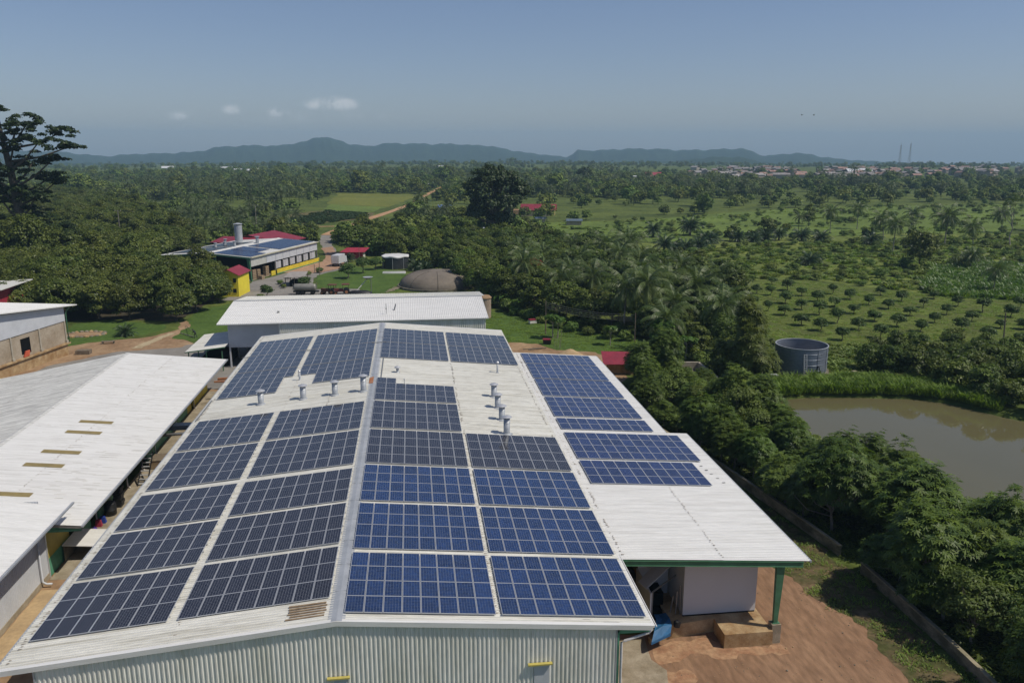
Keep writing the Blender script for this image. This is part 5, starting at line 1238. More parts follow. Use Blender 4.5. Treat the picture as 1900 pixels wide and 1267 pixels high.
# ring bed of stones, bench, barrier and a worker on the left lawn
bed = thing('garden_bed', 'oval garden bed edged with stones on the left lawn', 'garden bed', (-60.2, 153.2, 0))
rs = random.Random(4)
for k in range(26):
    a = k / 26 * 2 * math.pi; m = MB(); s_ = .28 + rs.random() * .18
    m.lathe([(0, -.05), (s_, 0), (s_ * .9, s_ * .5), (s_ * .3, s_ * .8), (0, s_ * .8)], 7); o = m.build('edging_stone', BLOCK if k % 3 else CONC_TAN, bed); o.location = (3.6 * math.cos(a) + rs.gauss(0, .1), 2.3 * math.sin(a), 0); o.rotation_euler = (0, 0, rs.random() * 3)
m = MB(); m.poly([(3.4 * math.cos(a), 2.1 * math.sin(a), .05) for a in np.linspace(0, 6.283, 24, endpoint=False)]); m.build('soil', TANDIRT, bed)
bn = thing('bench', 'low wooden bench on the left lawn near the dirt path', 'bench', (-53.2, 145.2, 0), R(5))
m = MB(); m.box(-1.1, 1.1, -.35, .35, .38, .48); m.build('seat', WOOD, bn)
for x in (-.9, .9):
    m = MB(); m.box(x - .08, x + .08, -.3, .3, 0, .38); m.build('leg', BLOCK, bn)
m = MB(); m.tube([(-43.6, 158.6, .15), (-40.2, 149.2, 1.15)], [.05, .06], 6); tag(m.build('barrier_pole', WOOD), 'long dark pole slanting across the grass up to the stooping worker', 'pole')
m = MB(); m.tube([(-42.9, 152.0, .1), (-39.6, 148.3, .16)], [.07, .07], 6); tag(m.build('lying_pole', PALEBARK), 'pale pole lying on the grass edge left of the worker', 'pole')

# the stooping worker: one continuous body grown from a skeleton
def person(x, y, rz):
    t = thing('person', 'person in dark work clothes stooping at the edge of the left lawn, legs apart', 'person', (x, y, 0), rz)
    J = {'pel': (0, 0, .90), 'wa': (0, .10, 1.08), 'ch': (0, .28, 1.26), 'nk': (0, .42, 1.36), 'hd': (0, .50, 1.46), 'ht': (0, .56, 1.56),
         'lh': (-.11, 0, .86), 'lk': (-.20, .10, .48), 'la': (-.26, -.06, .09), 'lt': (-.27, .12, .04),
         'rh': (.11, 0, .86), 'rk': (.20, .06, .47), 'ra': (.25, -.10, .09), 'rt': (.27, .08, .04),
         'ls': (-.19, .30, 1.27), 'le': (-.28, .40, 1.02), 'lw': (-.20, .56, .86), 'lf': (-.17, .62, .80),
         'rs': (.19, .30, 1.27), 're': (.28, .42, 1.02), 'rw': (.18, .60, .92), 'rf': (.15, .67, .87)}
    RAD = dict(pel=.15, wa=.14, ch=.15, nk=.06, hd=.095, ht=.07, lh=.10, lk=.07, la=.05, lt=.04, rh=.10, rk=.07, ra=.05, rt=.04, ls=.07, le=.05, lw=.038, lf=.035, rs=.07, re=.05, rw=.038, rf=.035)
    E = [('pel', 'wa'), ('wa', 'ch'), ('ch', 'nk'), ('nk', 'hd'), ('hd', 'ht'), ('pel', 'lh'), ('lh', 'lk'), ('lk', 'la'), ('la', 'lt'), ('pel', 'rh'), ('rh', 'rk'), ('rk', 'ra'), ('ra', 'rt'), ('ch', 'ls'), ('ls', 'le'), ('le', 'lw'), ('lw', 'lf'), ('ch', 'rs'), ('rs', 're'), ('re', 'rw'), ('rw', 'rf')]
    names = list(J); me = bpy.data.meshes.new('body'); me.from_pydata([J[k] for k in names], [(names.index(a), names.index(b)) for a, b in E], [])
    o = bpy.data.objects.new('body', me); C.objects.link(o); o.parent = t
    md = o.modifiers.new('Skin', 'SKIN'); ss = o.modifiers.new('Subsurf', 'SUBSURF'); ss.levels = ss.render_levels = 1
    for k, v in zip(names, me.skin_vertices[0].data): v.radius = (RAD[k], RAD[k]); v.use_root = (k == 'pel')
    me.materials.append(pmat('dark_clothes', (.02, .025, .03), .8))
    m = MB(); m.lathe([(0, .1), (.07, .08), (.105, .0), (.1, -.03)], 12); h = m.build('hat', BLACKP, t, True); h.location = (0, .53, 1.52); h.rotation_euler = (R(-30), 0, 0)
person(-39.2, 148.0, R(60))
# ================================================================== PLANTS
def quads_mesh(name, V, tone, mat, extra=None):
    """V: (N,4,3) leaf quads, tone: (N,) leaf colour value; extra: (MB, material) for woody pieces kept apart"""
    n = len(V); me = bpy.data.meshes.new(name)
    me.vertices.add(4 * n); me.loops.add(4 * n); me.polygons.add(n)
    me.vertices.foreach_set('co', V.astype(np.float32).ravel())
    me.loops.foreach_set('vertex_index', np.arange(4 * n, dtype=np.int32))
    me.polygons.foreach_set('loop_start', np.arange(0, 4 * n, 4, dtype=np.int32))
    me.polygons.foreach_set('loop_total', np.full(n, 4, np.int32))
    a = me.attributes.new('tone', 'FLOAT', 'POINT')
    a.data.foreach_set('value', np.repeat(tone, 4).astype(np.float32))
    me.materials.append(mat); me.update(calc_edges=True); return me
def unit(v): return v / (np.linalg.norm(v, axis=-1, keepdims=True) + 1e-9)
def perp(n, rng):
    r = rng.normal(size=n.shape); t = r - (r * n).sum(-1, keepdims=True) * n
    return unit(t)
def leaf_quads(P, N, L, Wd, rng, bend=.12):
    T = perp(N, rng); B = np.cross(N, T); L = L[:, None]; Wd = Wd[:, None]
    return np.stack([P - T * L * .5 - N * L * bend, P + B * Wd * .5, P + T * L * .5 - N * L * bend, P - B * Wd * .5], 1)
def clump_crown(seed, rad, height, base, nclump, cr, nleaf, ll, lw, squash=1.0, hollow=.55, lift=.45, tilt=0.0, low=-.35):
    """crown of leafy clumps on an uneven ellipsoid shell; returns quads, tones, clump centres"""
    r = np.random.default_rng(seed)
    d = unit(r.normal(size=(nclump, 3))); d[:, 2] = np.where(d[:, 2] < low, -d[:, 2] * .6, d[:, 2]); d = unit(d)
    f = hollow + (1 - hollow) * r.random(nclump) ** .6
    lob = 1 + .22 * np.sin(d[:, 0] * 3 + seed) * np.cos(d[:, 1] * 3 + seed * 1.7)
    c = d * f[:, None] * lob[:, None] * np.array([rad - cr * .6, rad - cr * .6, (height / 2 - cr * .5) * squash])
    c[:, 2] += base + height / 2; c[:, 0] += tilt * (c[:, 2] - base)
    per = nleaf // nclump; V, T = [], []
    for i in range(nclump):
        k = int(per * (.6 + .8 * r.random())); s = cr * (.65 + .6 * r.random())
        q = unit(r.normal(size=(k, 3))); q[:, 2] = np.abs(q[:, 2]) * .9 - .25
        q = unit(q); p = c[i] + q * (s * (.45 + .55 * r.random(k) ** .5))[:, None] * np.array([1, 1, .75])
        n = unit(q * .6 + d[i] * .35 + np.array([0, 0, lift]) + r.normal(size=(k, 3)) * .38)
        sz = .65 + .7 * r.random(k)
        V.append(leaf_quads(p, n, ll * sz, lw * sz, r)); T.append(np.clip(.45 + r.normal(0, .16) + r.normal(0, .16, k), 0, 1))
    return np.concatenate(V), np.concatenate(T), c
def rosette_crown(seed, rad, height, base, nros, nfr, ll, lw, hollow=.5, squash=1.0):
    """crown of leaf rosettes (each a whorl of long pinnate leaves), airy at the edge"""
    r = np.random.default_rng(seed)
    d = unit(r.normal(size=(nros, 3))); d[:, 2] = np.where(d[:, 2] < -.3, -d[:, 2], d[:, 2]); d = unit(d)
    f = hollow + (1 - hollow) * r.random(nros) ** .55
    lob = 1 + .28 * np.sin(d[:, 0] * 3.1 + seed * 2.1) * np.cos(d[:, 1] * 2.7 + seed)
    c = d * (f * lob)[:, None] * np.array([rad, rad, height / 2 * squash]); c[:, 2] += base + height / 2
    V, T = [], []
    for i in range(nros):
        k = nfr + r.integers(-1, 3); o = unit(d[i] * .7 + np.array([0, 0, .75]) + r.normal(size=3) * .25)
        a = r.random() * 6.28 + np.arange(k) * 2 * math.pi / k
        t = perp(o[None], r)[0]; b = np.cross(o, t)
        dr = unit(np.cos(a)[:, None] * t + np.sin(a)[:, None] * b + o * (.1 + .5 * r.random(k))[:, None] - np.array([0, 0, .18]))
        L = ll * (.6 + .7 * r.random(k)); wv = unit(np.cross(dr, o)) * (lw * (.7 + .6 * r.random(k)))[:, None] * .5
        m_ = c[i] + dr * L[:, None] * .5; tip = c[i] + dr * L[:, None] - np.array([0, 0, 1]) * (L * .22)[:, None]
        V.append(np.stack([np.repeat(c[i][None], k, 0), m_ + wv, tip, m_ - wv], 1))
        T.append(np.clip(.42 + r.normal(0, .17) + (.4 if r.random() < .05 else 0) + r.normal(0, .08, k), 0, 1))
    return np.concatenate(V), np.concatenate(T), c
def trunk_mesh(seed, base, top, r0, ends, nl, mat, name='trunk', lean=.0, sides=7, droop=.12):
    """tapered trunk with limbs reaching to some of the clump centres"""
    rr = random.Random(seed); m = MB()
    fork = Vector((lean * .6 + rr.uniform(-.15, .15), rr.uniform(-.15, .15), base))
    path = [Vector((0, 0, -.15)), Vector((0, 0, .15)), fork * .5 + Vector((rr.uniform(-.1, .1), rr.uniform(-.1, .1), 0)), fork, Vector((fork.x + lean * .5, fork.y, top))]
    m.tube(path, [r0 * 1.5, r0 * 1.1, r0 * .9, r0 * .75, r0 * .15], sides)
    idx = list(range(len(ends))); rr.shuffle(idx)
    for i in idx[:nl]:
        e = Vector(ends[i]); z0 = base * .75 + (min(e.z, top) - base * .75) * rr.uniform(.05, .45)
        s = fork * .7 + Vector((0, 0, 0)); s = Vector((fork.x * z0 / max(base, .1) if z0 < base else fork.x, fork.y if z0 > base else fork.y * z0 / max(base, .1), z0))
        mid = s.lerp(e, .55) + Vector((rr.uniform(-.2, .2), rr.uniform(-.2, .2), -droop * (e - s).length))
        q = r0 * rr.uniform(.32, .5)
        m.tube([s, mid, e], [q, q * .6, q * .2], 5, False)
    return m.mesh(name, mat)

LEAF_GROVE = leafmat('grove_leaf', (.042, .068, .015), (.160, .186, .036), .22, .42, .2, .015)
LEAF_POND = leafmat('pinnate_leaf', (.036, .070, .018), (.140, .200, .034), .25, .48, .25, .012)
LEAF_FOREST = leafmat('forest_leaf', (.036, .064, .015), (.145, .190, .034), .3, .48, .22, .02)
LEAF_DARK = leafmat('dark_leaf', (.018, .034, .012), (.052, .078, .024), .15, .5, .15)
LEAF_ORCH = leafmat('orchard_leaf', (.034, .066, .017), (.105, .160, .036), .2, .45, .18)
LEAF_PALM = leafmat('palm_leaf', (.038, .070, .020), (.150, .185, .054), .2, .42, .2)
LEAF_OIL = leafmat('oil_palm_leaf', (.020, .042, .016), (.055, .090, .030), .2, .42, .15)
LEAF_SHRUB = leafmat('shrub_leaf', (.058, .100, .022), (.180, .240, .052), .35, .55, .22, .025)
LEAF_BANANA = leafmat('banana_leaf', (.045, .095, .018), (.110, .190, .035), .2, .4, .3)
LEAF_REED = leafmat('reed_blade', (.085, .150, .022), (.215, .300, .055), .25, .55, .3)
LEAF_FAR = leafmat('far_leaf', (.050, .084, .018), (.165, .215, .042), .4, .6, .15, .03)

def proto(name, label, cat, crown, trunk, group, off=(0, -400, 0)):
    """the first tree of its kind: thing > trunk, crown (parts share their meshes with all later copies)"""
    t = thing(name, label, cat, off, 0, group)
    o = bpy.data.objects.new('trunk', trunk); C.objects.link(o); o.parent = t
    o = bpy.data.objects.new('crown', crown); C.objects.link(o); o.parent = t
    return t
class Kind:
    """a set of variants; the first placement moves the original itself, later ones copy it"""
    def __init__(self, protos): self.p = protos; self.used = [False] * len(protos); self.lab = protos[0]['label']; self.grp = protos[0]['group']
    def put(self, x, y, z=0, s=1.0, label=None, group=None, k=None, rot=None, sz=None):
        k = rnd.randrange(len(self.p)) if k is None else k
        rot = rnd.random() * 6.283 if rot is None else rot
        sc = (s, s, s * (sz or 1))
        if not label: label, group = self.lab, self.grp
        if not self.used[k]:
            self.used[k] = True; o = self.p[k]; o.location = (x, y, z); o.rotation_euler = (0, 0, rot); o.scale = sc
            if label: o['label'] = label
            if group: o['group'] = group
        else: o = dup(self.p[k], (x, y, z), rot, label, sc, group)
        if label and not group and 'group' in o: del o['group']
        return o
    def drop_unused(self):
        for u, o in zip(self.used, self.p):
            if not u:
                for c in list(o.children): bpy.data.objects.remove(c)
                bpy.data.objects.remove(o)
rnd = random.Random(21)
def clump_kind(name, label, cat, group, n, leaf, bark, R_, H, base, ncl, cr, nl, ll, lw, r0, limbs, seed, **kw):
    ps = []
    for i in range(n):
        s = seed + i * 13; r = random.Random(s)
        h = H * r.uniform(.9, 1.1); rad = R_ * r.uniform(.9, 1.1)
        V, T, c = clump_crown(s, rad, h - base, base, ncl, cr, nl, ll, lw, **kw)
        ps.append(proto(name, label, cat, quads_mesh('crown', V, T, leaf), trunk_mesh(s, base + .3, h * .75, r0, c.tolist(), limbs, bark), group))
    return Kind(ps)
GROVE = clump_kind('grove_tree', 'olive-green broadleaf tree in the dense grove on the left', 'tree', 'trees of the left grove', 6, LEAF_GROVE, BARK, 4.5, 10.4, .7, 110, 1.15, 8600, .42, .27, .22, 10, 100, low=-.8)
FOREST = clump_kind('forest_tree', 'leafy dark green tree in the wood behind the rear hall', 'tree', 'trees of the middle wood', 6, LEAF_FOREST, BARK, 3.9, 9.2, .7, 62, 1.2, 3800, .55, .30, .2, 9, 200, low=-.8)
ORCHARD = clump_kind('orchard_tree', 'small round dark tree of the orchard grid', 'tree', 'orchard trees in rows', 5, LEAF_ORCH, BARK, 1.4, 2.75, .45, 36, .55, 1800, .27, .16, .09, 6, 300, low=-.7)
SHRUB = clump_kind('shrub', 'shrub in the scrub on the right, beyond the orchard', 'shrub', 'shrubs of the right scrub', 6, LEAF_SHRUB, BARK, 1.9, 2.7, -.1, 30, .8, 1300, .40, .21, .06, 5, 400, hollow=.35, low=-.9)
WALLT = clump_kind('wall_tree', 'small-leaved tree among the feathery trees along the low wall', 'tree', 'small-leaved trees along the wall', 4, LEAF_SHRUB, PALEBARK, 2.4, 6.2, .8, 54, .8, 5200, .26, .13, .1, 16, 470, low=-.8)
BANK = clump_kind('bank_tree', 'low leafy tree in the thicket on the right shore of the pond', 'tree', 'thicket on the right pond shore', 5, LEAF_FOREST, BARK, 2.2, 4.6, .0, 46, .85, 2600, .38, .2, .1, 6, 450, low=-.85)
UNDER = clump_kind('undergrowth_bush', 'dark bush in the undergrowth at the foot of the middle wood', 'bush', 'undergrowth of the middle wood', 4, LEAF_FOREST, BARK, 1.7, 2.6, -.1, 26, .75, 1200, .45, .25, .05, 4, 480, hollow=.35, low=-.9)
ps = []
for i in range(6):
    s = 500 + i * 7; r = random.Random(s); h = r.uniform(5.0, 7.6); rad = r.uniform(2.0, 2.9); b = .9
    V, T, c = rosette_crown(s, rad, h - b, b, 980, 8, .40, .105)
    V2, T2, c2 = rosette_crown(s + 1, rad * .6, (h - b) * 1.18, b, 240, 8, .40, .105, .25)
    ps.append(proto('pond_tree', 'feathery-leaved tree in the row between the low wall and the pond', 'tree', quads_mesh('crown', np.concatenate([V, V2]), np.concatenate([T, T2]), LEAF_POND), trunk_mesh(s, 1.5, h * .85, .12, c.tolist() + c2.tolist(), 34, PALEBARK, sides=6), 'trees along the pond wall'))
PONDT = Kind(ps)

# ---- palms
def palm(seed, nfr, fl, trunk_h, r0, nleaf, lw, ll, e_hi, e_lo, leaf, lean, oil=False):
    r = np.random.default_rng(seed); V, T = [], []
    top = np.array([lean * trunk_h, 0, trunk_h])
    for i in range(nfr):
        a = i * 2.39996 + r.normal(0, .15); u = (i + .5) / nfr
        e0 = math.radians(e_hi + (e_lo - e_hi) * u + r.normal(0, 5)); L = fl * (.75 + .3 * math.sin(math.pi * min(1, u * .8 + .25))) * r.uniform(.9, 1.1)
        h = np.array([math.cos(a), math.sin(a), 0]); side = np.array([-math.sin(a), math.cos(a), 0])
        n = 12; pts = [top + h * .1]; e = e0; drop = math.radians((95 if not oil else 75) * (.75 + .35 * r.random()))
        for k in range(n):
            st = L / n; pts.append(pts[-1] + st * (h * math.cos(e) + np.array([0, 0, 1]) * math.sin(e))); e -= drop / n * (.5 + 1.0 * k / n)
        pts = np.array(pts); tone = np.clip(.35 + .35 * max(0, u - .55) * 2 + r.normal(0, .1), 0, 1)
        tw = side * .05
        for k in range(n):
            V.append([pts[k] - tw, pts[k] + tw, pts[k + 1] + tw * .8, pts[k + 1] - tw * .8]); T.append(min(1, tone + .2))
        ks = np.linspace(.12, .99, nleaf)
        for t in ks:
            f = t * n; k = min(int(f), n - 1); p = pts[k] + (pts[k + 1] - pts[k]) * (f - k); d = pts[k + 1] - pts[k]; d = d / np.linalg.norm(d)
            up = np.cross(side, d); prof = ll * (.35 + .65 * math.sin(math.pi * min(1, t * .75 + .18)))
            for sg in (-1, 1):
                dirv = side * sg * .8 + d * .55 - np.array([0, 0, 1]) * (.28 + .45 * r.random()) + up * .1; dirv /= np.linalg.norm(dirv)
                w = d * lw * .5; q = p + dirv * prof
                V.append([p - w, p + w, q + w * .25 - np.array([0, 0, .1 * prof]), q - w * .25 - np.array([0, 0, .1 * prof])]); T.append(np.clip(tone + r.normal(0, .08), 0, 1))
    m = MB(); k = 9
    path = [Vector((lean * trunk_h * (t ** 1.6), 0, trunk_h * t - (.1 if t == 0 else 0))) for t in np.linspace(0, 1, k)]
    m.tube(path, [r0 * (1.5 if i == 0 else 1.05 - .35 * i / k) for i in range(k)], 8)
    return quads_mesh('crown', np.array(V), np.array(T), leaf), m
ps = []
for i in range(4):
    me, tm = palm(700 + i, 27, 5.3, [8.0, 7.0, 9.0, 6.2][i], .17, 24, .16, 1.15, 78, -45, LEAF_PALM, [.06, .12, .03, -.08][i])
    ps.append(proto('coconut_palm', 'coconut palm', 'palm', me, tm.mesh('trunk', PALEBARK), 'coconut palms of the middle wood'))
COCO = Kind(ps)
ps = []
for i in range(3):
    me, tm = palm(760 + i, 32, 3.3, [1.6, 2.2, 1.2][i], .32, 17, .16, .85, 82, -25, LEAF_OIL, 0, True)
    ps.append(proto('oil_palm', 'dark bushy oil palm', 'palm', me, tm.mesh('trunk', BARK), 'bushy oil palms'))
OILP = Kind(ps)
# ---- bananas and papayas
def big_leaf_plant(seed, n, L, wd, h0, e_hi, e_lo, leaf, stems=1, spread=0):
    r = np.random.default_rng(seed); V, T = [], []; m = MB()
    for s in range(stems):
        o = np.array([r.normal(0, spread), r.normal(0, spread), 0]); hh = h0 * r.uniform(.75, 1.15)
        m.tube([tuple(o), tuple(o + [0, 0, hh])], [.13, .08], 7)
        for i in range(n):
            a = i * 2.4 + r.normal(0, .2); e = math.radians(e_hi + (e_lo - e_hi) * i / n + r.normal(0, 6)); h = np.array([math.cos(a), math.sin(a), 0]); side = np.array([-h[1], h[0], 0])
            p = o + np.array([0, 0, hh * (.85 + .15 * r.random())]); l = L * r.uniform(.75, 1.15); tone = np.clip(.45 + r.normal(0, .18), 0, 1); k = 6
            wp = [.25, .8, 1, .95, .7, .35, .05]; pr = p
            for j in range(k):
                st = l / k; q = pr + st * (h * math.cos(e) + np.array([0, 0, 1]) * math.sin(e)); w0, w1 = wd * wp[j] / 2, wd * wp[j + 1] / 2; dz = np.array([0, 0, .12])
                V.append([pr, pr + side * w0 - dz * w0, q + side * w1 - dz * w1, q]); V.append([pr - side * w0 - dz * w0, pr, q, q - side * w1 - dz * w1]); T += [tone, tone]
                e -= math.radians(22); pr = q
    return quads_mesh('crown', np.array(V), np.array(T), leaf), m.mesh('trunk', pmat('green_stem', (.09, .12, .04), .7) if 'green_stem' not in MATS else MATS['green_stem'])
ps = []
for i in range(3):
    cr, tm = big_leaf_plant(800 + i, 8, 2.3, .62, 2.2, 75, 15, LEAF_BANANA, 3, .7); ps.append(proto('banana_plant', 'clump of banana plants', 'banana plant', cr, tm, 'banana plants'))
BANANA = Kind(ps)
ps = []
for i in range(2):
    s = 830 + i; V, T, c = clump_crown(s, 1.25, 1.3, 2.6, 16, .5, 420, .55, .38, lift=.8); ps.append(proto('papaya_tree', 'papaya tree', 'papaya tree', quads_mesh('crown', V, T, LEAF_BANANA), trunk_mesh(s, 2.7, 3.3, .1, c.tolist(), 8, PALEBARK), 'papaya trees'))
PAPAYA = Kind(ps)

# ---- tall slender bamboo-like tree, the two giants, the bare tree
def one_tree(name, label, x, y, V, T, leaf, trunk, cat='tree', rot=0, s=1):
    t = thing(name, label, cat, (x, y, 0), rot); t.scale = (s, s, s)
    o = bpy.data.objects.new('trunk', trunk); C.objects.link(o); o.parent = t
    o = bpy.data.objects.new('crown', quads_mesh('crown', V, T, leaf)); C.objects.link(o); o.parent = t
    return t
# kapok behind the left grove: tiered boughs with sky between them
r = np.random.default_rng(41); boughs = []
for (dx, dz, rad, flat) in ((-2, 44, 3.4, .8), (-9, 41, 4.2, .6), (-6.5, 38, 3.4, .6), (2, 40.5, 4, .8), (7, 41, 4.2, .6), (12, 38.5, 4.2, .6), (15.5, 35, 3.4, .55), (9, 36, 4.8, .6), (3, 36, 4.8, .7), (-3, 33.5, 4.6, .7), (-9, 31, 4.2, .6), (4, 31, 5, .7), (9.5, 31.5, 3.8, .5), (0, 28, 5.2, .7), (-6, 26.5, 5, .7), (7.5, 27, 4, .5), (9.8, 25.6, 2.4, .5), (2.5, 23.5, 5, .7), (-4, 21.5, 5, .7), (6, 22.5, 3.6, .6), (-9, 20.5, 4.2, .8), (3.5, 18.5, 4.6, .8), (-2, 16, 5, .8), (6.5, 15.5, 3.4, .9), (-8, 15, 4.4, .9), (-3, 12.5, 5, .9), (5, 12, 4.5, .9), (-9, 11.5, 4.5, .9), (9, 13, 3.5, .8), (-12, 27, 4, .7), (-13, 36, 3.6, .6), (-15, 22, 4.5, .8)):
    boughs.append((dx, r.normal(0, 3.0), dz - 1.0, rad, flat))
V, T, ends = [], [], []
for bx, by, bz, rad, flat in boughs:
    for _ in range(15):
        q = unit(r.normal(size=3)) * rad * 1.12 * r.random() ** .4; c = np.array([bx, by, bz]) + q * np.array([1, 1, flat * .75]); k = 60
        d = unit(r.normal(size=(k, 3))); d[:, 2] = np.abs(d[:, 2]) - .2; p = c + d * (1.5 * r.random(k) ** .4)[:, None] * np.array([1, 1, .6])
        n = unit(d * .5 + np.array([0, 0, .8]) + r.normal(size=(k, 3)) * .4); sz = .7 + .6 * r.random(k)
        V.append(leaf_quads(p, n, .85 * sz, .5 * sz, r)); T.append(np.clip(.4 + r.normal(0, .15) + r.normal(0, .15, k), 0, 1))
    ends.append((bx, by, bz))
m = MB(); m.tube([(0, 0, -.2), (0, 0, 6), (.3, 0, 16), (-.5, 0, 27), (-1.5, 0, 36), (-2, 0, 43)], [1.9, 1.35, 1.15, .9, .6, .2], 10)
rr = random.Random(3)
for e in ends:
    z0 = max(9, e[2] - rr.uniform(4, 8)); s_ = Vector((-.5 if z0 > 27 else .1, 0, min(z0, 36))); ev = Vector(e)
    m.tube([s_, s_.lerp(ev, .5) - Vector((0, 0, .8)), ev], [.42, .3, .12], 6, False)
one_tree('kapok_tree', 'giant dark kapok tree with tiered boughs, standing above the left grove against the sky', -106.5, 238, np.concatenate(V), np.concatenate(T), LEAF_DARK, m.mesh('trunk', BARK))
# dense dark giant in the middle distance
V, T, c = [], [], []
for s, (dx, dy, dz, rad, h) in enumerate(((0, 0, 15.5, 8.2, 10.5), (4.5, 1, 14.5, 6.2, 9), (-5, 0, 12.5, 6.4, 10), (3.5, -1, 9.5, 6.5, 8), (-2.5, 1, 8.5, 7.2, 7.5), (9.0, 2, 11.5, 4.2, 9), (-6.5, 1, 6.8, 4.5, 5.5), (2, 1, 5.6, 5, 5))):
    v, t, cc = clump_crown(60 + s, rad, h, dz - h * .25, 50, 1.7, 2600, .85, .5); v[:, :, 0] += dx; v[:, :, 1] += dy; V.append(v); T.append(t); c += (cc + np.array([dx, dy, 0])).tolist()
one_tree('shade_tree', 'huge dense dark tree standing alone near the middle of the picture', 30.6, 300,  np.concatenate(V), np.concatenate(T), LEAF_DARK, trunk_mesh(9, 7, 20, .8, c, 40, BARK, sides=9)).scale = (1.05, 1.05, 1.24)
V, T, c = [], [], []
for s, (dx, dy, dz, rad, h) in enumerate(((0, 0, 3, 3.4, 6), (.3, .2, 6.2, 2.6, 6), (-.4, 0, 9, 1.9, 5), (1.6, .5, 2, 2.6, 5))):
    v, t, cc = rosette_crown(80 + s, rad, h, dz - 1.5, 330, 8, .75, .13, .45); v[:, :, 0] += dx; v[:, :, 1] += dy; V.append(v); T.append(t); c += (cc + np.array([dx, dy, 0])).tolist()
one_tree('bamboo_thicket', 'tall slender grey-green thicket left of the steel reservoir', 47.6, 107.5, np.concatenate(V), np.concatenate(T), LEAF_FOREST, trunk_mesh(19, 4, 11, .16, c, 26, BARK))
m = MB(); rr = random.Random(8)
def branch(p, d, L, rd, lev):
    q = p + d * L; m.tube([p, p.lerp(q, .5) + Vector((rr.uniform(-.1, .1), rr.uniform(-.1, .1), 0)) * L, q], [rd, rd * .8, rd * .55], 5, False)
    if lev: 
        for _ in range(3 if lev > 1 else 2):
            nd = (d + Vector((rr.uniform(-.8, .8), rr.uniform(-.8, .8), rr.uniform(-.1, .6)))).normalized(); branch(q, nd, L * rr.uniform(.6, .8), rd * .55, lev - 1)
branch(Vector((0, 0, -.1)), Vector((.02, 0, 1)), 6, .3, 4)
V, T, c = clump_crown(95, 4.5, 6, 12, 30, 1.0, 700, .5, .3)
one_tree('sparse_tree', 'tall sparse tree with pale bare limbs at the right edge beyond the orchard', 212, 265, V, T, LEAF_FOREST, m.mesh('trunk', PALEBARK))

# ---------------------------------------------------------------- placing
def scatter(poly, dmin, n, seed, avoid=(), region=None):
    r = random.Random(seed); xs = [p[0] for p in poly]; ys = [p[1] for p in poly]; out = []; grid = {}
    tries = 0; cs = dmin
    cand = np.random.default_rng(seed).random((n * 30, 2)); cx = min(xs) + cand[:, 0] * (max(xs) - min(xs)); cy = min(ys) + cand[:, 1] * (max(ys) - min(ys))
    ok = sdist(cx, cy, poly) < 0
    for a in avoid: ok &= sdist(cx, cy, a) > 0
    for x, y in zip(cx[ok], cy[ok]):
        g = (int(x // cs), int(y // cs)); bad = False
        for i in (-1, 0, 1):
            for j in (-1, 0, 1):
                for (a, b) in grid.get((g[0] + i, g[1] + j), ()):
                    if (a - x) ** 2 + (b - y) ** 2 < dmin * dmin: bad = True
        if bad: continue
        grid.setdefault(g, []).append((x, y)); out.append((float(x), float(y)))
        if len(out) >= n: break
    return out
# left grove
GP = [(-76, 164), (-66, 165.5), (-58, 165), (-47, 163), (-43.5, 168), (-42.5, 176), (-45.5, 186), (-46, 200), (-52, 212), (-58, 226), (-62, 250), (-66, 275), (-100, 300), (-122, 330), (-150, 360), (-250, 330), (-262, 540), (-238, 600), (-138, 440), (-105, 372), (-75, 330), (-62, 290), (-60, 262), (-57, 228)]
GP = GP[:12] + [(-100, 330), (-112, 378), (-142, 450), (-240, 610), (-275, 560), (-250, 330), (-200, 250), (-130, 190), (-95, 170)]
gp = sorted(scatter(GP, 5.8, 2200, 5), key=lambda p: p[0] ** 2 + p[1] ** 2)
for i, (x, y) in enumerate(gp[:290]):
    if x > -73 and y > 214: continue
    s = rnd.uniform(.82, 1.12) * (.9 if y < 175 else 1.0) * (.8 if x > -60 and y > 192 else 1)
    if y < 181: GROVE.put(x, y, 0, s, 'olive-green tree on the front edge of the left grove, facing the lawn', 'front trees of the left grove')
    elif y < 250: GROVE.put(x, y, 0, s, 'olive-green tree in the middle of the left grove, left of the second factory', 'inner trees of the left grove')
    else: GROVE.put(x, y, 0, s)
far_grove = gp[290:]
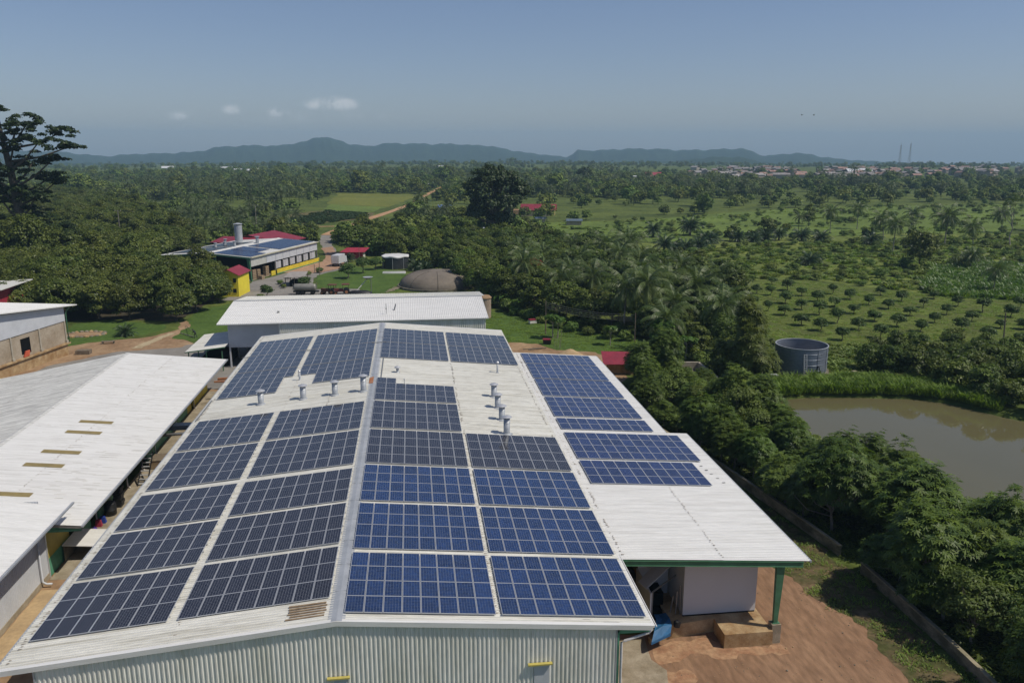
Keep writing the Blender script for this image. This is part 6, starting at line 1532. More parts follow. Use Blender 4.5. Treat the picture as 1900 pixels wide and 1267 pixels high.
# pond row
pr = []
for k, y in enumerate(np.arange(33, 114, 2.9)):
    xw = np.interp(y, [27, 41, 55, 60, 68, 76, 84, 92, 112], [34.2, 34.9, 34.9, 34.4, 33, 31.5, 29.4, 27.6, 25.5])
    pr.append((xw + 1.9 + rnd.uniform(-.4, .4), y + rnd.uniform(-.5, .5), rnd.uniform(.8, 1.0)))
    pr.append((xw + 6.0 + rnd.uniform(-.6, .6), y + 1.4 + rnd.uniform(-.6, .6), rnd.uniform(.82, 1.08)))
    pr.append((xw + 9.6 + rnd.uniform(-.7, .7), y + rnd.uniform(-.7, .7), rnd.uniform(.7, 1.0)))
    if y > 101: pr.append((xw + 13 + rnd.uniform(-.7, .7), y + 1 + rnd.uniform(-.7, .7), rnd.uniform(.7, .95)))
for x, y, s in pr:
    if inside(x, y, [(POND[i][0], POND[i][1]) for i in range(len(POND))]): continue
    if 36 < x < 43.5 and 105.5 < y < 116.5: continue
    if x < 31.5 and y > 101: continue
    if 27 < x < 36 and 111 < y: continue
    if rnd.random() < .08: continue
    if y < 58: s *= 1.14
    if rnd.random() < .26:
        WALLT.put(x, y, 0, s * rnd.uniform(.7, 1.15), *(('small-leaved tree above the wall at the lower right, among feathery trees', 'small-leaved trees by the earth yard') if y < 60 else ('small-leaved tree beside the shed roof, among feathery trees', 'small-leaved trees beside the shed')), sz=rnd.uniform(.72, 1.05)); continue
    PONDT.put(x, y, 0, s * rnd.uniform(.86, 1.24), *(('feathery tree above the wall at the lower right, beside the earth yard', 'pond trees by the earth yard') if y < 57 else ('feathery tree along the wall beside the front half of the shed roof', 'pond trees beside the front shed roof') if y < 80 else ('feathery tree beside the rear half of the shed roof, before the basin', 'pond trees beside the rear shed roof')), sz=rnd.uniform(.72, 1.02))
PONDT.put(31.6, 107.6, 0, .86, 'feathery tree half covering the garden hut with the red roof')
# wood between factory lawn, hall and orchard
FP = [(14, 181), (17, 178), (21.5, 163), (27, 155), (33, 145.5), (42, 137), (46.5, 130), (45.5, 119), (44.5, 111), (50, 107.5), (52, 114), (58, 126), (61, 140), (63, 150), (69, 166), (76, 184), (71, 202), (56, 235), (42, 275), (21, 297), (0, 290), (-6, 268), (4, 240), (9, 214), (12, 195)]
fp = scatter(FP, 4.4, 300, 8)
COCO_P = [(55.1, 151.3), (51.9, 130.6), (41.5, 128.2), (38.7, 143.5), (44.3, 178.9), (51.7, 196.8), (36.9, 162.5), (37.7, 189.7), (53.4, 187.7), (46.8, 161.3), (52.8, 162.1), (62.3, 181.5), (31.3, 190.5), (24.6, 179.4), (30.0, 162.6), (46.0, 209.6), (51.1, 211.6), (42.1, 141.1), (46.9, 136.8), (65.3, 169.8), (58, 140), (60, 160), (35, 176), (42, 200), (57, 205), (66, 196), (29, 203), (35, 214), (60, 222), (46, 232), (30, 232)]
for i, (x, y) in enumerate(COCO_P): COCO.put(x, y, 0, rnd.uniform(.85, 1.08), 'coconut palm rising out of the dark wood behind the lawn', 'coconut palms of the middle wood')
for x, y in fp:
    if min((x - a) ** 2 + (y - b) ** 2 for a, b in COCO_P) < 2.0 ** 2: continue
    near = y < 150
    FOREST.put(x, y, 0, rnd.uniform(.55, .8) if near else rnd.uniform(.65, .95), *(('leafy dark tree at the near end of the middle wood, by the basin and lawn', 'near trees of the middle wood') if near else ('leafy dark green tree in the rear part of the middle wood', 'rear trees of the middle wood')))
for x, y in ((-44.2, 187.5), (-45.6, 192.5), (-44.8, 199.5), (-42.8, 183.5)): GROVE.put(x, y, 0, rnd.uniform(.62, .72), 'grove tree standing close against the yellow house', 'trees against the yellow house')
for x, y, s in ((-97.5, 222, 1.45), (-103, 227, 1.55), (-108, 223, 1.4), (-93, 228, 1.3)): GROVE.put(x, y, 0, s, 'tall grove tree hiding the lower trunk of the giant kapok', 'trees below the kapok')
# flowering crown in the wood
V, T, c = clump_crown(97, 2.4, 3.2, 4.5, 24, .9, 900, .5, .3)
one_tree('flowering_tree', 'tree with a rusty red flowering crown inside the dark wood', 28.4, 190, V, T, leafmat('red_flower_leaf', (.10, .035, .015), (.28, .075, .03), .1), trunk_mesh(97, 4.6, 7, .15, c.tolist(), 8, BARK), s=1.05)
# palms and single trees in the open country to the right
for (x, y), lb_, s in zip(((177.3, 287.7), (158.7, 251.2), (188.9, 268.1), (199.0, 266.9), (241.0, 307.0), (137.4, 175.1), (157.3, 210.8), (221.6, 339.0), (190.8, 329.9), (170.9, 315.7)),
        ('tall palm left of the shaggy palm, beyond the red earth patch', 'palm with a shaggy dark head on a pale trunk, centre of the right scrub', 'tall palm on a thin pale trunk at the edge of the far green field', 'lower palm with hanging yellowish fronds right of the tall thin one', 'palm at the far right edge of the green field', 'palm standing in the bright maize behind the orchard', 'short palm behind the maize, next to the dark tree', 'far palm near the right end of the green field', 'far palm above the red earth patch', 'far palm left of the red earth patch'), (1.15, 1.05, 1.3, .95, 1.1, .78, .7, 1.0, 1.0, .95)):
    COCO.put(x, y, 0, s, lb_)
olab = ['oil palm standing alone in the pale green meadow', None]
OIL_P = [(110.0, 312.2), (144.9, 287.9), (137.3, 290.8), (131.4, 289.6), (125.5, 286.6), (108.1, 283.4), (97.7, 267.9), (91.3, 262.5), (86.4, 260.1), (82.3, 257.7), (162.9, 271.4), (116.3, 224.9), (164.4, 221.3), (93.7, 308.0), (239.5, 336.8), (164.7, 247.5), (120, 288), (103, 275), (150, 283)]
for i, (x, y) in enumerate(OIL_P): OILP.put(x, y, 0, rnd.uniform(1.0, 1.35) if i else 1.55, 'oil palm standing alone in the pale green meadow' if i == 0 else 'dark bushy oil palm in the scattered line across the right meadow', None if i == 0 else 'bushy oil palms')
OILP.put(-52.2, 151.2, 0, .62, 'young bushy palm on the left lawn in front of the grove')
OILP.put(-19.5, 249, 0, .75, 'small palm between the white truck and the red-roofed hut')
OILP.put(1.2, 228, 0, .95, 'palm in front of the black tank, right side'); OILP.put(3.5, 224, 0, .8, 'palm at the right of the black tank, nearest the dome')
single = FOREST
single.put(144.6, 215.7, 0, 1.38, 'big dark broadleaf tree standing alone behind the orchard', k=0)
single.put(176.1, 344.6, 0, .9, 'narrow dark tree by itself in the far meadow', k=1, sz=1.3)
single.put(-19.5, 268.5, 0, 1.45, 'large round tree directly behind the red-roofed hut', k=2, sz=.72)
single.put(-12.5, 272, 0, 1.3, 'large tree right behind the hut, right of the round one', k=3, sz=.75)
for (x, y), s, lb_ in zip(((-17.1, 215.6), (-13.6, 224.5), (-10.4, 231), (-26.3, 200.4), (-33.6, 189.6)), (1.55, 1.6, 1.5, 1.25, 1.15), ('small round tree in the middle of the yard lawn', 'second round tree on the yard lawn, behind the first', 'third round tree on the yard lawn, next to the black tank', 'bushy tree beside the open shelter', 'round clipped bush just behind the rear hall roof')):
    ORCHARD.put(x, y, 0, s, lb_)
# orchard rows
OT = [(89.9, 192.2), (89.5, 183.0), (82.7, 177.2), (81.4, 166.9), (89.4, 175.5), (89.7, 168.4), (98.0, 177.2), (74.0, 159.2), (75.4, 154.6), (81.6, 159.8), (82.5, 153.8), (90.1, 161.8), (98.2, 169.9), (74.2, 144.7), (82.1, 145.7), (90.3, 154.2), (98.7, 163.1), (108.1, 174.1), (75.5, 139.7), (75.4, 131.8), (82.8, 139.4), (90.3, 146.6), (100.4, 158.2), (108.3, 166.1), (83.1, 132.5), (91.9, 141.3), (100.5, 150.8), (108.7, 158.7), (117.7, 168.4), (93.7, 136.8), (101.3, 143.9), (108.9, 151.2), (117.0, 159.3), (93.4, 128.5), (101.6, 136.4), (109.4, 144.2), (117.7, 152.3), (101.8, 129.6), (110.6, 137.7), (120.0, 147.0), (128.2, 154.8), (103.8, 124.1), (114.2, 136.1), (73.7, 166.4), (80.4, 180.0), (66.0, 150.2), (125, 145), (119, 138), (127, 136), (136, 148), (112, 128), (122, 129), (133, 140)]
for x, y in OT: ORCHARD.put(x, y, 0, rnd.uniform(.78, 1.12), sz=rnd.uniform(.85, 1.05))
# wood on the right shore of the pond
RP = [(74.5, 103.5), (68, 112), (72, 120), (78, 125), (92, 123), (104, 116), (118, 104), (125, 80), (112, 66), (103, 74), (90, 84), (79, 89.5), (75.5, 95)]
for x, y in scatter(RP, 2.9, 140, 12): BANK.put(x, y, 0, rnd.uniform(.8, 1.2) if y < 112 else rnd.uniform(.6, .9))
EDGE = [(14, 180), (17, 177), (21, 163), (27, 154), (33, 145), (38, 140.5), (42, 136), (46, 129.5), (45, 119), (46, 110), (51, 109), (53, 115), (59, 127), (62, 141), (64, 151), (70, 167), (78, 186)]
for (ax, ay), (bx, by) in zip(EDGE, EDGE[1:]):
    k = max(1, int(math.hypot(bx - ax, by - ay) / 1.9))
    for i in range(k):
        t = i / k; UNDER.put(ax + (bx - ax) * t + rnd.gauss(0, .5), ay + (by - ay) * t + rnd.gauss(0, .5), 0, rnd.uniform(.6, 1.1), sz=rnd.uniform(.7, 1.2))
# scrub beyond the orchard
SP = [(80, 198), (87, 199), (97, 201), (104, 197), (111, 186), (121, 174.5), (128, 190), (150, 216), (172, 224), (190, 205), (250, 300), (172, 285), (118, 275), (88, 262), (70, 262), (76, 225)]
MAIZE = [(119, 172), (136, 164), (150, 158), (185, 200), (172, 222), (150, 215), (128, 190)]
SCRUBPTS = scatter(SP, 4.6, 330, 14)
SCRUBPTS.sort(key=lambda p: p[1])
for x, y in SCRUBPTS[:250]: SHRUB.put(x, y, 0, rnd.uniform(.35, .85) * (1.35 if rnd.random() < .15 else 1), *(('shrub in the scrub just behind the orchard rows', 'shrubs right behind the orchard') if y < 215 else ('shrub in the scrub between the orchard and the far green field', 'shrubs of the right scrub')), sz=rnd.uniform(.7, 1.1))
# plants along the lawn and the dark wood's edge
for x, y, s in ((16.2, 174, 1.0), (17.8, 172, 1.15), (19.2, 169.5, 1.0), (16, 178, 1.2), (20.5, 167, .9), (22, 166.5, 1.0), (18.5, 176, 1.1)): BANANA.put(x, y, 0, s, 'banana plant in the bright clump at the far left end of the lawn', 'bananas at the lawn end')
for x, y, s, lb_ in ((24.6, 139.6, 1.15, 'papaya tree with a broad crown beside the lawn pole'), (25.6, 139.9, 1.0, 'second papaya crown touching the one beside the lawn pole'), (33.6, 133.2, .9, 'papaya at the shady right end of the lawn'), (40.4, 126.0, 1.5, 'tall papaya in front of the big coconut palm'), (43.5, 122.5, 1.0, 'thin papaya in the shade above the concrete basin'), (44.5, 123, .9, 'second thin papaya above the concrete basin'), (39.3, 125.0, 1.0, 'lower papaya left of the tall papaya')): PAPAYA.put(x, y, 0, s, lb_)
for x, y, s in ((29, 144.6, .8), (31.4, 141.6, .7), (34.6, 138.5, .9), (37.2, 136.2, .8), (27.2, 148.4, .8), (24.8, 153.2, .7), (22.9, 157.6, .9), (20.4, 161.4, .8), (35.5, 124.5, .8), (38.2, 121.2, .8), (33, 120, .7), (45, 118, .9), (47, 114, .9)): SHRUB.put(x, y, 0, s, 'low bush at the foot of the dark wood by the lawn', 'bushes along the lawn')
for x, y, s in ((-4.6, 246, 1.2), (-1, 250, 1.3), (3.5, 244, 1.2), (7, 236, 1.2), (9, 224, 1.1), (-9, 262, 1.3), (0, 265, 1.2), (12, 214, 1.1), (6, 255, 1.3), (15.5, 201, 1.0), (-8, 281, 1.3), (-2, 300, 1.3), (4, 320, 1.3), (12, 335, 1.2), (-5, 340, 1.2), (18, 318, 1.2), (24, 330, 1.2), (40, 312, 1.2), (45, 325, 1.1), (-44, 290, 1.1), (-48, 300, 1.2), (-40, 305, 1.1), (-55, 292, 1.2), (-60, 310, 1.1), (-50, 318, 1.1), (-38, 318, 1.0), (-12, 306, 1.1), (-16, 296, 1.0), (-14, 330, 1.1), (-20, 345, 1.1), (-70, 305, 1.1)):
    FOREST.put(x, y, 0, s * rnd.uniform(.62, .85), 'leafy tree in the loose belt behind the second factory and the black tank', 'belt of trees behind the yards')
for x, y, s in ((-25.6, 226.6, .6), (-28.2, 222.9, .45), (-30.8, 219.8, .5), (-32.5, 217.2, .45), (-33.3, 208, .5), (-31.5, 201.5, .45), (-34.6, 187.2, .5)): SHRUB.put(x, y, 0, s, 'small bush at the edge of the paved yard', 'bushes of the paved yard')
for K_ in (WALLT, BANK, UNDER, GROVE, FOREST, ORCHARD, SHRUB, PONDT, COCO, OILP, BANANA, PAPAYA): K_.drop_unused()
# ================================================================== COUNTLESS PLANTS (stuff) AND THE FAR PLAIN
def gn_scatter(name, P, rot, scl, idx, meshes):
    """points that carry copies of a few plant meshes; one object of kind 'stuff'"""
    col = bpy.data.collections.new(name + '_plants')
    for i, m_ in enumerate(meshes):
        o = bpy.data.objects.new('%s_plant_%02d' % (name, i), m_); col.objects.link(o)
    n = len(P); me = bpy.data.meshes.new(name); me.vertices.add(n); me.vertices.foreach_set('co', np.asarray(P, np.float32).ravel())
    for an, tp, arr in (('rot', 'FLOAT', rot), ('scl', 'FLOAT', scl), ('idx', 'INT', idx)):
        a = me.attributes.new(an, tp, 'POINT'); a.data.foreach_set('value', np.asarray(arr, np.int32 if tp == 'INT' else np.float32))
    me.update(); ob = bpy.data.objects.new(name, me); C.objects.link(ob)
    g = bpy.data.node_groups.new(name, 'GeometryNodeTree')
    g.interface.new_socket('Geometry', in_out='INPUT', socket_type='NodeSocketGeometry'); g.interface.new_socket('Geometry', in_out='OUTPUT', socket_type='NodeSocketGeometry')
    N, L = g.nodes, g.links; gi = N.new('NodeGroupInput'); go = N.new('NodeGroupOutput')
    ci = N.new('GeometryNodeCollectionInfo'); ci.inputs['Collection'].default_value = col; ci.inputs['Separate Children'].default_value = True; ci.inputs['Reset Children'].default_value = True
    ip = N.new('GeometryNodeInstanceOnPoints'); ip.inputs['Pick Instance'].default_value = True
    def na(nm, tp):
        q = N.new('GeometryNodeInputNamedAttribute'); q.data_type = tp; q.inputs['Name'].default_value = nm
        return [o for o in q.outputs if o.enabled and o.name == 'Attribute'][0]
    cx = N.new('ShaderNodeCombineXYZ'); L.new(na('rot', 'FLOAT'), cx.inputs[2])
    L.new(gi.outputs[0], ip.inputs['Points']); L.new(ci.outputs[0], ip.inputs['Instance']); L.new(na('idx', 'INT'), ip.inputs['Instance Index'])
    L.new(cx.outputs[0], ip.inputs['Rotation']); L.new(na('scl', 'FLOAT'), ip.inputs['Scale']); L.new(ip.outputs[0], go.inputs[0])
    md = ob.modifiers.new('scatter', 'NODES'); md.node_group = g
    return stuff(ob)
def vnoise(x, y, s, seed):
    """cheap smooth value noise 0..1"""
    r = np.random.default_rng(seed); G = r.random((256, 256)); x = x / s + 50.3; y = y / s + 80.7
    i, j = np.floor(x).astype(int), np.floor(y).astype(int); fx, fy = x - i, y - j; fx = fx * fx * (3 - 2 * fx); fy = fy * fy * (3 - 2 * fy)
    g = lambda a, b: G[a % 256, b % 256]
    return (g(i, j) * (1 - fx) + g(i + 1, j) * fx) * (1 - fy) + (g(i, j + 1) * (1 - fx) + g(i + 1, j + 1) * fx) * fy
def gz(x, y):
    d = np.hypot(x, y); f = np.clip((d - 700) / 1500, 0, 1)
    return np.where(d > 1900, -(d - 1900) * .0137, 0) + f * 3.0 * (np.sin(x * .004 + 1) * np.cos(y * .0031) + .6 * np.sin(x * .011) * np.sin(y * .009 + 2))
# small plant meshes for the masses
def with_trunk(V, T, h, r0, tone):
    q = []
    for a in (0, math.pi / 2):
        c, s = math.cos(a) * r0, math.sin(a) * r0; q.append([(-c, -s, -.2), (c, s, -.2), (c * .6, s * .6, h), (-c * .6, -s * .6, h)])
    return np.concatenate([V, np.array(q)]), np.concatenate([T, np.full(2, tone)])
FARM = []
for i, (rad, h, b, nc, nl) in enumerate(((4.2, 8.5, .3, 30, 620), (3.4, 7, .2, 24, 520), (5.2, 11, 1, 36, 800), (2.8, 4.5, 0, 18, 360), (4.0, 6, 0, 26, 520))):
    V, T, c = clump_crown(900 + i, rad, h - b, b, nc, 1.5, nl, 1.15, .75, low=-.8); V, T = with_trunk(V, T, h * .6, .25, .2); FARM.append(quads_mesh('far_tree', V, T, LEAF_FAR))
LEAF_FARP = leafmat('far_palm_leaf', (.042, .068, .024), (.125, .145, .055), .3, .5, .15)
for i in range(2):
    me_, tm = palm(940 + i, 18, 4.4, [9.5, 7.5][i], .2, 7, .42, 1.1, 75, -45, LEAF_FARP, .05)
    nv = len(me_.vertices); co = np.empty(nv * 3, np.float32); me_.vertices.foreach_get('co', co); tv = np.empty(nv, np.float32); me_.attributes['tone'].data.foreach_get('value', tv)
    V, T = with_trunk(co.reshape(-1, 4, 3), tv[::4], [9.5, 7.5][i], .24, 1.0); FARM.append(quads_mesh('far_palm', V, T, LEAF_FARP))
FIELDS = [[(50, 345), (75, 296), (100, 285), (146, 318), (170, 300), (200, 312), (240, 300), (330, 390), (400, 470), (300, 470), (215, 455), (113, 385), (58, 375)],
          [(-58, 672), (10, 633), (7, 600), (-1, 528), (-18, 440), (-21, 420), (-34, 395), (-44, 372), (-75, 370), (-60, 480)],
          [(-30, 380), (-14, 460), (2, 530), (8, 612), (28, 790), (36, 790), (31, 690), (20, 590), (12, 500), (2, 430), (-8, 380), (-14, 350), (-20, 318), (-40, 318), (-40, 366), (-62, 366), (-62, 372)], [(-62, 500), (-10, 500), (-6, 430), (-16, 380), (-40, 366), (-74, 366)],
          [(-64, 180), (-40, 180), (-12, 180), (14, 185), (14, 212), (2, 228), (0, 242), (-10, 262), (-25, 275), (-24, 300), (-60, 285), (-80, 290), (-62, 205)],
          GP, FP, SP, [(60, 105), (60, 130), (70, 170), (80, 195), (103, 200), (111, 186), (128, 172), (150, 158), (190, 205), (172, 222), (200, 60), (60, 20)], [(62, 400), (90, 408), (90, 450), (52, 440)],
          [(170, 285), (250, 300), (190, 205), (170, 222)], [(95, 262), (78, 292), (52, 335), (62, 262)], [(84, 400), (150, 440), (190, 520), (110, 470)], [(330, 620), (420, 600), (470, 660), (390, 690)], [(140, 640), (210, 610), (230, 660), (160, 690)]]
rg = np.random.default_rng(77)
M = 95000
azs = np.radians(rg.uniform(-33, 47, M)); u_ = rg.random(M); dd = (215 ** 1.25 + u_ * (2900 ** 1.25 - 215 ** 1.25)) ** (1 / 1.25)
fx, fy = dd * np.sin(azs), dd * np.cos(azs)
ok = np.ones(M, bool)
for f in FIELDS: ok &= sdist(fx, fy, f) > 0
dens = .55 * vnoise(fx, fy, 90, 1) + .45 * vnoise(fx, fy, 28, 2)
stretch = vnoise(fx * .35, fy, 160, 3)
faz = np.degrees(np.arctan2(fx, fy)); open_ = ((stretch > np.where((faz > 6) & (dd < 820), .50, .60)) | (dens < np.where((faz > 6) & (dd < 520), .46, .40))) & (dd > 330) | ((faz > 10) & (dd < 470))
faz = np.degrees(np.arctan2(fx, fy)); town = (dd > 880) & (dd < 1500) & (faz > 17.5)
keep = np.where(open_, rg.random(M) < .06, rg.random(M) < np.clip((dd / 520) ** .25, 0, 1) * .62)
ok &= keep
ok &= ~(town & (rg.random(M) < .72))
ok &= ~((dd > 1050) & (rg.random(M) < np.where(dd > 1450, .86, .5)))
fx, fy, dd = fx[ok], fy[ok], dd[ok]; n = len(fx)
COCOF = [(-225, 880), (-64, 720), (-40, 407), (-50, 375), (-85, 352), (-200, 560)]
palmy = (sdist(fx, fy, COCOF) < 0) | ((vnoise(fx, fy, 60, 9) > .7))
idx = np.where(palmy & (rg.random(n) < .6), rg.integers(5, 7, n), rg.choice(5, n, p=[.27, .27, .16, .15, .15]))
scl = rg.uniform(.55, 1.2, n) * np.where(dd < 420, .8, 1) * np.where(rg.random(n) < .03, 1.5, 1)
gn_scatter('distant_woodland', np.stack([fx, fy, gz(fx, fy) - .1], -1), rg.random(n) * 6.28, scl, idx, FARM)
# continuation of the left grove
if far_grove:
    P = np.array([(x, y, 0) for x, y in far_grove]); n = len(P)
    gm = [o.data for k in GROVE.p for o in k.children if o.name.startswith('crown')]
    gn_scatter('grove_beyond', P, rg.random(n) * 6.28, rg.uniform(.85, 1.1, n), rg.integers(0, len(gm), n), gm)
# herbs and tall grass
def tuft(seed, n, h, spread, w, leaf, lean=.5):
    r = np.random.default_rng(seed); a = r.random(n) * 6.28; o = np.stack([np.cos(a), np.sin(a), 0 * a], -1) * (spread * r.random(n) ** .5)[:, None]
    b = r.random(n) * 6.28; d = np.stack([np.cos(b) * lean, np.sin(b) * lean, np.ones(n)], -1); d = unit(d); L = h * r.uniform(.5, 1.1, n); s = np.stack([-np.sin(b), np.cos(b), 0 * b], -1) * w * .5
    mid = o + d * (L * .6)[:, None]; tip = mid + (d * .6 + np.stack([np.cos(b), np.sin(b), -.2 + 0 * b], -1) * .5) * (L * .45)[:, None]
    return quads_mesh('tuft', np.stack([o, mid + s, tip, mid - s], 1), np.clip(r.normal(.5, .22, n), 0, 1), leaf)
def poly_pts(poly, n, seed, avoid=()):
    r = np.random.default_rng(seed); P = np.array(poly); lo, hi = P.min(0), P.max(0); c = lo + r.random((n * 6, 2)) * (hi - lo)
    k = sdist(c[:, 0], c[:, 1], poly) < 0
    for a in avoid: k &= sdist(c[:, 0], c[:, 1], a) > 0
    c = c[k][:n]; return np.concatenate([c, np.zeros((len(c), 1))], 1), r
REED = [tuft(1, 46, 1.5, .55, .10, LEAF_REED), tuft(2, 40, 1.1, .6, .11, LEAF_REED, .7), tuft(3, 50, 1.9, .5, .10, LEAF_REED, .4)]
P, r = poly_pts([(40, 97.5), (44, 98.2), (48.5, 101), (54, 101.9), (61, 100.9), (68.3, 99.3), (71.8, 97), (75, 91), (77.5, 96), (74, 104), (66, 108), (54, 108.2), (50, 107), (44, 104)], 2300, 5, [[(54.2, 109.0), (63.5, 109.0), (63.5, 119), (54.2, 119)], [(65, 109.5), (68.3, 109.5), (68.3, 112), (65, 112)]])
n = len(P); gn_scatter('bank_reeds', P, r.random(n) * 6.28, r.uniform(.45, 1.1, n), r.integers(0, 3, n), REED)
P, r = poly_pts(MAIZE, 2600, 6); n = len(P); gn_scatter('maize_crop', P, r.random(n) * 6.28, r.uniform(.6, 1.2, n), r.integers(0, 2, n), [tuft(7, 26, 1.9, .7, .22, LEAF_BANANA, .6), tuft(8, 22, 1.5, .7, .25, LEAF_REED, .7)])
HERB = [tuft(11, 60, .9, .9, .24, LEAF_SHRUB, 1.0), tuft(12, 50, .6, 1.0, .22, LEAF_REED, 1.2), tuft(13, 60, 1.2, .8, .26, LEAF_SHRUB, .9)]
P, r = poly_pts(SP, 1300, 8); n = len(P); gn_scatter('scrub_herbs', P, r.random(n) * 6.28, r.uniform(.6, 1.7, n), r.integers(0, 3, n), HERB)
if len(SCRUBPTS) > 250:
    P = np.array([(x, y, 0) for x, y in SCRUBPTS[250:]]); n = len(P); sm = [o.data for k in SHRUB.p for o in k.children if o.name.startswith('crown')]
    gn_scatter('scrub_beyond', P, r.random(n) * 6.28, r.uniform(.4, .8, n), r.integers(0, len(sm), n), sm)
P, r = poly_pts(FIELDS[0], 900, 9); n = len(P); k = vnoise(P[:, 0], P[:, 1], 18, 5) > .5; P = P[k]; n = len(P); gn_scatter('meadow_herbs', P, r.random(n) * 6.28, r.uniform(.5, 1.5, n), r.integers(0, 3, n), HERB)
P, r = poly_pts([(50, 105), (62, 108), (74, 111), (84, 128), (70, 128), (64, 124), (56, 122), (50, 112)], 500, 10, [[(54.2, 109.0), (63.5, 109.0), (63.5, 119), (54.2, 119)]]); n = len(P); gn_scatter('bank_herbs', P, r.random(n) * 6.28, r.uniform(.4, 1.0, n), r.integers(0, 3, n), HERB)
gt = [tuft(21, 40, .32, .5, .05, LEAF_REED, .9), tuft(22, 34, .22, .5, .05, LEAF_SHRUB, 1.1)]
P, r = poly_pts([(29.3, 52), (31.6, 46), (31, 41), (31.5, 33), (34.2, 33), (34.6, 44), (34.2, 56), (33, 64), (32, 72), (30, 82), (27, 82), (28, 68), (29, 58)], 380, 11); n = len(P); gn_scatter('fringe_grass', P + (0, 0, .015), r.random(n) * 6.28, r.uniform(.5, 1.3, n), r.integers(0, 2, n), gt)
P, r = poly_pts([(34.8, 30), (35.2, 50), (34.4, 62), (32, 78), (29, 90), (26, 108), (42, 112), (46, 100), (44, 86), (46, 70), (45.4, 50), (46.5, 32)], 1800, 12); n = len(P); gn_scatter('wood_floor_herbs', P, r.random(n) * 6.28, r.uniform(.4, .9, n), r.integers(0, 3, n), [tuft(31, 50, .9, .9, .2, LEAF_FOREST, 1.0), tuft(32, 40, .6, .9, .2, LEAF_FOREST, 1.2), tuft(33, 40, .7, .9, .2, LEAF_SHRUB, 1.1)])
P, r = poly_pts([(14, 166), (14, 138), (21, 137), (30, 129), (42, 128), (39, 137), (27, 155), (19, 164)], 900, 13); n = len(P); gn_scatter('lawn_tufts', P + (0, 0, .01), r.random(n) * 6.28, r.uniform(.5, 1.1, n), r.integers(0, 2, n), gt)
P, r = poly_pts([(64, 122), (62, 135), (70, 165), (80, 184), (88, 196), (100, 196), (109, 184), (122, 171), (138, 160), (138, 122)], 2600, 15); n = len(P); gn_scatter('orchard_tufts', P, r.random(n) * 6.28, r.uniform(.6, 1.6, n), r.integers(0, 2, n), gt)
P, r = poly_pts([(-46, 468), (-24, 446), (-22, 422), (-35, 396), (-45, 374), (-72, 372)], 420, 14); n = len(P); gn_scatter('row_plants', P, r.random(n) * 6.28, r.uniform(1.0, 1.9, n), r.integers(0, 2, n), [tuft(41, 40, .9, .8, .4, LEAF_DARK, 1), tuft(42, 40, .8, .8, .4, LEAF_OIL, 1)])

P, r = poly_pts([(50, 345), (75, 296), (100, 285), (146, 318), (170, 300), (200, 312), (260, 300), (330, 390), (400, 470), (300, 470), (215, 455), (113, 385), (58, 375)], 210, 19); n = len(P); sm = [o.data for k in SHRUB.p for o in k.children if o.name.startswith('crown')]
gn_scatter('meadow_bushes', P, r.random(n) * 6.28, r.uniform(.35, 1.15, n), r.integers(0, len(sm), n), sm)
m = MB(); m.lathe([(0, -.03), (.05, .0), (.045, .03), (.02, .045), (0, .045)], 6); sv = np.array(m.v)
STM = m.mesh('stone', CONC_TAN); STB = m.mesh('stone_brown', BLOCK)
P, r = poly_pts([(15.6, 40), (15.6, 46), (20, 46.2), (24.6, 46.2), (25.5, 64), (28, 64), (29.5, 52), (31.2, 45), (30.8, 36), (15.6, 36)], 750, 33, [[(15.5, 47), (15.5, 70), (24.4, 70), (24.4, 46.2), (20, 46.2)]]); n = len(P)
gn_scatter('gravel', P + (0, 0, .02), r.random(n) * 6.28, np.clip(r.lognormal(-.9, .5, n), .2, 1.6), r.integers(0, 2, n), [STM, STB])
# ---------------------------------------------------------------- buildings of the plain and the far town
PALE = pmat('pale_tin', (.29, .27, .26), .7, 0, (.20, .18, .17), .3, rnd=.25); RUSTY = pmat('rusty_tin', (.26, .135, .10), .7, 0, (.32, .22, .18), .3, rnd=.25); CREAM = pmat('cream_wall', (.36, .31, .25), .8, rnd=.2); MAROON = pmat('maroon_tin', (.30, .035, .05), .5)
def far_house(w, d, e, rdg, roofm):
    m = MB(); m.box(-w / 2, w / 2, -d / 2, d / 2, -1.5, e); m.m = 1; o = .5
    for s in (-1, 1):
        q = [(-w / 2 - o, 0, rdg), (-w / 2 - o, s * (d / 2 + o), e - .1), (w / 2 + o, s * (d / 2 + o), e - .1), (w / 2 + o, 0, rdg)]
        if s < 0: q = q[::1]
        else: q = q[::-1]
        m.hexa(q, [(a, b, c + .15) for a, b, c in q])
    return m.mesh('town_house', CREAM, roofm)
HM = [('pale', far_house(9, 7, 3, 4.6, PALE)), ('pale', far_house(13, 8, 3.2, 5.2, PALE)), ('rusty', far_house(9, 7, 3, 4.6, RUSTY)), ('rusty', far_house(12, 8, 3, 5, RUSTY)), ('pale', far_house(7, 6, 5.5, 7, PALE))]
def at_px(u, D):
    a = R(azel(u, 300)[0]); return D * math.sin(a), D * math.cos(a)
rt = random.Random(31)
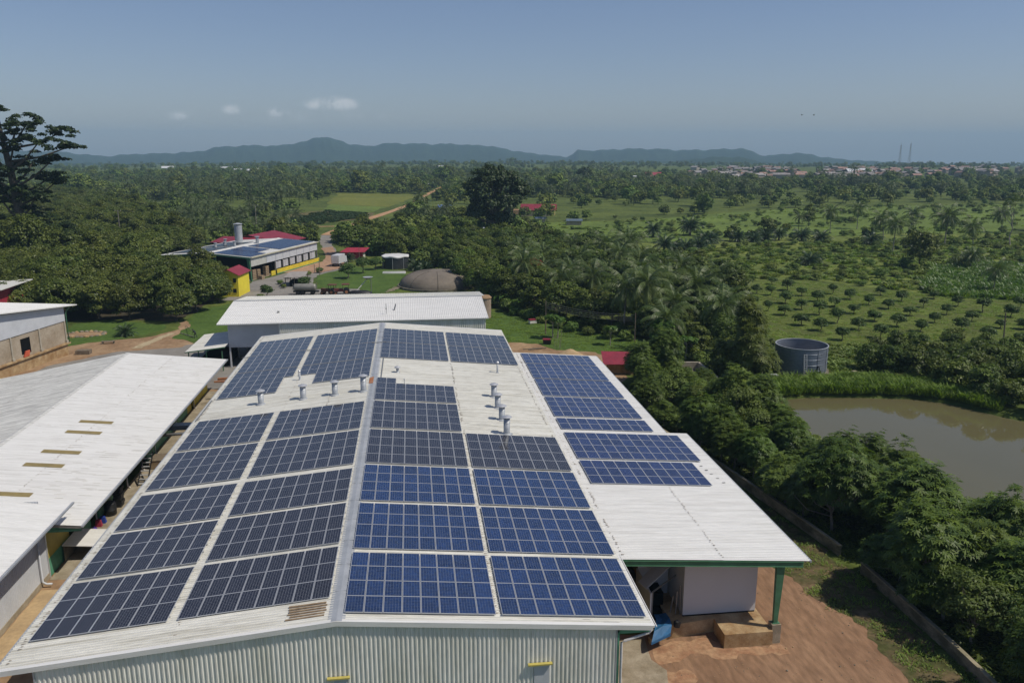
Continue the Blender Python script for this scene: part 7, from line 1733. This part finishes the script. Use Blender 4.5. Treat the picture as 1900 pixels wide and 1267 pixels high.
for k in range(250):
    c = rt.random()
    u = rt.gauss(1395, 50) if c < .38 else (rt.gauss(1610, 62) if c < .86 else rt.gauss(1815, 40)); D = rt.uniform(930, 1420) if u < 1750 else rt.uniform(1150, 1500)
    x, y = at_px(u, D); z = float(gz(np.array([x]), np.array([y]))[0]); kd, me_ = HM[rt.choices(range(5), (4, 3, 3, 2, 2) if u < 1480 else (3, 2, 5, 3, 1))[0]]
    o = bpy.data.objects.new('town_house', me_); C.objects.link(o); o.location = (x, y, z + rt.uniform(.5, 5)); o.rotation_euler = (0, 0, rt.uniform(-.5, .5) + (1.57 if rt.random() < .4 else 0))
    tag(o, 'small house with a %s tin roof in the far town on the right' % kd, 'house', 'far town houses, %s roofs' % kd)
def big(name, u, D, w, d, e, rdg, roofm, label, rz=0):
    x, y = at_px(u, D); o = bpy.data.objects.new(name, far_house(w, d, e, rdg, roofm)); C.objects.link(o); o.location = (x, y, float(gz(np.array([x]), np.array([y]))[0])); o.rotation_euler = (0, 0, rz); tag(o, label, 'building')
WT = pmat('white_tin', (.66, .67, .68), .4)
big('farm_shed', 660, 790, 18, 9, 3.5, 5.5, WT, 'white-roofed shed left of centre beyond the dry field')
big('farm_shed', 772, 770, 16, 8, 4, 6, WT, 'white-roofed shed near the far end of the dirt road', .3)
big('farm_shed', 796, 760, 12, 8, 3, 5, WT, 'smaller white shed right beside the one by the far dirt road', .2)
big('farm_shed', 1073, 800, 20, 8, 4, 6, PALE, 'long grey shed in the plain right of the giant shade tree')
big('farm_shed', 1094, 815, 13, 8, 4, 6.5, WT, 'white shed adjoining the long grey shed in the plain')
big('town_hall', 1214, 930, 20, 12, 6, 10, MAROON, 'large red-roofed building at the left edge of the far town', .1)
big('town_hall', 1190, 900, 18, 10, 4, 7, WT, 'white-roofed building left of the large red town roof', .1)
big('town_hall', 1795, 1290, 42, 16, 7, 11, PALE, 'long white hall at the right end of the far town', .1)
big('town_hall', 1826, 1230, 40, 14, 7, 10, PALE, 'second long hall in front of the white one, far right', .2)
big('town_hall', 1594, 1180, 34, 14, 6, 10, WT, 'long white roof in the middle of the rusty town roofs', .0)
big('farm_shed', 823, 455, 7, 5, 2.6, 3.6, pmat('blue_tin', (.12, .2, .5), .4), 'tiny blue-roofed shed among trees left of the giant shade tree', .3)
big('farm_shed', 890, 322, 7, 5, 2.2, 3.2, pmat('pale_blue_tin', (.40, .44, .50), .4), 'tiny pale roof under the giant shade tree', .4)
big('farm_shed', 1003, 385, 4.5, 3, 1.8, 2.4, pmat('slate_tin', (.28, .33, .38), .4), 'low grey shelter at the left end of the green field', .1)
big('farm_shed', 1067, 372, 6.5, 3.5, 1.9, 2.6, pmat('dark_slate_tin', (.12, .16, .19), .4), 'dark low shelter on the green field right of the grey one', -.1)
for u, D, lab_ in ((310, 1500, 'single white roof far out on the left plain'), (445, 1300, 'pale roof on the plain left of the central hill, nearest'), (468, 1330, 'pale roof beside the nearest pale roof on the left plain'), (420, 1450, 'faint pale roof farthest left on the middle plain'), (815, 1500, 'pale roof at the foot of the hills above the road'), (1045, 1300, 'tiny white roof right of the lone dark tree on the plain')): big('farm_house', u, D, 18, 10, 4, 7, WT, lab_, .2)
hh = gable_house('red_roofed_house', 'low yellow house with a wide dark red roof right of the giant shade tree', 'house', 66.5, 424, -12, 17, 9, 3.2, 5.6, pmat('straw_wall', (.55, .45, .18), .7), REDROOF, .9, ((-5, 1.0, 1.6, 1.4), (-1, 1.0, 1.6, 1.4), (3, 1.0, 1.6, 1.4)), None, 'x')
m = MB(); m.box(-13.0, -9.6, -5, -1, 0, 3.0); m.build('annex', pmat('orange_wall', (.6, .36, .2), .7), hh)
m = MB(); m.box(-12, 6, -8.2, -8, 0, .9); m.build('yard_wall', CREAM, hh)
# lone tree on the plain
one_tree('plain_tree', 'lone dark tree standing high on the far plain left of the town', *at_px(1083, 780), *clump_crown(71, 7, 12, 7, 50, 1.8, 1500, 1.2, .7)[:2], LEAF_DARK, trunk_mesh(71, 8, 15, .6, [(0, 0, 14)], 1, BARK))
# lattice masts above the town
for u, h, lab_ in ((1669, 44, 'left of the two faint lattice masts above the far town'), (1687, 46, 'right of the two faint lattice masts above the far town')):
    x, y = at_px(u, 1480); t = thing('radio_mast', lab_, 'mast', (x, y, -2), 0, 'masts above the town')
    m = MB()
    for sx in (-1, 1):
        for sy in (-1, 1): m.bar((sx * 2.2, sy * 2.2, 0), (sx * .35, sy * .35, h), .2)
    m.build('leg', STEEL, t); m = MB()
    for i in range(10):
        z0, z1 = h * i / 10, h * (i + 1) / 10; a, b = 2.2 - 1.85 * i / 10, 2.2 - 1.85 * (i + 1) / 10
        m.bar((-a, -a, z0), (b, -b, z1), .12); m.bar((a, a, z0), (-b, b, z1), .12)
    m.bar((0, 0, h), (0, 0, h + 4), .15); m.build('bracing', STEEL, t)
# two birds
for u, v, rz, lab_ in ((1488, 214, .4, 'left of two tiny birds high in the sky on the right'), (1510, 214, 1.2, 'right of two tiny birds high in the sky on the right')):
    a, e = azel(u, v); D = 130; t = thing('bird', lab_, 'bird', (D * math.sin(R(a)), D * math.cos(R(a)), 32.8 + D * math.tan(R(e))), rz, 'birds in the sky'); t.scale = (.6, .6, .6)
    m = MB(); m.tube([(0, -.22, 0), (0, -.1, 0), (0, .1, .02), (0, .2, .05), (0, .26, .04)], [.02, .06, .07, .04, .01], 8)
    m.hexa([(-.02, -.08, .03), (.02, -.08, .03), (.02, .1, .03), (-.02, .1, .03)], [(-.5, -.12, .2), (-.48, -.12, .22), (-.42, .02, .2), (-.44, .02, .18)]); m.hexa([(-.02, -.08, .03), (.02, -.08, .03), (.02, .1, .03), (-.02, .1, .03)], [(.48, -.12, .22), (.5, -.12, .2), (.44, .02, .18), (.42, .02, .2)])
    m.poly([(-.03, -.2, 0), (.03, -.2, 0), (.08, -.36, 0), (-.08, -.36, 0)]); m.build('body', BLACKP, t)
